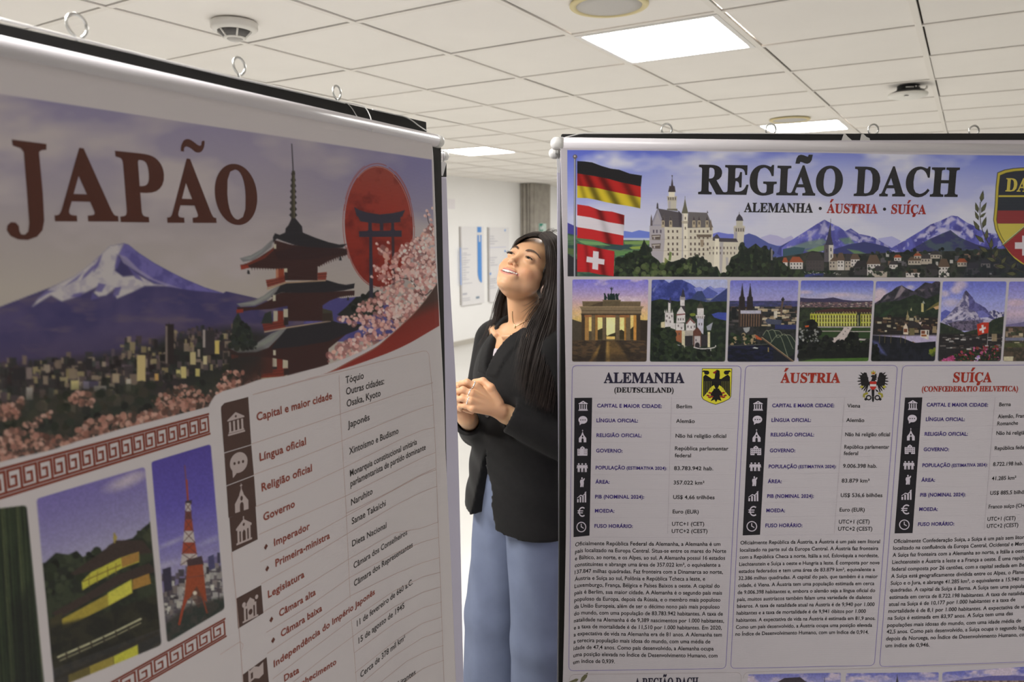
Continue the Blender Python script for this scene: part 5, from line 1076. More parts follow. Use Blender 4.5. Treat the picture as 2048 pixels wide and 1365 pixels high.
def photo(tf, quad, r, paint, name='printed_photo'):
    q = Q(tf, quad); c = Canvas(SR, quad, .0010, tf); paint(c); c.noise(.10, 3.0 * tf[2], 77); c.outside(rquad(quad, r * tf[2]), WR); return c.build(name, sheetR)
def ph_gate(c):
    c.fill(mixn(vgrad([(58, (118, 112, 200)), (200, (158, 142, 192)), (330, (196, 164, 172)), (470, (216, 178, 130)), (560, (214, 182, 110)), (600, (170, 140, 90))]), (204, 184, 196), 220, 41, .5, .75, 2))
    c.poly([(80, 550), (200, 590), (330, 560), (420, 650), (1040, 560), (1040, 830), (80, 830)], (84, 74, 56)); c.poly([(80, 550), (200, 590), (210, 830), (80, 830)], (74, 66, 54)); c.poly([(930, 560), (1040, 570), (1040, 830), (930, 830)], (52, 44, 36))
    G, G2, D = (104, 88, 66), (124, 106, 82), (66, 54, 42)
    for a, b, sky in ((240, 330, 0), (395, 465, 1), (510, 620, 2), (675, 735, 1), (810, 850, 0)): c.rect(a, 520, b, 700 if sky < 2 else 780, (236, 214, 140) if sky else (226, 196, 120))
    c.ell(560, 640, 70, 130, (255, 240, 180), .7, soft=80)
    c.poly([(400, 690), (470, 660), (520, 760), (560, 740), (620, 720), (700, 680), (760, 720), (850, 640), (930, 700), (930, 800), (400, 800)], (58, 52, 36)); c.rect(512, 765, 620, 800, (230, 190, 110))
    for (a, b, f) in ((205, 245, D), (330, 375, G), (372, 405, (150, 110, 60)), (465, 512, G), (628, 678, G), (735, 762, (170, 122, 62)), (760, 812, G), (850, 890, (190, 134, 66)), (888, 935, D), (245, 296, (160, 120, 70))): c.rect(a, 480, b, 815, f)
    for x in (245, 372, 505, 628, 755, 888): c.line([(x, 490), (x, 810)], 3, (60, 48, 36))
    c.rect(200, 478, 945, 500, D); c.rect(375, 500, 505, 530, (140, 92, 56)); c.rect(512, 500, 628, 530, (150, 100, 66)); c.rect(678, 500, 800, 530, (140, 92, 56)); c.rect(240, 500, 330, 525, (150, 98, 62))
    c.poly([(180, 392), (975, 392), (945, 440), (945, 482), (205, 482), (205, 440)], G2); c.line([(180, 396), (975, 396)], 10, (150, 128, 96)); c.line([(205, 445), (945, 445)], 5, D)
    c.poly([(215, 330), (470, 330), (470, 312), (690, 312), (690, 332), (940, 332), (935, 392), (220, 392)], G); c.line([(215, 333), (470, 333)], 8, G2); c.line([(465, 314), (690, 314)], 8, G2); c.line([(690, 335), (940, 335)], 8, G2); c.poly([(470, 330), (300, 390), (470, 390)], D, .7); c.rect(475, 330, 680, 385, (92, 80, 60))
    B = (30, 44, 42)
    for x in (500, 545, 580, 612, 650): c.poly([(x - 16, 312), (x - 20 + (560 - x) * .1, 240), (x - 4, 228), (x + 10, 262), (x + 16, 312)], B)
    c.rect(555, 235, 608, 312, B); c.line([(487, 235), (500, 260), (520, 290)], 14, B); c.line([(670, 235), (655, 262), (640, 290)], 14, B); c.line([(577, 240), (577, 195)], 7, B); c.line([(560, 162), (577, 190), (596, 162)], 7, B); c.line([(577, 160), (577, 205)], 12, B)
    c.poly([(80, 815), (1040, 815), (1040, 1090), (80, 1090)], mixn((60, 50, 42), (86, 68, 50), 60, 44, .4, .6, 3)); c.poly([(520, 815), (620, 815), (820, 1090), (530, 1090)], (124, 96, 54), .5, 40); c.poly([(430, 870), (450, 870), (400, 1000), (320, 1090), (290, 1090)], (170, 130, 66), .6, 26); c.poly([(515, 830), (540, 830), (560, 1090), (500, 1090)], (190, 150, 80), .6, 26)
    c.poly([(455, 810), (510, 820), (490, 1090), (380, 1090)], (40, 34, 30), .7, 24); c.poly([(625, 815), (690, 815), (860, 1000), (760, 990)], (44, 38, 32), .6, 24); c.rect(80, 1000, 1040, 1090, (40, 34, 32), .5, 80)
def ph_castle(c):
    c.fill(vgrad([(58, (170, 176, 214)), (160, (176, 176, 206)), (300, (90, 96, 130)), (420, (44, 52, 54)), (1080, (30, 36, 30))]))
    c.poly([(1060, 60), (1230, 60), (1290, 100), (1360, 62), (1450, 62), (1560, 110), (1640, 170), (1700, 220), (1760, 330), (1500, 340), (1060, 340)], mixn((78, 86, 160), (52, 60, 120), 60, 51, .4, .65)); c.poly([(1080, 190), (1150, 110), (1100, 220)], (150, 150, 190), .5, 12)
    c.poly([(1600, 160), (1680, 150), (1740, 185), (1800, 135), (1850, 170), (1940, 155), (2020, 175), (2020, 260), (1640, 240)], (128, 134, 196)); c.poly([(1690, 220), (1770, 150), (1900, 230), (1830, 290), (1720, 290)], (84, 92, 160)); c.poly([(1560, 300), (1640, 205), (1700, 200), (1760, 310), (1720, 350)], (56, 66, 106)); c.poly([(1860, 280), (2020, 160), (2020, 330), (1800, 330)], (56, 64, 112))
    c.poly([(1060, 330), (1180, 300), (1400, 330), (1560, 300), (1760, 340), (1900, 330), (2020, 330), (2020, 1090), (1060, 1090)], mixn((32, 40, 34), (46, 56, 40), 46, 52, .4, .65)); c.poly([(1730, 300), (1840, 290), (1800, 320)], (170, 170, 170), .6, 10)
    c.poly([(1820, 490), (1900, 465), (2015, 470), (2015, 570), (1930, 555), (1850, 530)], (62, 74, 150))
    L, D, R_ = (206, 198, 196), (150, 142, 146), (64, 58, 62)
    c.poly([(1240, 470), (1345, 470), (1350, 640), (1240, 650)], L); c.poly([(1190, 590), (1240, 580), (1240, 660), (1190, 655)], (196, 184, 150)); c.rect(1280, 340, 1310, 470, L)
    c.poly([(1285, 350), (1308, 270), (1322, 350)], (60, 56, 72)); 
    for x in (1240, 1262, 1330): c.poly([(x - 8, 470), (x, 425), (x + 9, 470)], L)
    c.poly([(1390, 470), (1440, 390), (1492, 470), (1492, 590), (1380, 600)], L); c.poly([(1440, 388), (1490, 380), (1492, 470)], R_); c.rect(1430, 300, 1485, 385, L); c.poly([(1422, 312), (1430, 262), (1490, 262), (1494, 312)], D); c.poly([(1438, 275), (1466, 160), (1492, 275)], (54, 52, 62)); c.poly([(1380, 490), (1490, 480), (1490, 495), (1380, 505)], (120, 70, 70))
    c.poly([(1310, 600), (1370, 600), (1370, 680), (1310, 660)], L); c.poly([(1375, 600), (1480, 600), (1480, 700), (1440, 730), (1375, 720)], L); c.poly([(1500, 610), (1555, 530), (1620, 600), (1620, 700), (1500, 700)], L); c.poly([(1500, 600), (1555, 528), (1620, 600), (1600, 605), (1555, 560), (1510, 615)], (110, 70, 66))
    c.rect(1640, 410, 1722, 500, L); c.poly([(1622, 500), (1738, 500), (1730, 545), (1628, 545)], L); c.poly([(1640, 540), (1722, 545), (1716, 740), (1640, 680)], (190, 186, 198)); c.poly([(1636, 415), (1680, 330), (1726, 415)], (70, 66, 56)); c.line([(1680, 350), (1680, 320)], 4, (60, 60, 60))
    for x in range(1635, 1735, 22): c.rect(x, 515, x + 9, 540, (80, 74, 78))
    c.poly([(1370, 690), (1450, 690), (1450, 850), (1380, 820)], (150, 92, 62)); c.poly([(1450, 690), (1590, 690), (1590, 870), (1450, 900)], (170, 160, 150)); c.poly([(1480, 760), (1585, 755), (1585, 900), (1480, 880)], (46, 44, 46)); c.rect(1450, 700, 1488, 950, (200, 190, 160)); c.poly([(1590, 700), (1645, 650), (1690, 710), (1690, 890), (1595, 900)], (96, 60, 50)); c.rect(1605, 760, 1680, 900, (180, 170, 168)); c.ell(1642, 880, 30, 40, (46, 42, 44)); c.poly([(1690, 740), (1775, 750), (1775, 880), (1690, 890)], (52, 48, 52)); c.rect(1770, 710, 1800, 900, (206, 196, 160)); c.poly([(1755, 640), (1835, 590), (1810, 690), (1765, 690)], (150, 150, 160))
    c.line(bez([(1600, 900), (1680, 918), (1780, 916), (1860, 900), (1870, 880)]), 12, (200, 192, 188)); c.line([(1765, 915), (1765, 1000)], 10, (190, 184, 180)); c.line([(1808, 915), (1812, 1030)], 9, (190, 184, 180)); c.line([(1370, 865), (1440, 880)], 8, (190, 184, 190))
    for (x, y) in ((1260, 500), (1290, 520), (1320, 500), (1400, 540), (1430, 540), (1460, 540), (1400, 620), (1440, 650), (1520, 630), (1560, 640), (1600, 630), (1660, 600), (1690, 600), (1250, 560), (1300, 570), (1410, 720), (1620, 800)): c.rect(x, y, x + 12, y + 26, (84, 74, 76))
    c.scatter(170, [(1060, 700), (1190, 660), (1370, 700), (1400, 880), (1600, 940), (1880, 940), (2010, 660), (2010, 1090), (1060, 1090)], 26, [(28, 36, 28), (38, 48, 32), (50, 60, 40), (24, 28, 26)], 53, .8); c.scatter(60, [(1060, 380), (1230, 400), (1190, 600), (1060, 640)], 24, [(34, 42, 34), (26, 32, 30)], 54, .8)
    c.ell(1585, 495, 36, 20, (120, 130, 50), .9)
def ph_cologne(c):
    c.fill(vgrad([(70, (112, 112, 196)), (200, (138, 138, 198)), (340, (158, 150, 196))])); c.rect(30, 345, 980, 440, mixn((72, 72, 120), (58, 60, 88), 60, 61, .4, .6, 4)); c.rect(30, 420, 980, 1160, mixn((48, 48, 50), (34, 38, 36), 40, 62, .4, .6))
    c.blocks(110, 30, 440, 980, 690, 70, 26, [(170, 150, 120), (120, 104, 92), (64, 58, 60), (190, 176, 150), (44, 46, 44), (92, 70, 60)], 63)
    D = (44, 38, 40)
    for x in (228, 333): c.poly([(x - 46, 470), (x - 42, 300), (x - 24, 280), (x - 8, 170), (x, 120), (x + 8, 170), (x + 22, 285), (x + 34, 300), (x + 38, 470)], D); c.line([(x, 130), (x, 118)], 6, D)
    c.poly([(175, 400), (210, 470), (490, 470), (495, 560), (480, 680), (180, 690)], (60, 50, 46)); c.rect(205, 470, 475, 515, (176, 172, 186)); 
    for x in range(215, 480, 34): c.line([(x, 520), (x - 4, 680)], 9, (124, 96, 74)); c.line([(x + 16, 530), (x + 12, 680)], 6, (40, 36, 36))
    c.line([(740, 530), (752, 420), (764, 330)], 26, (96, 78, 68)); c.poly([(738, 330), (766, 290), (788, 330), (770, 350)], (44, 40, 40)); c.ell(762, 330, 18, 20, (40, 38, 40)); c.rect(645, 475, 690, 570, (196, 186, 170)); c.poly([(530, 600), (560, 580), (750, 600), (740, 660), (560, 650)], (70, 74, 92)); c.rect(660, 660, 940, 720, (44, 50, 92)); c.rect(90, 430, 150, 580, (30, 32, 34))
    c.poly([(240, 700), (330, 690), (320, 740), (280, 770), (250, 740)], (150, 150, 150)); c.scatter(70, [(60, 780), (420, 800), (420, 910), (40, 920)], 20, [(38, 52, 34), (28, 34, 28), (150, 130, 100), (46, 60, 40)], 64); c.rect(30, 930, 640, 1160, mixn((30, 32, 56), (22, 24, 34), 60, 65, .4, .6, 3)); c.poly([(640, 930), (980, 900), (980, 1160), (640, 1160)], (30, 32, 40)); c.line([(40, 940), (330, 930), (560, 915)], 8, (80, 80, 76)); c.poly([(360, 970), (390, 955), (440, 966), (430, 978)], (190, 190, 190)); c.poly([(390, 800), (420, 800), (490, 850), (480, 865), (420, 850)], (170, 84, 50))
    c.poly(bez([(500, 790), (580, 735), (680, 735), (740, 780), (800, 800), (870, 810), (930, 850), (930, 1000), (830, 1080), (600, 900)]), (40, 50, 44))
    for k, (p0, p1, p2) in enumerate((((500, 800), (560, 735), (620, 880)), ((560, 745), (640, 730), (690, 830)), ((640, 735), (720, 745), (760, 800)), ((600, 900), (720, 800), (830, 1080)), ((700, 830), (800, 790), (900, 980)), ((780, 800), (860, 800), (935, 900)))): c.line(bez([p0, p1, p2], 10), 7, (132, 136, 112))
    c.line([(480, 830), (900, 1150)], 22, (96, 76, 62)); c.line([(490, 826), (910, 1145)], 5, (190, 170, 130)); c.rect(565, 960, 580, 1020, (150, 130, 80))
def ph_palace(c):
    c.fill(vgrad([(75, (90, 96, 186)), (200, (132, 138, 200)), (300, (172, 166, 196))])); c.ell(1050, 230, 90, 22, (204, 180, 190), .8, 30); c.ell(1520, 265, 200, 26, (204, 184, 194), .8, 36); c.ell(1800, 290, 120, 24, (190, 178, 196), .7, 30)
    c.poly([(980, 300), (1100, 312), (1300, 315), (1430, 298), (1560, 330), (1700, 345), (1960, 345), (1960, 420), (980, 420)], (62, 56, 84)); c.rect(980, 360, 1960, 460, mixn((110, 86, 92), (76, 66, 76), 30, 71, .4, .6, 2)); c.blocks(130, 980, 365, 1960, 450, 26, 12, [(150, 120, 116), (96, 76, 80), (176, 160, 150), (60, 60, 60)], 72); c.rect(970, 430, 1960, 1160, mixn((38, 44, 36), (50, 58, 42), 40, 73, .4, .6))
    Y, W = (176, 178, 60), (196, 186, 120); c.poly([(1190, 480), (1420, 440), (1560, 450), (1560, 490), (1190, 500)], (74, 46, 44)); c.rect(1560, 450, 1940, 500, (66, 42, 42))
    c.poly([(1125, 515), (1740, 515), (1740, 680), (1190, 680), (1190, 610), (1125, 610)], Y); c.rect(1790, 520, 1940, 680, Y); c.line([(1125, 515), (1740, 512)], 9, (120, 104, 50)); c.line([(1790, 520), (1940, 520)], 8, (120, 104, 50))
    for x in list(range(1140, 1735, 37)) + list(range(1800, 1940, 37)):
        for y, h in ((535, 40), (585, 36), (640, 40)):
            if x < 1190 and y > 600: continue
            c.rect(x, y, x + 15, y + h, (64, 50, 40))
        c.rect(x + 20, 530, x + 28, 675, (206, 200, 150)) if not (x < 1180) else None; c.poly([(x - 4, 512), (x + 5, 494), (x + 14, 512)], (190, 176, 130))
    for x in (1565, 1610, 1650, 1690, 1730): c.line([(x, 515), (x, 485)], 6, (180, 166, 90))
    c.line([(1210, 690), (1940, 690)], 12, (196, 186, 184)); c.poly([(1240, 705), (1560, 705), (1530, 735), (1215, 735)], (52, 72, 40)); c.poly([(1230, 755), (1510, 755), (1450, 828), (1240, 820)], (48, 68, 38)); c.poly([(1690, 705), (1940, 705), (1940, 740), (1670, 738)], (52, 72, 40)); c.poly([(1650, 760), (1940, 760), (1940, 835), (1610, 830)], (46, 66, 38)); c.poly([(1570, 690), (1680, 690), (1590, 860), (1530, 900), (1430, 1000), (1400, 860), (1380, 840), (1470, 825), (1560, 720)], (190, 176, 172)); c.line([(1215, 745), (1530, 745)], 10, (180, 170, 160)); c.line([(1660, 750), (1940, 750)], 10, (190, 180, 172)); c.line([(1780, 855), (1930, 860)], 22, (180, 170, 166)); c.poly([(1780, 880), (1930, 880), (1930, 930), (1800, 930)], (72, 110, 48))
    for x, y in ((1625, 710), (1588, 748), (1562, 786), (1512, 853)): c.ell(x, y, 6, 6, (54, 50, 52))
    for x, y, r in ((1320, 920, 120), (1690, 900, 130), (1530, 960, 90), (1090, 830, 120), (1050, 1000, 120), (1200, 760, 60), (1880, 950, 80), (1150, 680, 60), (1180, 960, 90), (1850, 1020, 110), (1420, 1040, 110), (1620, 1040, 120)): c.scatter(36, circ(x, y, r), 26, [(22, 24, 24), (30, 34, 28), (20, 22, 22)], int(x))
    c.rect(970, 1000, 1900, 1110, (24, 26, 26), .8, 40); c.poly([(960, 1150), (1200, 1110), (1900, 1095), (1900, 1160), (960, 1160)], (66, 96, 40)); c.scatter(34, [(990, 700), (1230, 730), (1230, 900), (980, 880)], 11, [(180, 176, 170), (160, 160, 160)], 74, .7); c.poly([(1055, 672), (1110, 668), (1105, 690), (1060, 694)], (190, 84, 40))
def ph_lake(c):
    c.fill(vgrad([(80, (96, 104, 190)), (220, (140, 142, 204)), (360, (176, 164, 192))])); c.ell(150, 250, 90, 70, (208, 186, 192), .9, 50); c.ell(545, 165, 50, 26, (196, 184, 200), .8, 24); c.ell(110, 330, 60, 30, (206, 180, 186), .8, 30)
    c.poly([(60, 385), (150, 330), (200, 270), (300, 215), (360, 165), (430, 138), (500, 180), (590, 216), (660, 165), (740, 100), (830, 115), (880, 85), (945, 90), (945, 520), (60, 560)], mixn((66, 60, 72), (46, 46, 52), 50, 81, .4, .6)); c.poly([(430, 140), (380, 230), (330, 330), (400, 290), (480, 190)], (150, 136, 142), .8, 16); c.poly([(250, 260), (190, 340), (280, 310)], (120, 108, 116), .7, 14); c.poly([(660, 190), (700, 230), (740, 190)], (120, 108, 112), .7, 14); c.poly([(800, 180), (830, 230), (840, 170)], (120, 110, 114), .7, 14)
    c.poly([(60, 400), (200, 360), (400, 340), (600, 260), (760, 320), (945, 240), (945, 620), (60, 640)], mixn((34, 44, 36), (46, 56, 42), 60, 82, .4, .65)); c.poly([(80, 590), (240, 470), (330, 430), (200, 560)], (44, 72, 44), .6, 26)
    c.rect(30, 560, 945, 800, (40, 36, 36), 1, 30); c.blocks(80, 80, 560, 920, 800, 50, 30, [(150, 130, 100), (60, 52, 48), (40, 38, 38), (90, 70, 56), (186, 176, 150), (34, 34, 34)], 83)
    c.rect(690, 375, 722, 490, (190, 176, 120)); c.poly([(700, 380), (720, 340), (742, 380)], (150, 150, 140)); c.poly([(485, 600), (498, 540), (510, 470), (522, 545), (530, 600)], (150, 134, 96)); c.poly([(545, 470), (560, 425), (566, 475)], (180, 170, 130)); c.poly([(740, 480), (860, 390), (930, 350), (930, 400), (840, 440)], (110, 100, 60)); c.poly([(850, 430), (930, 400), (930, 450), (880, 460)], (190, 150, 110)); c.poly([(455, 690), (487, 640), (515, 700), (520, 790), (452, 785)], (206, 190, 170)); c.rect(460, 715, 505, 760, (110, 66, 46)); c.poly([(520, 620), (620, 620), (680, 700), (510, 705)], (50, 46, 48)); c.rect(530, 705, 600, 800, (110, 100, 70)); c.poly([(650, 630), (700, 620), (680, 665)], (200, 180, 170)); c.poly([(680, 730), (795, 730), (785, 860), (680, 820)], (206, 196, 186)); c.rect(690, 740, 740, 780, (120, 70, 50)); c.rect(690, 790, 760, 815, (150, 90, 50)); c.rect(765, 740, 780, 790, (60, 50, 46)); c.poly([(690, 700), (720, 650), (820, 690), (830, 740)], (62, 46, 46)); c.poly([(500, 920), (580, 880), (650, 920), (560, 940)], (120, 96, 66))
    c.poly([(30, 800), (430, 830), (600, 900), (880, 880), (880, 1150), (20, 1150)], mixn((32, 34, 44), (24, 26, 32), 50, 84, .4, .6, .6)); c.poly([(40, 870), (120, 890), (230, 1060), (160, 1040)], (96, 100, 160), .7, 40); 
    for x in (140, 210, 290, 420, 480): c.line([(x, 800), (x - 4, 900)], 10, (120, 104, 60), .6)
    c.scatter(40, [(40, 950), (100, 930), (140, 1150), (30, 1150)], 24, [(18, 22, 20), (24, 28, 24)], 85); c.scatter(26, [(810, 1000), (900, 960), (880, 1060), (800, 1060)], 16, [(110, 120, 40), (70, 84, 36)], 86)
def ph_peak(c):
    c.fill(vgrad([(85, (104, 110, 196)), (300, (142, 146, 210)), (500, (166, 164, 210))])); c.ell(1210, 130, 80, 60, (196, 178, 200), .9, 50); c.ell(1150, 200, 70, 50, (200, 182, 198), .9, 40); c.ell(1000, 250, 60, 40, (202, 184, 196), .8, 40); c.ell(1080, 370, 110, 50, (196, 182, 200), .8, 50)
    c.poly([(950, 500), (1010, 460), (1080, 490), (1140, 450), (1140, 620), (950, 640)], (92, 96, 170)); c.poly([(1560, 520), (1600, 480), (1665, 465), (1720, 500), (1790, 490), (1790, 600), (1560, 600)], mixn((70, 68, 110), (190, 184, 200), 30, 91, .45, .6))
    pk = [(950, 620), (1050, 530), (1130, 440), (1180, 370), (1230, 300), (1262, 225), (1285, 207), (1320, 245), (1375, 310), (1400, 360), (1460, 390), (1540, 440), (1600, 520), (1670, 590), (1640, 680), (1300, 720), (950, 700)]
    c.poly(pk, mixn((168, 160, 184), (96, 92, 128), 34, 92, .42, .6)); c.poly([(1285, 207), (1320, 245), (1375, 310), (1400, 360), (1460, 390), (1540, 440), (1600, 520), (1680, 600), (1500, 590), (1400, 480), (1320, 450), (1320, 330)], mixn((78, 76, 124), (98, 94, 150), 30, 93, .4, .6)); c.poly([(1262, 225), (1285, 207), (1320, 245), (1310, 290), (1270, 260)], (70, 66, 92)); c.poly([(1430, 480), (1500, 470), (1590, 540), (1550, 600), (1450, 560)], (112, 112, 176)); c.poly([(980, 590), (1100, 540), (1200, 470), (1260, 470), (1180, 540), (1060, 600)], (196, 188, 204), .9, 14); c.poly([(1100, 610), (1200, 580), (1300, 540), (1240, 600)], (190, 184, 204), .9, 12); c.poly([(1460, 570), (1560, 560), (1660, 600), (1560, 600)], (196, 190, 210), .9, 10); c.poly([(1320, 500), (1370, 520), (1400, 580), (1350, 560)], (190, 182, 196), .9, 10)
    c.poly([(1040, 640), (1200, 610), (1420, 600), (1500, 660), (1400, 740), (1200, 740), (1100, 700)], mixn((112, 100, 122), (70, 66, 84), 30, 94, .4, .6)); c.poly([(940, 630), (1000, 650), (1150, 710), (1260, 760), (1500, 700), (1640, 590), (1790, 545), (1790, 830), (930, 830)], mixn((40, 48, 40), (52, 58, 44), 40, 95, .4, .6)); c.rect(910, 780, 1790, 1160, (40, 38, 40), 1, 30); c.blocks(90, 930, 800, 1760, 1000, 60, 16, [(120, 112, 110), (60, 54, 54), (190, 184, 180), (44, 42, 44), (80, 66, 62)], 96); c.rect(1620, 780, 1690, 880, (160, 140, 110), .8)
    c.line([(1580, 640), (1562, 930)], 7, (150, 140, 140)); c.poly([(1425, 655), (1500, 630), (1585, 630), (1575, 770), (1510, 780), (1440, 805)], (178, 52, 36)); c.poly([(1485, 665), (1512, 660), (1520, 765), (1492, 772)], (206, 196, 196)); c.poly([(1455, 715), (1540, 685), (1545, 712), (1460, 745)], (206, 196, 196))
    c.scatter(150, [(940, 1120), (1100, 1050), (1400, 960), (1700, 930), (1740, 1140), (930, 1145)], 13, [(150, 52, 64), (120, 60, 40), (60, 74, 40), (176, 90, 130), (34, 40, 30), (130, 40, 50)], 97); c.scatter(60, [(1150, 1100), (1500, 1020), (1730, 1020), (1730, 1145), (1100, 1145)], 13, [(30, 38, 28), (44, 56, 34)], 98); c.scatter(14, [(1380, 1140), (1450, 1050), (1480, 1080), (1420, 1145)], 9, [(190, 176, 200), (160, 120, 190)], 99); c.scatter(60, [(950, 1140), (1120, 1060), (1140, 1140)], 10, [(176, 80, 130), (150, 56, 90)], 100)
def ph_edge(c):
    c.fill(vgrad([(90, (122, 120, 200)), (300, (160, 152, 204)), (520, (196, 172, 190)), (640, (150, 140, 170))])); c.ell(1940, 370, 130, 46, (204, 176, 190), .8, 40); c.poly([(1800, 660), (1950, 640), (2200, 590), (2200, 720), (1800, 720)], (110, 102, 140)); c.rect(1770, 685, 2300, 1160, mixn((84, 72, 60), (58, 54, 46), 40, 101, .4, .6)); c.blocks(60, 1780, 720, 2250, 1000, 60, 40, [(196, 180, 150), (120, 92, 76), (70, 64, 60), (150, 130, 110), (60, 66, 50)], 102); c.rect(1800, 830, 2300, 870, (110, 110, 130)); c.poly([(1780, 1080), (1910, 1080), (1900, 1140), (1780, 1140)], (190, 180, 150)); c.rect(1780, 900, 2200, 960, (70, 76, 46), .8)
header_right()
G1 = (1130, 550, 6.206); G2 = (1450, 550, 6.606); G3 = (1738, 550, 6.606)
photo(G1, [(90, 57), (1037, 59), (1014, 1079), (87, 1079)], 4.5, ph_gate)
photo(G1, [(1076, 59), (2017, 60), (1987, 1079), (1052, 1079)], 4.5, ph_castle)
photo(G2, [(68, 72), (972, 74), (918, 1149), (32, 1150)], 4.5, ph_cologne)
photo(G2, [(1003, 74), (1966, 78), (1895, 1143), (950, 1145)], 4.5, ph_palace)
photo(G3, [(92, 84), (944, 86), (870, 1142), (25, 1144)], 4.5, ph_lake)
photo(G3, [(975, 86), (1818, 88), (1738, 1142), (905, 1143)], 4.5, ph_peak)
photo(G3, [(1852, 88), (2300, 89), (2220, 1142), (1768, 1143)], 4.5, ph_edge)
def ph_low(k):
    def f(c):
        c.fill(mixn(vgrad([(120, (104, 106, 178)), (170, (150, 146, 190))]), (196, 180, 196), 60, 110 + k, .5, .7, 2))
        if k == 0: c.poly([(960, 166), (990, 148), (1060, 144), (1080, 160), (1140, 190), (930, 190)], (60, 52, 60)); c.line([(1168, 146), (1168, 190)], 2, (60, 56, 64))
        if k == 1: c.poly([(1478, 190), (1486, 150), (1488, 130), (1491, 150), (1498, 190)], (70, 66, 74))
        if k == 2: c.poly([(1690, 166), (1800, 150), (1900, 138), (2000, 136), (2200, 150), (2200, 170), (1690, 180)], (96, 92, 150)); c.poly([(1690, 166), (1760, 160), (2200, 158), (2200, 260), (1690, 260)], mixn((96, 78, 74), (150, 130, 120), 12, 120, .4, .6))
        c.rect(800, 200, 2400, 420, (60, 62, 58))
    return f
GB = (1120, 1290, 2.207)
photo(GB, [(830, 132), (1240, 124), (1232, 330), (822, 330)], 3.5, ph_low(0)); photo(GB, [(1262, 127), (1672, 122), (1664, 330), (1254, 330)], 3.5, ph_low(1)); photo(GB, [(1688, 122), (2200, 88), (2190, 330), (1680, 330)], 3.5, ph_low(2))

PR = Print(SR)
LAV, LAV2, INK, NAVY, RED, BLK = (122, 108, 168), (158, 146, 166), (26, 24, 30), (52, 34, 108), (150, 40, 34), (34, 32, 34)
A1, A2 = (1130, 725, 5.689), (1130, 910, 5.689); B1, B2 = (1470, 725, 6.206), (1470, 910, 6.206); S1, S2 = (1778, 725, 6.826), (1778, 900, 7.585)
PR.text('title_lettering', 'REGIÃO DACH', [(1396, 387.5), (1650, 390.6), (1915, 393)], 58, BLK, 'f')
PR.text('subtitle_lettering', 'ALEMANHA', [(1487.5, 424.2), (1625.5, 425.4)], 18.5, BLK, 'f'); PR.text('subtitle_lettering', 'ÁUSTRIA', [(1653, 426), (1755, 427.2)], 18.5, RED, 'f'); PR.text('subtitle_lettering', 'SUÍÇA', [(1782, 427.5), (1851.5, 428.4)], 18.5, RED, 'f')
PR.poly('subtitle_lettering', circ(1640.3, 417.2, 3.2), BLK, 4); PR.poly('subtitle_lettering', circ(1768.8, 418.6, 3.2), BLK, 4)
PR.text('shield_lettering', 'DA', [(2010, 382.5), (2056, 383.5)], 26, (190, 172, 78), 'f', 'CH')
# cards
def card(pts): PR.line(uq('card_outline'), list(rquad(pts, 10, 6)), 1.1, LAV, closed=True)
card([(1144.5, 731.5), (1482.5, 732.3), (1451.5, 1338.0), (1137.5, 1342.5)]); card([(1491, 732), (1795, 731.2), (1748.6, 1331.8), (1461.2, 1337.8)]); card([(1805, 731.8), (2126, 730.2), (2070, 1324), (1758.8, 1334.3)])
PR.line(uq('card_outline'), rquad([(1139, 1350), (1483, 1345.5), (1478, 1440), (1134, 1440)], 12, 6), 1.1, (170, 158, 160)); PR.line(uq('card_outline'), rquad([(1487, 1345.5), (2120, 1325), (2110, 1440), (1484, 1440)], 12, 6), 1.1, (170, 158, 160))
PR.grid(uq('icon_column'), [(1149, 796.3), (1184.3, 796), (1179, 1071.8), (1147, 1075)], INK); PR.grid(uq('icon_column'), [(1498.6, 796.6), (1535, 796.3), (1520, 1070.2), (1485.3, 1071.5)], INK); PR.grid(uq('icon_column'), [(1810, 795.6), (1844.6, 795.3), (1825, 1066.8), (1789, 1067.5)], INK)
ICW = (198, 188, 198)
def icons(tf1, tf2, xs, ys, sz):
    for k, (x, y, s) in enumerate(zip(xs, ys, sz)):
        n = ('temple', 'speech', 'church', 'block', 'people', 'figure', 'chart', 'euro', 'clock')[k]
        w, h = s; PR.icon(uq('icon'), IC[n], x, y, w, h, ICW, hole=INK)
icons(A1, A2, [1166.2, 1165.8, 1165.1, 1164.8, 1164.4, 1164.2, 1163.4, 1162.9, 1162.6], [812, 841.8, 872.4, 902.4, 935.8, 965, 994.4, 1024.3, 1054.7], [(18.5, 20), (18, 18.5), (16.5, 25.5), (20, 19), (20.5, 18), (13, 19.5), (18.5, 22), (15.5, 20), (19.5, 21)])
icons(B1, B2, [1516, 1514.8, 1513, 1511.5, 1510.2, 1508.8, 1506.8, 1505.2, 1503.5], [812, 841, 871.4, 901.3, 934, 963, 992.8, 1022.8, 1053.3], [(19.5, 19.5), (19, 18.5), (17.8, 25.5), (21.5, 19), (21.8, 17.5), (14.5, 19.5), (20.2, 20.5), (17, 20.5), (21.2, 21)])
icons(S1, S2, [1825.4, 1824.3, 1821.5, 1819.5, 1817.5, 1816, 1813, 1811, 1808.5], [810.5, 839, 869, 899, 931, 960, 990, 1019.5, 1050], [(18.6, 19.5), (18.5, 18), (17.2, 25), (20.5, 19), (21, 17), (15, 19.5), (20.5, 20.5), (17.5, 20), (21, 20.5)])
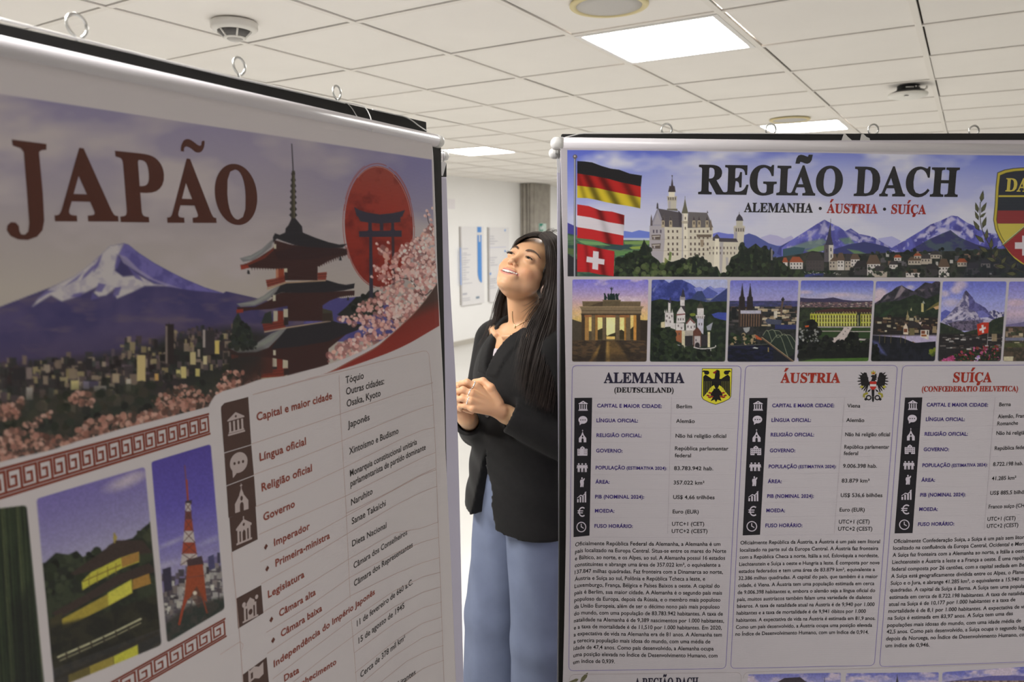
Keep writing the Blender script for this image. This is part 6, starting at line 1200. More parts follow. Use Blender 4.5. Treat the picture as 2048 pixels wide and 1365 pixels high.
# rules between the rows
for (tf, L, R_, rows) in (((1130, 725, 5.689), 315, 1930, (410, 578, 745, 910, 1110)), ((1130, 910, 5.689), 300, 1930, (225, 390, 552, 715, 938)), ((1470, 725, 6.206), 405, 1950, (443, 627, 808, 990, 1185)), ((1470, 910, 6.206), 360, 1850, (238, 412, 592, 770, 1000)), ((1778, 725, 6.826), 455, 2300, (478, 680, 880, 1060, 1300)), ((1778, 900, 7.585), 430, 2500, (335, 565, 780, 1005, 1275))):
    for y in rows: PR.line('table_rule', [(L, y), (R_, y - (R_ - L) * (.012 if tf[0] != 1130 else -.004))], 1.0 if y not in (938, 1000, 1275) else 1.3, (170, 160, 166) if y not in (938, 1000, 1275) else LAV2, tf=tf)
for a, b in (((1343, 795), (1335, 1068)), ((1689, 795), (1668, 1068)), ((1990, 795), (1968, 1060))): PR.line('table_rule', [a, b], .9, (172, 162, 168))
LBL = ('CAPITAL E MAIOR CIDADE:', 'LÍNGUA OFICIAL:', 'RELIGIÃO OFICIAL:', 'GOVERNO:', 'POPULAÇÃO', '(ESTIMATIVA 2024):', 'ÁREA:', 'PIB (NOMINAL 2024):', 'MOEDA:', 'FUSO HORÁRIO:')
def labels(t1, t2, rows1, rows2):
    for t, (x0, y0, x1, y1) in zip(LBL[:4], rows1): PR.text(uq('label_lettering'), t, [(x0, y0), (x1, y1)], 7.2 * t1[2], NAVY, 'b', tf=t1)
    for t, (x0, y0, x1, y1) in zip(LBL[4:], rows2): PR.text(uq('label_lettering'), t, [(x0, y0), (x1, y1)], (7.2 if t[0] != '(' else 6.3) * t2[2], NAVY, 'b', tf=t2)
labels(A1, A2, [(365, 513, 1100, 520), (358, 682, 830, 684), (358, 850, 872, 853), (353, 1025, 655, 1028)], [(348, 167, 682, 168), (700, 168, 1160, 172), (345, 328, 507, 329), (342, 497, 900, 500), (340, 657, 562, 659), (335, 830, 772, 833)])
labels(B1, B2, [(460, 558, 1230, 558), (452, 740, 942, 740), (442, 920, 980, 920), (430, 1117, 747, 1117)], [(417, 167, 767, 167), (785, 167, 1255, 165), (405, 352, 578, 352), (398, 535, 977, 535), (387, 713, 620, 713), (376, 900, 835, 898)])
labels(S1, S2, [(512, 603, 1350, 606), (500, 802, 1032, 802), (484, 1002, 1073, 1002), (470, 1213, 817, 1213)], [(503, 262, 925, 260), (947, 262, 1492, 250), (487, 485, 695, 485), (470, 712, 1160, 705), (455, 928, 737, 928), (437, 1157, 987, 1148)])
def vals(tf, rows, cap=7.6):
    for r in rows: PR.text(uq('value_lettering'), r[0], [r[1:3], r[3:5]], cap * tf[2], BLK, 's' if cap else 's', r[5] if len(r) > 5 else '', tf=tf)
vals(A1, [('Berlim', 1268, 522, 1443, 524), ('Alemão', 1262, 688, 1475, 691), ('Não há religião oficial', 1257, 857, 1832, 860), ('República parlamentar', 1250, 1000, 1858, 1003), ('federal', 1248, 1080, 1433, 1082)])
vals(A2, [('83.783.942 hab.', 1240, 174, 1686, 177), ('357.022 km²', 1235, 338, 1585, 340), ('US$ 4,66 trilhões', 1230, 503, 1700, 506), ('Euro (EUR)', 1224, 667, 1520, 670), ('UTC+1 (CET)', 1216, 808, 1583, 808), ('UTC+2 (CEST)', 1213, 890, 1620, 890)])
vals(B1, [('Viena', 1390, 562, 1553, 562), ('Alemão', 1378, 740, 1603, 742), ('Não há religião oficial', 1365, 918, 1920, 918), ('República parlamentar', 1355, 1073, 1912, 1073), ('federal', 1348, 1152, 1525, 1152)])
vals(B2, [('9.006.398 hab.', 1338, 162, 1760, 162), ('83.879 km²', 1322, 345, 1668, 345), ('US$ 536,6 bilhões', 1310, 525, 1827, 525), ('Euro (EUR)', 1297, 705, 1607, 705), ('UTC+1 (CET)', 1287, 855, 1668, 853), ('UTC+2 (CEST)', 1278, 942, 1702, 942)])
vals(S1, [('Berna', 1502, 602, 1660, 597), ('Alemão, Fran', 1483, 765, 1843, 755, 'cês,'), ('Romanche', 1475, 862, 1758, 852), ('Não há religiã', 1462, 992, 1843, 985, 'o oficial'), ('República fede', 1440, 1200, 1843, 1185, 'ral')])
vals(S2, [('8.722.198 hab.', 1575, 248, 2030, 232), ('41.285 km²', 1555, 465, 1925, 450), ('US$ 885,5 bilhõ', 1532, 685, 2048, 668, 'es'), ('Franco suíço (CH', 1508, 893, 2048, 872, 'F)'), ('UTC+1 (CET)', 1490, 1080, 1915, 1065), ('UTC+2 (CEST)', 1482, 1187, 1957, 1168)])
HB, HR = (36, 32, 52), (150, 44, 30)
PR.text(uq('country_heading'), 'ALEMANHA', [(440, 235), (1358, 235)], 118, HB, 'f', tf=A1); PR.text(uq('country_heading'), '(DEUTSCHLAND)', [(560, 343), (1235, 345)], 58, BLK, 'f', tf=A1)
PR.text(uq('country_heading'), 'ÁUSTRIA', [(562, 253), (1303, 253)], 122, HR, 'f', tf=B1); PR.text(uq('country_heading'), 'SUÍÇA', [(872, 270), (1398, 270)], 132, HR, 'f', tf=S1); PR.text(uq('country_heading'), '(CONFŒDERATIO HELVETICA)', [(445, 400), (1757, 395)], 72, HR, 'f', tf=S1)
PR.text(uq('country_heading'), 'A REGIÃO DACH', [(1269, 1376), (1396, 1374.5)], 19, HB, 'f')
G = (1110, 1070, 4.627); SU = (1748, 1070, 5.687); AU = (1450, 1070, 6.203)
DE = ('Oficialmente República Federal da Alemanha, a Alemanha é um|1530', 'país localizado na Europa Central. Situa-se entre os mares do Norte|1583', 'e Báltico, ao norte, e os Alpes, ao sul. A Alemanha possui 16 estados|1573', 'constituintes e abrange uma área de 357.022 km², o equivalente a|1530', '137.847 milhas quadradas. Faz fronteira com a Dinamarca ao norte,|1553', 'Áustria e Suíça ao sul, Polônia e República Tcheca a leste, e|1388', 'Luxemburgo, França, Bélgica e Países Baixos a oeste. A capital do|1523', 'país é Berlim, sua maior cidade. A Alemanha é o segundo país mais|1545', 'populoso da Europa, depois da Rússia, e o membro mais populoso|1530', 'da União Europeia, além de ser o décimo nono país mais populoso|1523', 'do mundo, com uma população de 83.783.942 habitantes. A taxa de|1552', 'natalidade na Alemanha é de 9,389 nascimentos por 1.000 habitantes,|1563', 'e a taxa de mortalidade é de 11,510 por 1.000 habitantes. Em 2020,|1542', 'a expectativa de vida na Alemanha era de 81 anos. A Alemanha tem|1543', 'a terecira população mais idosa do mundo, com uma média de|1437', 'idade de 47,4 anos. Como país desenvolvido, a Alemanha ocupa|1467', 'uma posição elevada no Índice de Desenvolvimento Humano, com|1503', 'um índice de 0,939.|553')
for i, t in enumerate(DE):
    s, x1 = t.split('|'); x1 = float(x1); yb = 97 + 64.1 * i; yr = 103 + 64.6 * i; xl = 187 - 1.1 * i
    PR.text('paragraph_lettering#d', s, [(xl, yb + 15), (xl + 30, yb + 6), (xl + 80, yb), (x1, yb + (yr - yb) * (x1 - xl) / 1350)], 36, BLK, 's', tf=G)
AT = (('Oficialmente República da Áustria, a Áustria é um país sem litoral', 190, 122, 1920, 105), ('localizado na parte sul da Europa Central. A Áustria faz fronteira', 185, 212, 1900, 190), ('com a República Checa a norte, Itália a sul, Eslováquia a nordeste,', 180, 300, 1903, 278), ('Liechtenstein e Suíça a oeste e Hungria a leste. É composta por nove', 175, 388, 1915, 368), ('estados federados e tem uma área de 83.879 km², equivalente a', 170, 476, 1858, 452), ('32.386 milhas quadradas. A capital do país, que também é a maior', 167, 562, 1893, 538), ('cidade, é Viena. A Áustria tem uma população estimada em cerca', 162, 650, 1850, 625), ('de 9.006.398 habitantes e, embora o alemão seja a língua oficial do', 155, 738, 1860, 712), ('país, muitos austríacos também falam uma variedade de dialetos', 150, 825, 1820, 797), ('bávaros. A taxa de natalidade atual na Áustria é de 9,940 por 1.000', 148, 908, 1853, 885), ('habitantes e a taxa de mortalidade é de 9,941 óbitos por 1.000', 143, 995, 1745, 970), ('habitantes. A expectativa de vida na Áustria é estimada em 81,9 anos.', 138, 1083, 1863, 1058), ('Como um país desenvolvido, a Áustria ocupa uma posição elevada', 133, 1170, 1823, 1143), ('no Índice de Desenvolvimento Humano, com um índice de 0,914.', 128, 1255, 1780, 1230))
for s, x0, y0, x1, y1 in AT: PR.text('paragraph_lettering#a', s, [(x0, y0), (x1, y1)], 45, BLK, 's', tf=AU)
CH = (('Oficialmente Confederação Suíça, a Suíça é um país sem litor|al', 222, 95, 1706, 48), ('localizado na confluência da Europa Central, Ocidental e Meri|dional.', 216, 173, 1706, 122), ('A Suíça faz fronteira com a Alemanha ao norte, a Itália a oest|e,', 210, 252, 1706, 203), ('Liechtenstein e Áustria a leste e a França a oeste. É uma repúb|lica', 205, 332, 1706, 283), ('federal composta por 26 cantões, com a capital sediada em Be|rna.', 198, 412, 1706, 363), ('A Suíça está geograficamente dividida entre os Alpes, o Planal|to', 192, 492, 1706, 443), ('Suíço e o Jura, e abrange 41.285 km², o equivalente a 15.940 m|ilhas', 187, 572, 1706, 523), ('quadradas. A capital da Suíça é Berna. A Suíça tem uma popula|ção', 182, 650, 1706, 604), ('estimada em cerca de 8.722.198 habitantes. A taxa de natalida|de', 174, 732, 1706, 685), ('atual na Suíça é de 10,177 por 1.000 habitantes e a taxa de', 168, 812, 1605, 757), ('mortalidade é de 8,1 por 1.000 habitantes. A expectativa de vi|da', 162, 890, 1706, 838), ('na Suíça é estimada em 83,97 anos. A Suíça tem uma das', 155, 970, 1577, 915), ('populações mais idosas do mundo, com uma idade média de', 148, 1050, 1670, 997), ('42,5 anos. Como país desenvolvido, a Suíça ocupa o segundo lug|ar', 142, 1125, 1706, 1075), ('depois da Noruega, no Índice de Desenvolvimento Humano, co|m', 136, 1203, 1706, 1155), ('um índice de 0,946.', 130, 1282, 630, 1272))
for s, x0, y0, x1, y1 in CH:
    a, _, e = s.partition('|'); PR.text('paragraph_lettering#s', a, [(x0, y0), (x0 + (x1 - x0) * .5, y0 + (y1 - y0) * .42), (x1, y1)], 43, BLK, 's', e, tf=SU)
# sprig above the lower heading
for pts in ([(1135, 1366), (1154, 1364), (1157, 1359), (1152, 1358)], [(1160, 1366), (1163, 1356), (1170, 1349), (1176, 1346), (1174, 1355), (1168, 1363)]): PR.poly('sprig', pts, (96, 92, 66))
# coats of arms
def arms(): 
    Y, K, RD = (206, 196, 52), (24, 22, 22), (140, 40, 36); t = A1
    P = lambda pts, c, l: PR.poly('coat_of_arms#g', pts, c, l, t)
    sh = [(1558, 70), (1902, 70), (1890, 390), (1870, 420), (1800, 455), (1714, 484), (1640, 460), (1570, 425), (1550, 392)]
    P(sh, (60, 54, 20), 2); P([(1716 + (x - 1716) * .965, 250 + (y - 250) * .97) for x, y in sh], Y, 3)
    for s in (-1, 1):
        X = lambda pts: [(1724 + s * (x), y) for x, y in pts]
        P(X([(0, 180), (50, 190), (110, 150), (128, 140), (152, 165), (154, 395), (135, 375), (118, 355), (100, 335), (80, 300), (60, 280), (30, 260), (0, 330)]), K, 4)
        P(X(circ(112, 118, 30, 24)), K, 4); P(X([(90, 98), (150, 92), (165, 110), (130, 112)]), K, 4)
        for k in range(5): P(X([(60 + k * 19, 215), (63 + k * 19, 215), (63 + k * 19, 320 + k * 12), (60 + k * 19, 318 + k * 12)]), (140, 136, 60), 5)
        P(X([(22, 300), (60, 345), (70, 375), (45, 385), (20, 340)]), K, 4)
        for (a, b) in (((78, 350), (30, 8)), ((100, 380), (32, 8)), ((82, 400), (28, 9)), ((60, 392), (26, 8))): P(X([(a[0] - 28, a[1] - 4), (a[0] + 8, a[1] - 14), (a[0] + 18, a[1] + 2), (a[0] - 10, a[1] + 10)]), RD, 5)
    P([(1690, 300), (1755, 300), (1765, 400), (1780, 440), (1735, 425), (1718, 455), (1700, 425), (1655, 445), (1680, 400)], K, 4); P([(1700, 190), (1708, 130), (1705, 100), (1730, 85), (1758, 95), (1762, 150), (1755, 200)], K, 4); P([(1708, 102), (1680, 115), (1690, 128), (1712, 130)], RD, 5); P([(1700, 108), (1716, 95), (1726, 105), (1712, 118)], RD, 5)
    t2 = B1; E = lambda pts, c, l: PR.poly('coat_of_arms', pts, c, l, t2)
    K = (30, 28, 30); cx = 1712
    for s in (-1, 1):
        X = lambda pts: [(cx + s * x, y) for x, y in pts]
        E(X([(20, 230), (50, 245), (66, 180), (80, 130), (110, 126), (130, 150), (160, 170), (150, 260), (140, 320), (120, 290), (90, 300), (60, 270), (40, 300), (20, 300)]), K, 2)
        for k in range(9):
            a = math.radians(38 - k * 14); L = 165 - abs(k - 3) * 7 if k < 7 else 130; b0 = (60, 200 + k * 9)
            d = (math.cos(a), -math.sin(a)); p1 = (b0[0] + d[0] * L * .72, b0[1] + d[1] * L * .72); n_ = (-d[1] * 9, d[0] * 9)
            E(X([(b0[0] + n_[0], b0[1] + n_[1]), (p1[0] + n_[0] * .8, p1[1] + n_[1] * .8), (p1[0] + d[0] * 22, p1[1] + d[1] * 22), (p1[0] - n_[0] * .8, p1[1] - n_[1] * .8), (b0[0] - n_[0], b0[1] - n_[1])]), K, 2)
        E(X(circ(140, 305, 20, 16)), (170, 160, 60), 3); E(X([(70, 370), (120, 390), (128, 430), (96, 445), (100, 410), (60, 395)]), (150, 140, 50), 3); E(X([(25, 330), (60, 350), (70, 372), (40, 362)]), K, 2); E(X(circ(54, 440, 36, 34, 14)), K, 2); E(X(circ(54, 440, 20, 18, 12)), WR, 3); E(X([(70, 465), (96, 440), (110, 460), (92, 478)]), K, 2)
    E([(cx - 22, 240), (cx + 22, 240), (cx + 16, 400), (cx + 12, 480), (cx, 498), (cx - 12, 480), (cx - 16, 400)], K, 3); E([(cx - 24, 235), (cx - 10, 190), (cx - 30, 175), (cx - 6, 158), (cx + 22, 160), (cx + 36, 140), (cx + 44, 180), (cx + 24, 235)], K, 2)
    for k in range(4): E([(cx + 24, 150 + k * 20), (cx + 48, 142 + k * 20), (cx + 44, 156 + k * 20), (cx + 22, 164 + k * 20)], K, 3)
    E([(cx - 20, 150), (cx - 24, 110), (cx - 8, 122), (cx + 4, 96), (cx + 16, 122), (cx + 32, 110), (cx + 26, 150)], (170, 156, 60), 3); E(circ(cx + 4, 138, 12, 10), (170, 60, 40), 4)
    sh = [(cx - 40, 238), (cx + 42, 238), (cx + 40, 310), (cx + 22, 334), (cx, 344), (cx - 22, 334), (cx - 38, 310)]
    E(sh, (176, 44, 36), 4); E([(cx - 39, 272), (cx + 41, 272), (cx + 40, 300), (cx - 38, 300)], (206, 196, 196), 5)
arms()
glyphs(PR.chars | (PL.chars if 'PL' in globals() else set()))
PR.flush(sheetR)
if 'PL' in globals(): PL.flush(sheetL)
# ------------------------------------------------------------------ the woman between the boards
def surface_nets(D, org, h):
    """smooth closed surface of a sampled distance field"""
    S = D < 0; n = np.array(D.shape)
    c = [S[i:n[0] - 1 + i, j:n[1] - 1 + j, k:n[2] - 1 + k] for i in (0, 1) for j in (0, 1) for k in (0, 1)]
    tot = sum(q.astype(np.int8) for q in c); act = (tot > 0) & (tot < 8)
    idx = -np.ones(act.shape, np.int64); I = np.argwhere(act); idx[act] = np.arange(len(I))
    acc = np.zeros((len(I), 3)); cnt = np.zeros(len(I))
    cor = [(i, j, k) for i in (0, 1) for j in (0, 1) for k in (0, 1)]
    for a in range(8):
        for ax in range(3):
            if cor[a][ax]: continue
            b = list(cor[a]); b[ax] = 1
            pa = I + cor[a]; pb = I + b
            da = D[pa[:, 0], pa[:, 1], pa[:, 2]]; db = D[pb[:, 0], pb[:, 1], pb[:, 2]]
            m = (da < 0) != (db < 0); t = np.where(m, da / (da - db + 1e-12), 0)
            p = np.array(cor[a], float) + np.zeros((len(I), 3)); p[:, ax] += t
            acc[m] += p[m]; cnt[m] += 1
    V = org + h * (I + acc / cnt[:, None]); F = []
    for ax in range(3):
        u, v = (ax + 1) % 3, (ax + 2) % 3
        s0 = [slice(1, -1)] * 3; s0[ax] = slice(0, -1); s1 = [slice(1, -1)] * 3; s1[ax] = slice(1, None)
        A, B = S[tuple(s0)], S[tuple(s1)]; E = np.argwhere(A != B); 
        if not len(E): continue
        fl = A[E[:, 0], E[:, 1], E[:, 2]]; E = E + 1; E[:, ax] -= 1
        def at(du, dv):
            q = E.copy(); q[:, u] -= du; q[:, v] -= dv; return idx[q[:, 0], q[:, 1], q[:, 2]]
        Q4 = np.stack([at(1, 1), at(0, 1), at(0, 0), at(1, 0)], 1)
        Q4[~fl] = Q4[~fl][:, ::-1]; F.append(Q4)
    F = np.vstack(F); return V, F[(F >= 0).all(1)]
class Field:
    """distance field on a grid, in any frame"""
    def __init__(s, lo, hi, h):
        s.lo = np.array(lo, float); s.h = h; n = np.ceil((np.array(hi) - s.lo) / h).astype(int) + 1
        g = [s.lo[i] + h * np.arange(n[i]) for i in range(3)]
        s.X, s.Y, s.Z = [q.astype(np.float32) for q in np.meshgrid(*g, indexing='ij')]; s.D = np.full(s.X.shape, 1e3, np.float32)
    def ell(s, c, r, ax=None):
        d = [s.X - c[0], s.Y - c[1], s.Z - c[2]]
        if ax is not None: d = [sum(d[j] * ax[i][j] for j in range(3)) for i in range(3)]
        k0 = np.sqrt(sum((d[i] / r[i]) ** 2 for i in range(3))); k1 = np.sqrt(sum((d[i] / r[i] ** 2) ** 2 for i in range(3))) + 1e-9
        return k0 * (k0 - 1) / k1
    def cap(s, a, b, ra, rb=None, flat=None):
        a, b = np.asarray(a, float), np.asarray(b, float); rb = ra if rb is None else rb; ab = b - a; L = ab @ ab + 1e-9
        t = np.clip(((s.X - a[0]) * ab[0] + (s.Y - a[1]) * ab[1] + (s.Z - a[2]) * ab[2]) / L, 0, 1)
        dx, dy, dz = s.X - a[0] - t * ab[0], s.Y - a[1] - t * ab[1], s.Z - a[2] - t * ab[2]
        if flat is not None:   # squash along a direction
            v, k = flat; q = dx * v[0] + dy * v[1] + dz * v[2]; dx, dy, dz = dx + q * v[0] * (k - 1), dy + q * v[1] * (k - 1), dz + q * v[2] * (k - 1)
        return np.sqrt(dx * dx + dy * dy + dz * dz) - (ra + (rb - ra) * t)
    def add(s, d, k=0.):
        if k <= 0: s.D = np.minimum(s.D, d)
        else:
            h = np.clip(.5 + .5 * (s.D - d) / k, 0, 1); s.D = s.D * (1 - h) + d * h - k * h * (1 - h)
        return s
    def sub(s, d, k=.001):
        h = np.clip(.5 - .5 * (s.D + d) / k, 0, 1); s.D = s.D * (1 - h) - d * h + k * h * (1 - h); return s
    def mesh(s): return surface_nets(s.D, s.lo, s.h)

def at_px(x, y, depth): return EYE + rays([(x, y)])[0] * depth
# head frame from the photographed face: her left, up, forward
CX, CY, CZ = RT, UP, -FWD
def cam2w(v): return v[0] * CX + v[1] * CY + v[2] * CZ
HL = cam2w(np.array([.79, -.28, .545])); HL /= np.linalg.norm(HL)
HU = cam2w(np.array([.527, .76, -.376])); HU -= HL * (HU @ HL); HU /= np.linalg.norm(HU)
HF = np.cross(HL, HU)
DB = 2.25                                           # distance of the body axis
HR = np.stack([HL, HU, HF])                         # rows: axes
BF = np.array([-.82, -.5724, 0.]); BL_ = np.array([.5724, -.82, 0.])
ax0 = at_px(1038, 880, DB); AXIS = np.array([ax0[0], ax0[1], 0.])
def bw(l, f, z): return AXIS + l * BL_ + f * BF + np.array([0, 0, z])
H0 = at_px(1039, 511, 2.125)                        # between the eyes
def hloc(P): return HR @ (np.asarray(P, float) - H0) * 1000.
def hworld(V): return H0 + (np.asarray(V, float) / 1000.) @ HR

SKIN = (.65, .375, .210)
def skin_color(V):
    """printed tone of the face by place: lips, blush, lids"""
    x, y, z = V[:, 0], V[:, 1], V[:, 2]; ax_ = np.abs(x)
    C = np.tile(np.array(SKIN), (len(V), 1))
    def mix(m, c):
        m = np.clip(m, 0, 1)[:, None]; C[:] = C * (1 - m) + np.array(c) * m
    front = sstep(-60, -30, z)
    mix(.42 * np.exp(-(((ax_ - 45) / 22) ** 2 + ((y + 40) / 17) ** 2)) * front, (.62, .25, .13))
    mix(.25 * np.exp(-((x / 9) ** 2 + ((y + 42) / 9) ** 2)) * front, (.66, .30, .20))
    mix(.35 * np.exp(-(((ax_ - 31) / 17) ** 2 + ((y - 8) / 7) ** 2)) * front, (.52, .29, .20))
    sm = -66 + .0085 * x * x                        # smile line
    lip = np.clip((9.0 * np.sqrt(np.clip(1 - (x / 33.) ** 2, 0, 1)) + 2.0 - np.abs(y - (sm - 1.5))) / 2.5, 0, 1) * sstep(36, 31, ax_) * sstep(-32, -18, z)
    mix(.85 * lip, (.50, .17, .155))
    return C
def eyebrow_pts(s):  # s=+1 her left
    return [(s * 13, 17, 5.5), (s * 22, 21.5, 4.5), (s * 34, 24.5, .5), (s * 45, 24, -7.5), (s * 53, 20.5, -16.5)]
person = empty('person', AXIS, 'woman with long dark hair, black blazer and blue jeans, smiling upward between the two banners', 'person')

# --- head, neck and upper chest
f = Field((-105, -250, -215), (130, 125, 45), 2.4)
nb = hloc(bw(0, -.026, 1.425)); nb2 = hloc(bw(0, .0, 1.40)); 
f.add(f.ell((0, 29, -88), (73, 88, 92)))
f.add(f.ell((0, -30, -62), (58, 72, 58)), 18)
f.add(f.ell((0, -60, -42), (41, 44, 42)), 16)                      # jaw
for s in (-1, 1):
    f.add(f.cap((s * 48, -46, -72), (s * 14, -90, -26), 14, 11), 16); f.add(f.ell((s * 43, -46, -58), (18, 30, 27)), 14)   # jaw line
    f.add(f.ell((s * 36, -34, -27), (22, 20, 20)), 14)               # cheek
    f.add(f.ell((s * 50, -14, -45), (17, 14, 24)), 14)
f.add(f.ell((0, -95, -17), (16, 12, 13)), 14)                     # chin
f.add(f.ell((0, 20, -18), (48, 14, 14)), 18)                       # brow
for s in (-1, 1): f.sub(f.ell((s * 31, 1, 7), (19, 11, 12.5)), 12)
f.add(f.cap((0, 8, -6), (0, -31, 10), 6.2, 6.6), 9)                # nose
f.add(f.ell((0, -35.5, 12.5), (8.2, 7.4, 8)), 6)
for s in (-1, 1): f.add(f.ell((s * 10.2, -38.2, 3.6), (5.8, 5.4, 8.2)), 4)
for s in (-1, 1): f.sub(f.ell((s * 5.6, -44.0, 7.5), (4, 3.6, 5)), 2)
for s in (-1, 1): f.add(f.ell((s * 31, -.3, -10.8), (15, 12.2, 12.4)), 6)     # lids over the eyeballs
f.add(f.ell((0, -68, -8), (30, 16, 13)), 12)                       # mouth mound
xs = np.linspace(-30, 30, 17)
mz = lambda x: 4.2 - .0155 * x * x
for a, b in zip(xs[:-1], xs[1:]):
    ya, yb = -59.5 + .0085 * a * a, -59.5 + .0085 * b * b; ra, rb = [max(1.2, 3.9 * math.sqrt(max(0, 1 - (q / 33.) ** 2))) for q in (a, b)]
    f.add(f.cap((a, ya, mz(a) - 2), (b, yb, mz(b) - 2), ra, rb), 3)
    ya, yb = -73.6 + .0130 * a * a, -73.6 + .0130 * b * b; ra, rb = [max(1.2, 4.2 * math.sqrt(max(0, 1 - (q / 33.) ** 2))) for q in (a, b)]
    f.add(f.cap((a, ya, mz(a) - 3.5), (b, yb, mz(b) - 3.5), ra, rb), 3)
for a, b in zip(xs[:-1], xs[1:]):
    ym = lambda x: -66.6 + .0105 * x * x; rr = [max(.8, 4.6 * math.sqrt(max(0, 1 - (q / 31.) ** 2))) for q in (a, b)]
    f.sub(f.cap((a, ym(a), mz(a) + 1), (b, ym(b), mz(b) + 1), *rr), 1.2)
    f.sub(f.cap((a, ym(a), mz(a) - 7), (b, ym(b), mz(b) - 7), *rr), 1.2)
for s in (-1, 1):                                                   # smile creases, eye slits
    f.sub(f.cap((s * 17, -43, 4), (s * 38, -66, -14), 2.2, 2.2), 5)
    es = [(s * q, .6 + (.035 if q > 31 else .03) * -abs(q - 31) * .6 - (2.0 if q > 40 else 0), 0) for q in (19, 25, 31, 37, 43)]
    for p, q in zip(es[:-1], es[1:]): f.sub(f.cap((p[0], p[1] - 1.5, 1.9 - .02 * (abs(p[0]) - 31) ** 2), (q[0], q[1] - 1.5, 1.9 - .02 * (abs(q[0]) - 31) ** 2), 2.6), .8)
for s in (-1, 1):                                                   # ears
    f.add(f.ell((s * 76, -14, -92), (7, 29, 16)), 5); f.sub(f.ell((s * 84, -8, -88), (6, 17, 8)), 3)
f.add(f.cap((0, -45, -106), nb, 46, 46), 9)                        # neck
f.add(f.cap((-2, -70, -92), hloc(bw(.0, .0, 1.425)), 27, 30), 8)
bax = np.stack([HR @ BL_, HR @ BF, HR @ ZZ])
f.add(f.ell(hloc(bw(0, -.01, 1.335)), (150, 92, 78), bax), 30)      # upper chest
f.add(f.cap(hloc(bw(-.12, .0, 1.385)), hloc(bw(.12, .0, 1.385)), 30, 30), 25)
for s in (-1, 1): f.add(f.cap(hloc(bw(s * .022, .070, 1.392)), hloc(bw(s * .10, .030, 1.398)), 6, 6), 22)
V, F = f.mesh(); Vh, Fh, Ch = hworld(V), F, skin_color(V)

# --- hands: joints given where the photo shows them
f2 = Field(at_px(1022, 862, 2.02) * 0 + np.array([-.225, 1.90, 1.03]), np.array([.03, 2.20, 1.325]), .00165)
J = lambda x, y, d: at_px(x, y, d)
bones = []
wrL, elL = J(1012, 829, 2.075), bw(.245, -.055, 1.075)
def chain(pts, rs):
    for a, b, ra, rb in zip(pts[:-1], pts[1:], rs[:-1], rs[1:]): bones.append((a, b, ra, rb))
# near (her left) hand laid over the other
kn = [J(951, 773, 2.028), J(943, 788, 2.010), J(941, 803, 2.002), J(945, 817, 2.002)]
for k, r in zip(kn, (.0125, .0125, .012, .0112)): bones.append((J(1000, 822, 2.055), k, .019, r))
bones.append((wrL + (elL - wrL) * .5, wrL, .034, .0265)); bones.append((wrL, J(990, 818, 2.05), .0265, .022))
fing = [[(951, 773, 2.028), (934, 765, 2.022), (922, 768, 2.045), (921, 778, 2.062)],
        [(943, 788, 2.010), (926, 780, 2.008), (915, 784, 2.032), (915, 794, 2.052)],
        [(941, 803, 2.002), (925, 797, 2.004), (915.5, 799, 2.030), (916, 808, 2.050)],
        [(945, 817, 2.002), (931, 812, 2.008), (921, 812, 2.030), (921, 820, 2.048)]]
for q, r in zip(fing, (.0088, .0090, .0086, .0078)): chain([J(*p) for p in q], [r * 1.12, r, r * .92, r * .78])
chain([J(996, 806, 2.05), J(981, 776, 2.04), J(966, 763, 2.05), J(949, 764, 2.066)], [.0165, .0118, .0102, .0080])
for a, b, ra, rb in bones: f2.add(f2.cap(a, b, ra, rb), .0055)
# far (her right) hand underneath
b3 = []; kR = [J(912, 778, 2.085), J(908, 790, 2.085), J(907, 803, 2.08), J(910, 816, 2.08)]
wrR, elR = J(932, 836, 2.13), bw(-.205, .02, 1.06)
for k in kR: b3.append((J(926, 822, 2.11), k, .020, .0115))
b3.append((wrR + (elR - wrR) * .5, wrR, .034, .0255)); b3.append((wrR, J(924, 822, 2.11), .0255, .022))
for i, (x, y) in enumerate(((922, 774), (925, 790), (924, 804), (927, 818))):
    p0 = kR[i]; p1 = J(x - 6, y - 3, 2.068); p2 = J(x + 8, y + 2, 2.052); p3 = J(x + 17, y + 6, 2.05)
    for a, b, r in ((p0, p1, .0092), (p1, p2, .0085), (p2, p3, .0076)): b3.append((a, b, r, r * .94))
for a, b, r in ((J(930, 812, 2.10), J(944, 790, 2.085), .0125), (J(944, 790, 2.085), J(956, 776, 2.075), .0100), (J(956, 776, 2.075), J(962, 768, 2.075), .0085)): b3.append((a, b, r, r * .92))
D1_ = f2.D; f2.D = np.full(D1_.shape, 1e3, np.float32)
for a, b, ra, rb in b3: f2.add(f2.cap(a, b, ra, rb), .005)
f2.D = np.minimum(f2.D, D1_)
V2, F2 = f2.mesh()
# --- covered body: torso, arms, legs in coarser steps
f3 = Field(bw(0, 0, 0) + np.array([-.36, -.36, -.01]), bw(0, 0, 0) + np.array([.36, .36, 1.44]), .011)
def legs(fl, r0, r1, r2, r3):
    for s in (-1, 1):
        hip, kne, ank = bw(s * .095, 0.0, .86), bw(s * .10, .012, .47), bw(s * .105, -.01, .09)
        fl.add(fl.cap(hip, kne, r0, r1), .03); fl.add(fl.cap(kne, ank, r2, r3), .03)
        fl.add(fl.cap(bw(s * .105, -.02, .035), bw(s * .125, .15, .03), .033, .028), .02)
tax = np.stack([BL_, BF, ZZ])
f3.add(f3.ell(bw(0, 0, 1.24), (.155, .095, .17), tax)); f3.add(f3.ell(bw(0, .0, 1.04), (.12, .085, .14), tax), .05); f3.add(f3.ell(bw(0, -.01, .92), (.135, .085, .10), tax), .05); legs(f3, .070, .055, .052, .038)
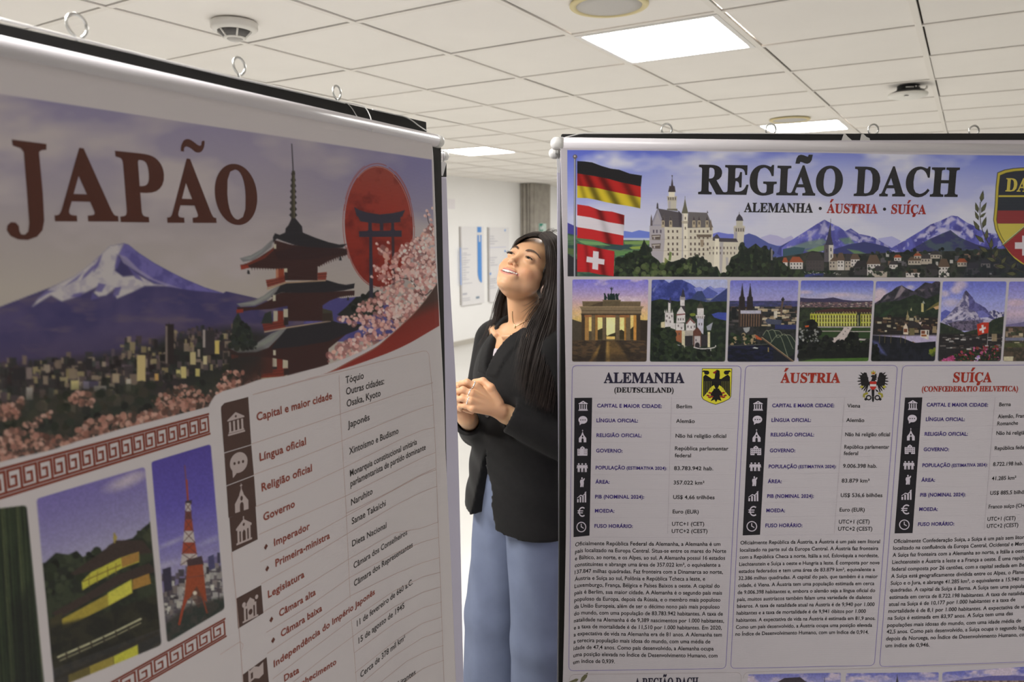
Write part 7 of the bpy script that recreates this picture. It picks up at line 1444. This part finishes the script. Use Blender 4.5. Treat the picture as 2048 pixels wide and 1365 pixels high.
for s, el, wr in ((1, elL, wrL), (-1, elR, wrR)):
    sh = bw(s * .165, -.01, 1.355); f3.add(f3.cap(sh, el, .048, .038), .03); f3.add(f3.cap(el, wr, .038, .027), .02)
V3, F3 = f3.mesh()
VA = np.vstack([Vh, V2, V3]); FA = np.vstack([Fh, F2 + len(Vh), F3 + len(Vh) + len(V2)])
C2 = np.tile(np.array(SKIN) * np.array([1.0, .98, .98]), (len(V2), 1))
M_skin = mat('skin', SKIN, .46, spec=.4, vcol=True, sss=.25, bump=.06, bscale=700)
color_mesh('body', VA, FA, np.vstack([Ch, C2, np.tile(SKIN, (len(V3), 1))]), person, True, M_skin)

# --- eyes, brows, lashes, teeth
M_eye = mat('eye_white', (.62, .58, .54), .2, spec=.6); M_iris = mat('iris_dark', (.02, .012, .009), .12, spec=.7); M_brow = mat('brow_hair', (.11, .070, .050), .75); M_lash = mat('lash_black', (.008, .007, .007), .6); M_teeth = mat('teeth', (.80, .74, .64), .25, spec=.6); M_mouth = mat('mouth_inside', (.10, .025, .022), .6)
for s in (-1, 1):
    c = np.array([s * 31, -.6, -10.8]); look = np.array([-.30, -.12, .94]); look /= np.linalg.norm(look)
    e = MB().lathe(c - look * 0, look, [(r, h) for r, h in [(11.3 * math.sin(t), 11.3 * math.cos(t)) for t in np.linspace(0, math.pi, 14)]][::-1], 24)
    e.v = [tuple(p) for p in hworld(e.v)]; eo = e.build('eye', M_eye, person, True)
    e = MB().lathe(c, look, [(8.2, 7.9), (7.4, 8.9), (5.5, 10.2), (3, 11.2), (0, 11.6)], 24); e.v = [tuple(p) for p in hworld(e.v)]; e.build('iris', M_iris, eo, True)
    P = bez(eyebrow_pts(s), 8); n = len(P); t = np.linspace(0, 1, n); w = 3.7 * np.clip(np.minimum(t * 6 + .45, 1) * (1.12 - t * .85), .2, 1)
    b = MB(); R_ = np.random.RandomState(3 + s)
    for k in range(300):
        i = int(R_.rand() * (n - 2)); q = P[i] + (P[i + 1] - P[i]) * R_.rand(); d = P[i + 1] - P[i]; d /= np.linalg.norm(d); off = (R_.rand() * 2 - 1) * w[i]
        a = q + np.array([0, off, 1.6 - abs(off) * .12]); b.tube([a, a + d * 3 + np.array([0, 1.2 - off * .25, .5]), a + d * 6.2 + np.array([0, .6 - off * .5, -.3])], [.36, .3, .1], 3)
    b.v = [tuple(p) for p in hworld(b.v)]; b.build('eyebrow', M_brow, person)
    b = MB()
    lid = [np.array([s * q, 1.3 - .010 * (q - 31) ** 2 - (q - 31) * .05, 2.4 - .028 * (q - 31) ** 2]) for q in np.linspace(18.5, 45.5, 19)]
    b.tube(lid, [.45 + .95 * min(1, i / 7) for i in range(19)], 5)
    for i in range(4, 19):
        for j in range(2):
            a = lid[i] + np.array([R_.randn() * .6, 0, 0]); L = 4.2 + i * .14; b.tube([a, a + np.array([s * (i - 8) * .12, -.6, L * .6]), a + np.array([s * (i - 8) * .26, .9, L])], [.30, .2, .05], 4)
    low = [np.array([s * q, -3.6 + .010 * (q - 31) ** 2 - (q - 31) * .06, 1.4 - .028 * (q - 31) ** 2]) for q in np.linspace(22, 45, 13)]
    b.tube(low, .3, 5); b.v = [tuple(p) for p in hworld(b.v)]; b.build('eyelashes', M_lash, person)
b = MB()
for k in range(-6, 7):
    w = 5.2 if abs(k) < 2 else 4.9; x = (k * 4.7)
    hgt = (7.4 if abs(k) < 2 else 6.8 - .35 * abs(k)); yc = -60.4 + .0098 * x * x - hgt * .45; zc = 2.4 - .020 * x * x; m = MB()
    t = math.atan(-.040 * x); axx = np.array([[math.cos(t), 0, math.sin(t)], [0, 1, 0], [-math.sin(t), 0, math.cos(t)]])
    V = f.ell; pts = []; nn = 9
    for i in range(nn + 1):
        a = math.pi * i / nn
        for j in range(12):
            q = 2 * math.pi * j / 12; sx = np.sign(math.cos(q)) * abs(math.cos(q)) ** .6 * abs(math.sin(a)) ** .7; sz = np.sign(math.sin(q)) * abs(math.sin(q)) ** .6 * abs(math.sin(a)) ** .7; sy = np.sign(math.cos(a)) * abs(math.cos(a)) ** .7
            pts.append(np.array([x, yc, zc]) + axx.T @ np.array([sx * w * .60, sy * hgt * .64, sz * 2.4]))
    b.add(pts, [(i * 12 + j, i * 12 + (j + 1) % 12, (i + 1) * 12 + (j + 1) % 12, (i + 1) * 12 + j) for i in range(nn) for j in range(12)])
b.v = [tuple(p) for p in hworld(b.v)]; b.build('teeth', M_teeth, person, True)
b = MB(); pts = [np.array([q, -66.5 + .0105 * q * q, -5.0 - .020 * q * q]) for q in np.linspace(-29, 29, 15)]; b.tube(pts, [1.5 + 4.0 * math.sqrt(max(0, 1 - (q / 30.) ** 2)) for q in np.linspace(-29, 29, 15)], 10); b.v = [tuple(p) for p in hworld(b.v)]; b.build('mouth_cavity', M_mouth, person, True)

# --- clothes
M_blazer = mat('black_wool', (.0085, .008, .008), .82, spec=.25, noise=.2, nscale=90, sheen=.05, bump=.2, bscale=900)
M_jeans = mat('washed_denim', (.165, .195, .285), .85, spec=.2, noise=.10, nscale=14, bump=.35, bscale=1400)
M_shirt = mat('pale_shirt', (.56, .50, .53), .7); M_seam = mat('denim_stitch', (.12, .15, .25), .8); M_gold = mat('gold', (.80, .62, .36), .25, metal=1.); M_silver = mat('silver', (.82, .80, .78), .2, metal=1.)
g = Field(bw(0, 0, 0) + np.array([-.36, -.37, .70]), bw(0, 0, 0) + np.array([.37, .37, 1.47]), .0058)
g.add(g.ell(bw(.008, .0, 1.235), (.178, .128, .185), tax)); g.add(g.ell(bw(0, .0, 1.02), (.168, .120, .20), tax), .06)
l_ = (g.X - AXIS[0]) * BL_[0] + (g.Y - AXIS[1]) * BL_[1]; q_ = (g.X - AXIS[0]) * BF[0] + (g.Y - AXIS[1]) * BF[1]
tz = np.clip((1.05 - g.Z) / .30, 0, 1); ea = .172 + .062 * tz; eb = .120 + .034 * tz
sk = (np.sqrt((l_ / ea) ** 2 + ((q_ - .004) / eb) ** 2) - 1) * np.minimum(ea, eb)
g.add(np.maximum(sk, np.maximum(g.Z - 1.10, .74 - g.Z)), .03)
for s in (1, -1): g.add(g.cap(bw(s * .05, -.02, 1.405), bw(.155 if s > 0 else -.130, -.012, 1.372), .042, .046), .035)
torso = g.D; SLV = np.full(torso.shape, 1e3, np.float32)
for s, el, wr in ((1, elL, wrL), (-1, elR, wrR)):
    sh = bw(.168 if s > 0 else -.142, -.01, 1.352); g.D = np.full(torso.shape, 1e3, np.float32); g.add(g.cap(sh, el, .066, .058)); e2 = el + (wr - el) * (.95 if s > 0 else .82); d = (wr - el) / np.linalg.norm(wr - el)
    g.add(g.cap(el, e2 + d * .05, .058, .046 if s > 0 else .044), .02)
    dd = (g.X - e2[0]) * d[0] + (g.Y - e2[1]) * d[1] + (g.Z - e2[2]) * d[2]; dd = np.where(np.sqrt((g.X - e2[0]) ** 2 + (g.Y - e2[1]) ** 2 + (g.Z - e2[2]) ** 2) < .13, dd, -1.)
    g.D = np.maximum(g.D, dd); g.sub(g.cap(e2 - d * .04, e2 + d * .05, .038 if s > 0 else .036), .003); SLV = np.minimum(SLV, g.D)
g.D = torso
# hem line rising to the front opening, slit between the fronts, neck opening
ang = l_; hem = .840 - .022 * np.clip(l_ / .18, 0, 1)
g.D = np.maximum(g.D, hem - g.Z)
slit = np.abs(l_ - .008) - np.clip((1.055 - g.Z) * .29, 0, .09); g.D = np.maximum(g.D, -np.maximum(np.maximum(slit, g.Z - 1.055), .02 - q_))
vo = np.clip((g.Z - 1.285) * .29, 0, .06); lc_ = l_ - .010; notch = np.maximum(np.abs(lc_) - vo, np.maximum(1.285 - g.Z, .035 - q_)); g.D = np.maximum(g.D, -notch)
g.sub(g.cap(bw(0, .01, 1.40), bw(0, .03, 1.50), .066, .075), .004)
# lapels stand a little proud along the opening
lap = np.maximum(np.abs(np.abs(lc_) - (vo + .026)) - .025, np.maximum(1.285 - g.Z, g.Z - 1.42)); lap = np.maximum(lap, .03 - q_)
g.D = np.where(lap < 0, g.D - .0055, g.D)
g.D = g.D + .0022 * np.sin(g.Z * 60 + l_ * 30) * np.clip((1.3 - g.Z) / .2, 0, 1) * np.clip((g.Z - .8) / .1, 0, 1)
hh = np.clip(.5 + .5 * (g.D - SLV) / .02, 0, 1); g.D = g.D * (1 - hh) + SLV * hh - .02 * hh * (1 - hh)
V, F = g.mesh()
me = bpy.data.meshes.new('blazer'); me.from_pydata([tuple(map(float, p)) for p in V], [], [tuple(map(int, q)) for q in F]); me.update(); blazer = link('blazer', me, M_blazer, person, True)
for z in (1.165, 1.085):
    dd_ = .123 if z > 1.1 else .121; MB().lathe(bw(.012, dd_ - .002, z), BF, [(.0105, 0), (.0105, .003), (.009, .0045), (.004, .0035), (0, .0035)], 20).build('button', mat('horn_button', (.10, .095, .09), .25, spec=.6), blazer, True)
def jeans():
    j = Field(bw(0, 0, 0) + np.array([-.30, -.30, .03]), bw(0, 0, 0) + np.array([.30, .30, 1.06]), .0062)
    j.add(j.ell(bw(0, -.005, .93), (.158, .112, .17), tax)); j.add(j.cap(bw(-.05, .0, .86), bw(.06, .0, .86), .10, .10), .02)
    for s, kx, kf, ax_, af in ((1, .132, .012, .135, .0), (-1, .088, .035, .090, .035)):
        hip, kne, ank = bw(.105 if s > 0 else -.070, 0, .85), bw(s * kx, kf, .47), bw(s * ax_, af, .05)
        j.add(j.cap(hip, kne, .100, .094), .012); j.add(j.cap(kne, ank, .094, .112), .02)
    l2 = (j.X - AXIS[0]) * BL_[0] + (j.Y - AXIS[1]) * BL_[1]
    j.D = j.D + .0022 * np.sin(l2 * 70 + j.Z * 7 + 1.3 * np.sin(j.Z * 9)) + .0011 * np.sin(j.Z * 26 + l2 * 60) * np.clip((j.Z - .55) * 6, 0, 1)
    j.D = np.maximum(j.D, np.maximum(j.Z - 1.03, .045 - j.Z))
    return j.mesh()
V, F = jeans()
me = bpy.data.meshes.new('jeans'); me.from_pydata([tuple(map(float, p)) for p in V], [], [tuple(map(int, q)) for q in F]); me.update(); jn = link('jeans', me, M_jeans, person, True)
for s, l0 in ((1, .178), (-1, -.02)):
    b = MB(); zz = np.linspace(.80, .08, 40)
    P = [bw(l0 + (.02 if s > 0 else .004) * math.sin((.8 - z) * 2), .018 if s > 0 else .09 + 0 * z, z) for z in zz]
    # stitch beads down the outer seam
for s in (1, -1):
    b = MB(); M_shoe = mat('white_shoe', (.70, .69, .67), .5)
    b.tube(bez([bw(s * .108, -.045, .045), bw(s * .115, .03, .05), bw(s * .125, .11, .036), bw(s * .132, .17, .030)], 5), [.036] * 5 + [.042] * 5 + [.038] * 5 + [.030], 14); b.build('shoe', M_shoe, person, True)
# shirt front inside the opening
h = Field(bw(0, 0, 0) + np.array([-.24, -.24, 1.02]), bw(0, 0, 0) + np.array([.24, .24, 1.40]), .005)
h.add(h.ell(bw(0, .0, 1.24), (.163, .106, .18), tax)); h.add(h.ell(bw(0, .0, 1.02), (.14, .10, .16), tax), .05)
l2 = (h.X - AXIS[0]) * BL_[0] + (h.Y - AXIS[1]) * BL_[1]; q2 = (h.X - AXIS[0]) * BF[0] + (h.Y - AXIS[1]) * BF[1]
h.D = np.maximum(h.D, h.Z - 1.355 - .6 * np.clip(np.abs(l2) - .03, 0, .1)); V, F = h.mesh()
me = bpy.data.meshes.new('shirt'); me.from_pydata([tuple(map(float, p)) for p in V], [], [tuple(map(int, q)) for q in F]); me.update(); link('shirt', me, M_shirt, person, True)

# --- jewellery
from mathutils.bvhtree import BVHTree
bvh = BVHTree.FromPolygons([tuple(map(float, v)) for v in Vh], [tuple(map(int, q)) for q in Fh])
def on_skin(x, y, off=.0012):
    d = rays([(x, y)])[0]; d /= np.linalg.norm(d); hit = bvh.ray_cast(Vector(EYE), Vector(d))[0]
    return (np.array(hit) if hit else EYE + d * 2.2) - d * off
P = [on_skin(x, y) for x, y in ((1024.5, 622), (1024.5, 632), (1025.5, 641), (1027.5, 648), (1030, 651.5), (1034, 651.5), (1040, 649), (1047, 645), (1054, 639))]
nk = MB().tube(bez(P, 5), .0011, 6).build('necklace', M_gold, person, True); MB().tube([on_skin(1030, 652, .002), on_skin(1030, 656.5, .003)], [.0016, .0026], 8).build('pendant', M_gold, nk, True)
e0 = on_skin(1088, 571, .003); er = MB(); P = [e0 + np.array([dx, 0, dz]) for dx, dz in ((0, 0), (-.003, -.006), (-.0055, -.012), (-.007, -.018), (-.0072, -.026))]; er.tube(P, [.0028, .0036, .0042, .0032, .001], 10); er.build('earring', mat('earring_stone', (.55, .42, .36), .2, spec=.8, metal=.4), person, True)
for (a, b, r) in ((fing[0][0], fing[0][1], .0112), (fing[1][0], fing[1][1], .0110), (fing[2][0], fing[2][1], .0106)):
    A, B = J(*a), J(*b); c = A + (B - A) * .30; d = (B - A) / np.linalg.norm(B - A); u = np.cross(d, ZZ); u /= np.linalg.norm(u); v = np.cross(d, u)
    rb = MB(); rb.tube([c + r * (math.cos(t) * u + math.sin(t) * v) for t in np.linspace(0, 2 * math.pi, 29)[:-1]], .0014, 8, closed=True); rg = rb.build('ring', M_silver, person, True)
    nb_ = MB()
    for k in range(5):
        t = math.radians(-60 + k * 30); dirn = math.cos(t) * (-u if u[1] > 0 else u) + math.sin(t) * v; nb_.lathe(c + dirn * (r + .0004), dirn, [(.0017, 0), (.0019, .0006), (.001, .0015), (0, .0017)], 8)
    nb_.build('stones', mat('clear_stone', (.85, .85, .86), .08, spec=1.), rg, True)

# --- hair: a body of hair and several hundred strands
M_hair = mat('dark_brown_hair', (.028, .0185, .014), .46, spec=.34, noise=.4, nscale=30)
hm = Field((-135, -330, -235), (135, 135, 30), 3.4)
hm.add(hm.ell((0, 31, -91), (79, 92, 96)))
face = hm.ell((0, -20, -4), (82, 122, 74)); hm.sub(face, 6); hm.sub(hm.ell((4, -120, -70), (62, 92, 70)), 8)
for s in (-1, 1):
    hp = [(0, 99, -32), (s * 22, 95, -31), (s * 42, 86, -36), (s * 60, 70, -48), (s * 71, 44, -63), (s * 77, 10, -80)]
    for p, q in zip(hp[:-1], hp[1:]): hm.add(hm.cap(p, q, 7.5, 7.5), 6)
hm.D = np.where((np.abs(hm.X) < 3.2) & (hm.Y > 80) & (hm.Z > -60), hm.D + 2.0, hm.D)
def lock(pts, rs, k=10):
    P = [hloc(at_px(*p)) for p in pts]
    for a, b, ra, rb in zip(P[:-1], P[1:], rs[:-1], rs[1:]): hm.add(hm.cap(a, b, ra, rb), k)
lock([(1098, 535, 2.15), (1100, 580, 2.135), (1098, 630, 2.10), (1092, 690, 2.06)], [14, 20, 26, 24])
lock([(1112, 560, 2.19), (1122, 640, 2.15), (1122, 730, 2.06)], [24, 32, 26])
lock([(1100, 540, 2.26), (1085, 600, 2.32), (1040, 660, 2.36)], [40, 50, 34])
lock([(1020, 590, 2.29), (1010, 630, 2.30), (996, 680, 2.27)], [15, 17, 12])
V, F = hm.mesh(); VH = hworld(V); hb = MB(); hb.add(VH, [tuple(map(int, q)) for q in F])
R_ = np.random.RandomState(11)
def strands(guides, n, r0, jit, m0=0.0):
    """strands interpolated between neighbouring guides (px, px, distance)"""
    G = [bez([at_px(*p) for p in g], 5) for g in guides]
    L = min(len(g) for g in G); G = np.array([np.stack([np.interp(np.linspace(0, 1, 22), np.linspace(0, 1, len(g)), g[:, k]) for k in range(3)], 1) for g in G])
    for i in range(n):
        t = R_.rand() * (len(G) - 1); a = int(t); q = t - a; P = G[a] * (1 - q) + G[min(a + 1, len(G) - 1)] * q
        s = np.linspace(0, 1, 22)[:, None]; off = R_.randn(3) * jit; w = R_.randn(3) * jit * 2.2; ph = R_.rand() * 6
        P = P + off * (m0 + (1 - m0) * s) + w * s ** 2 * np.sin(s * (3 + 3 * R_.rand()) + ph); e = int(22 - 11 * R_.rand() ** 1.8); P = P[:e]
        hb.tube(P, r0 * np.clip(np.linspace(3.2, .12, e), .1, 1) * (.7 + .6 * R_.rand()), 4, cap=False)
near = [[(1076, 471, 2.115), (1089, 486, 2.10), (1093, 510, 2.098), (1094, 540, 2.11), (1096, 566, 2.118), (1089, 597, 2.105), (1062, 634, 2.085), (1043, 676, 2.066), (1030, 730, 2.052), (1020, 776, 2.045)],
        [(1081, 467.5, 2.125), (1098, 484, 2.10), (1103, 512, 2.09), (1102, 545, 2.095), (1099, 575, 2.10), (1090, 612, 2.085), (1073, 655, 2.06), (1058, 710, 2.042), (1048, 770, 2.035), (1044, 806, 2.03)],
        [(1088, 465, 2.15), (1107, 482, 2.115), (1114, 512, 2.10), (1113, 550, 2.10), (1110, 590, 2.09), (1102, 640, 2.065), (1088, 690, 2.04), (1074, 745, 2.03), (1064, 795, 2.025), (1058, 818, 2.025)],
        [(1095, 464.5, 2.18), (1115, 482, 2.14), (1124, 514, 2.125), (1124, 560, 2.12), (1120, 605, 2.10), (1112, 660, 2.06), (1102, 720, 2.03), (1092, 775, 2.02), (1086, 808, 2.02), (1083, 826, 2.02)],
        [(1103, 465, 2.22), (1124, 484, 2.18), (1133, 520, 2.165), (1134, 570, 2.15), (1132, 620, 2.12), (1126, 680, 2.07), (1118, 740, 2.04), (1110, 790, 2.03), (1106, 818, 2.03), (1104, 834, 2.03)]]
strands(near, 900, .0008, .0042, .2)
far = [[(1074, 470.5, 2.112), (1056, 471.5, 2.122), (1042, 477, 2.14), (1031, 487, 2.175), (1022, 510, 2.22), (1012, 550, 2.25), (1000, 580, 2.265), (991, 610, 2.275), (984, 640, 2.28), (968, 680, 2.27), (953, 722, 2.25)],
       [(1078, 468, 2.12), (1062, 467.5, 2.14), (1047, 474, 2.17), (1036, 486, 2.21), (1028, 515, 2.25), (1018, 555, 2.275), (1008, 590, 2.285), (1002, 625, 2.285), (995, 660, 2.275), (982, 705, 2.25), (972, 750, 2.22)],
       [(1084, 465.5, 2.145), (1068, 465, 2.17), (1054, 472, 2.20), (1044, 488, 2.24), (1036, 520, 2.275), (1026, 560, 2.29), (1018, 595, 2.29), (1013, 630, 2.285), (1008, 665, 2.265), (998, 700, 2.235), (990, 735, 2.20)]]
strands(far, 420, .0008, .0035, .25)
strands([[(1004, 568, 2.26), (996, 590, 2.265), (989, 612, 2.265), (987, 632, 2.262), (975, 660, 2.255), (955, 690, 2.24), (948, 712, 2.235)], [(1010, 578, 2.262), (1002, 600, 2.265), (996, 626, 2.262), (990, 650, 2.255), (975, 690, 2.245), (965, 730, 2.235), (957, 750, 2.23)]], 26, .0005, .005, .5)
strands([[(1092, 560, 2.10), (1082, 586, 2.085), (1062, 603, 2.075), (1048, 610, 2.07), (1044, 613, 2.07)], [(1092, 570, 2.10), (1076, 604, 2.08), (1056, 625, 2.075), (1046, 640, 2.07), (1042, 650, 2.07)]], 6, .0004, .002, .3)
strands([[(1090, 465, 2.16), (1098, 461, 2.15), (1106, 458, 2.15), (1110, 455, 2.15)], [(1100, 466, 2.20), (1112, 463, 2.19), (1124, 466, 2.19), (1134, 474, 2.19)]], 16, .00035, .003, .4)
hb.build('hair', M_hair, person, True)
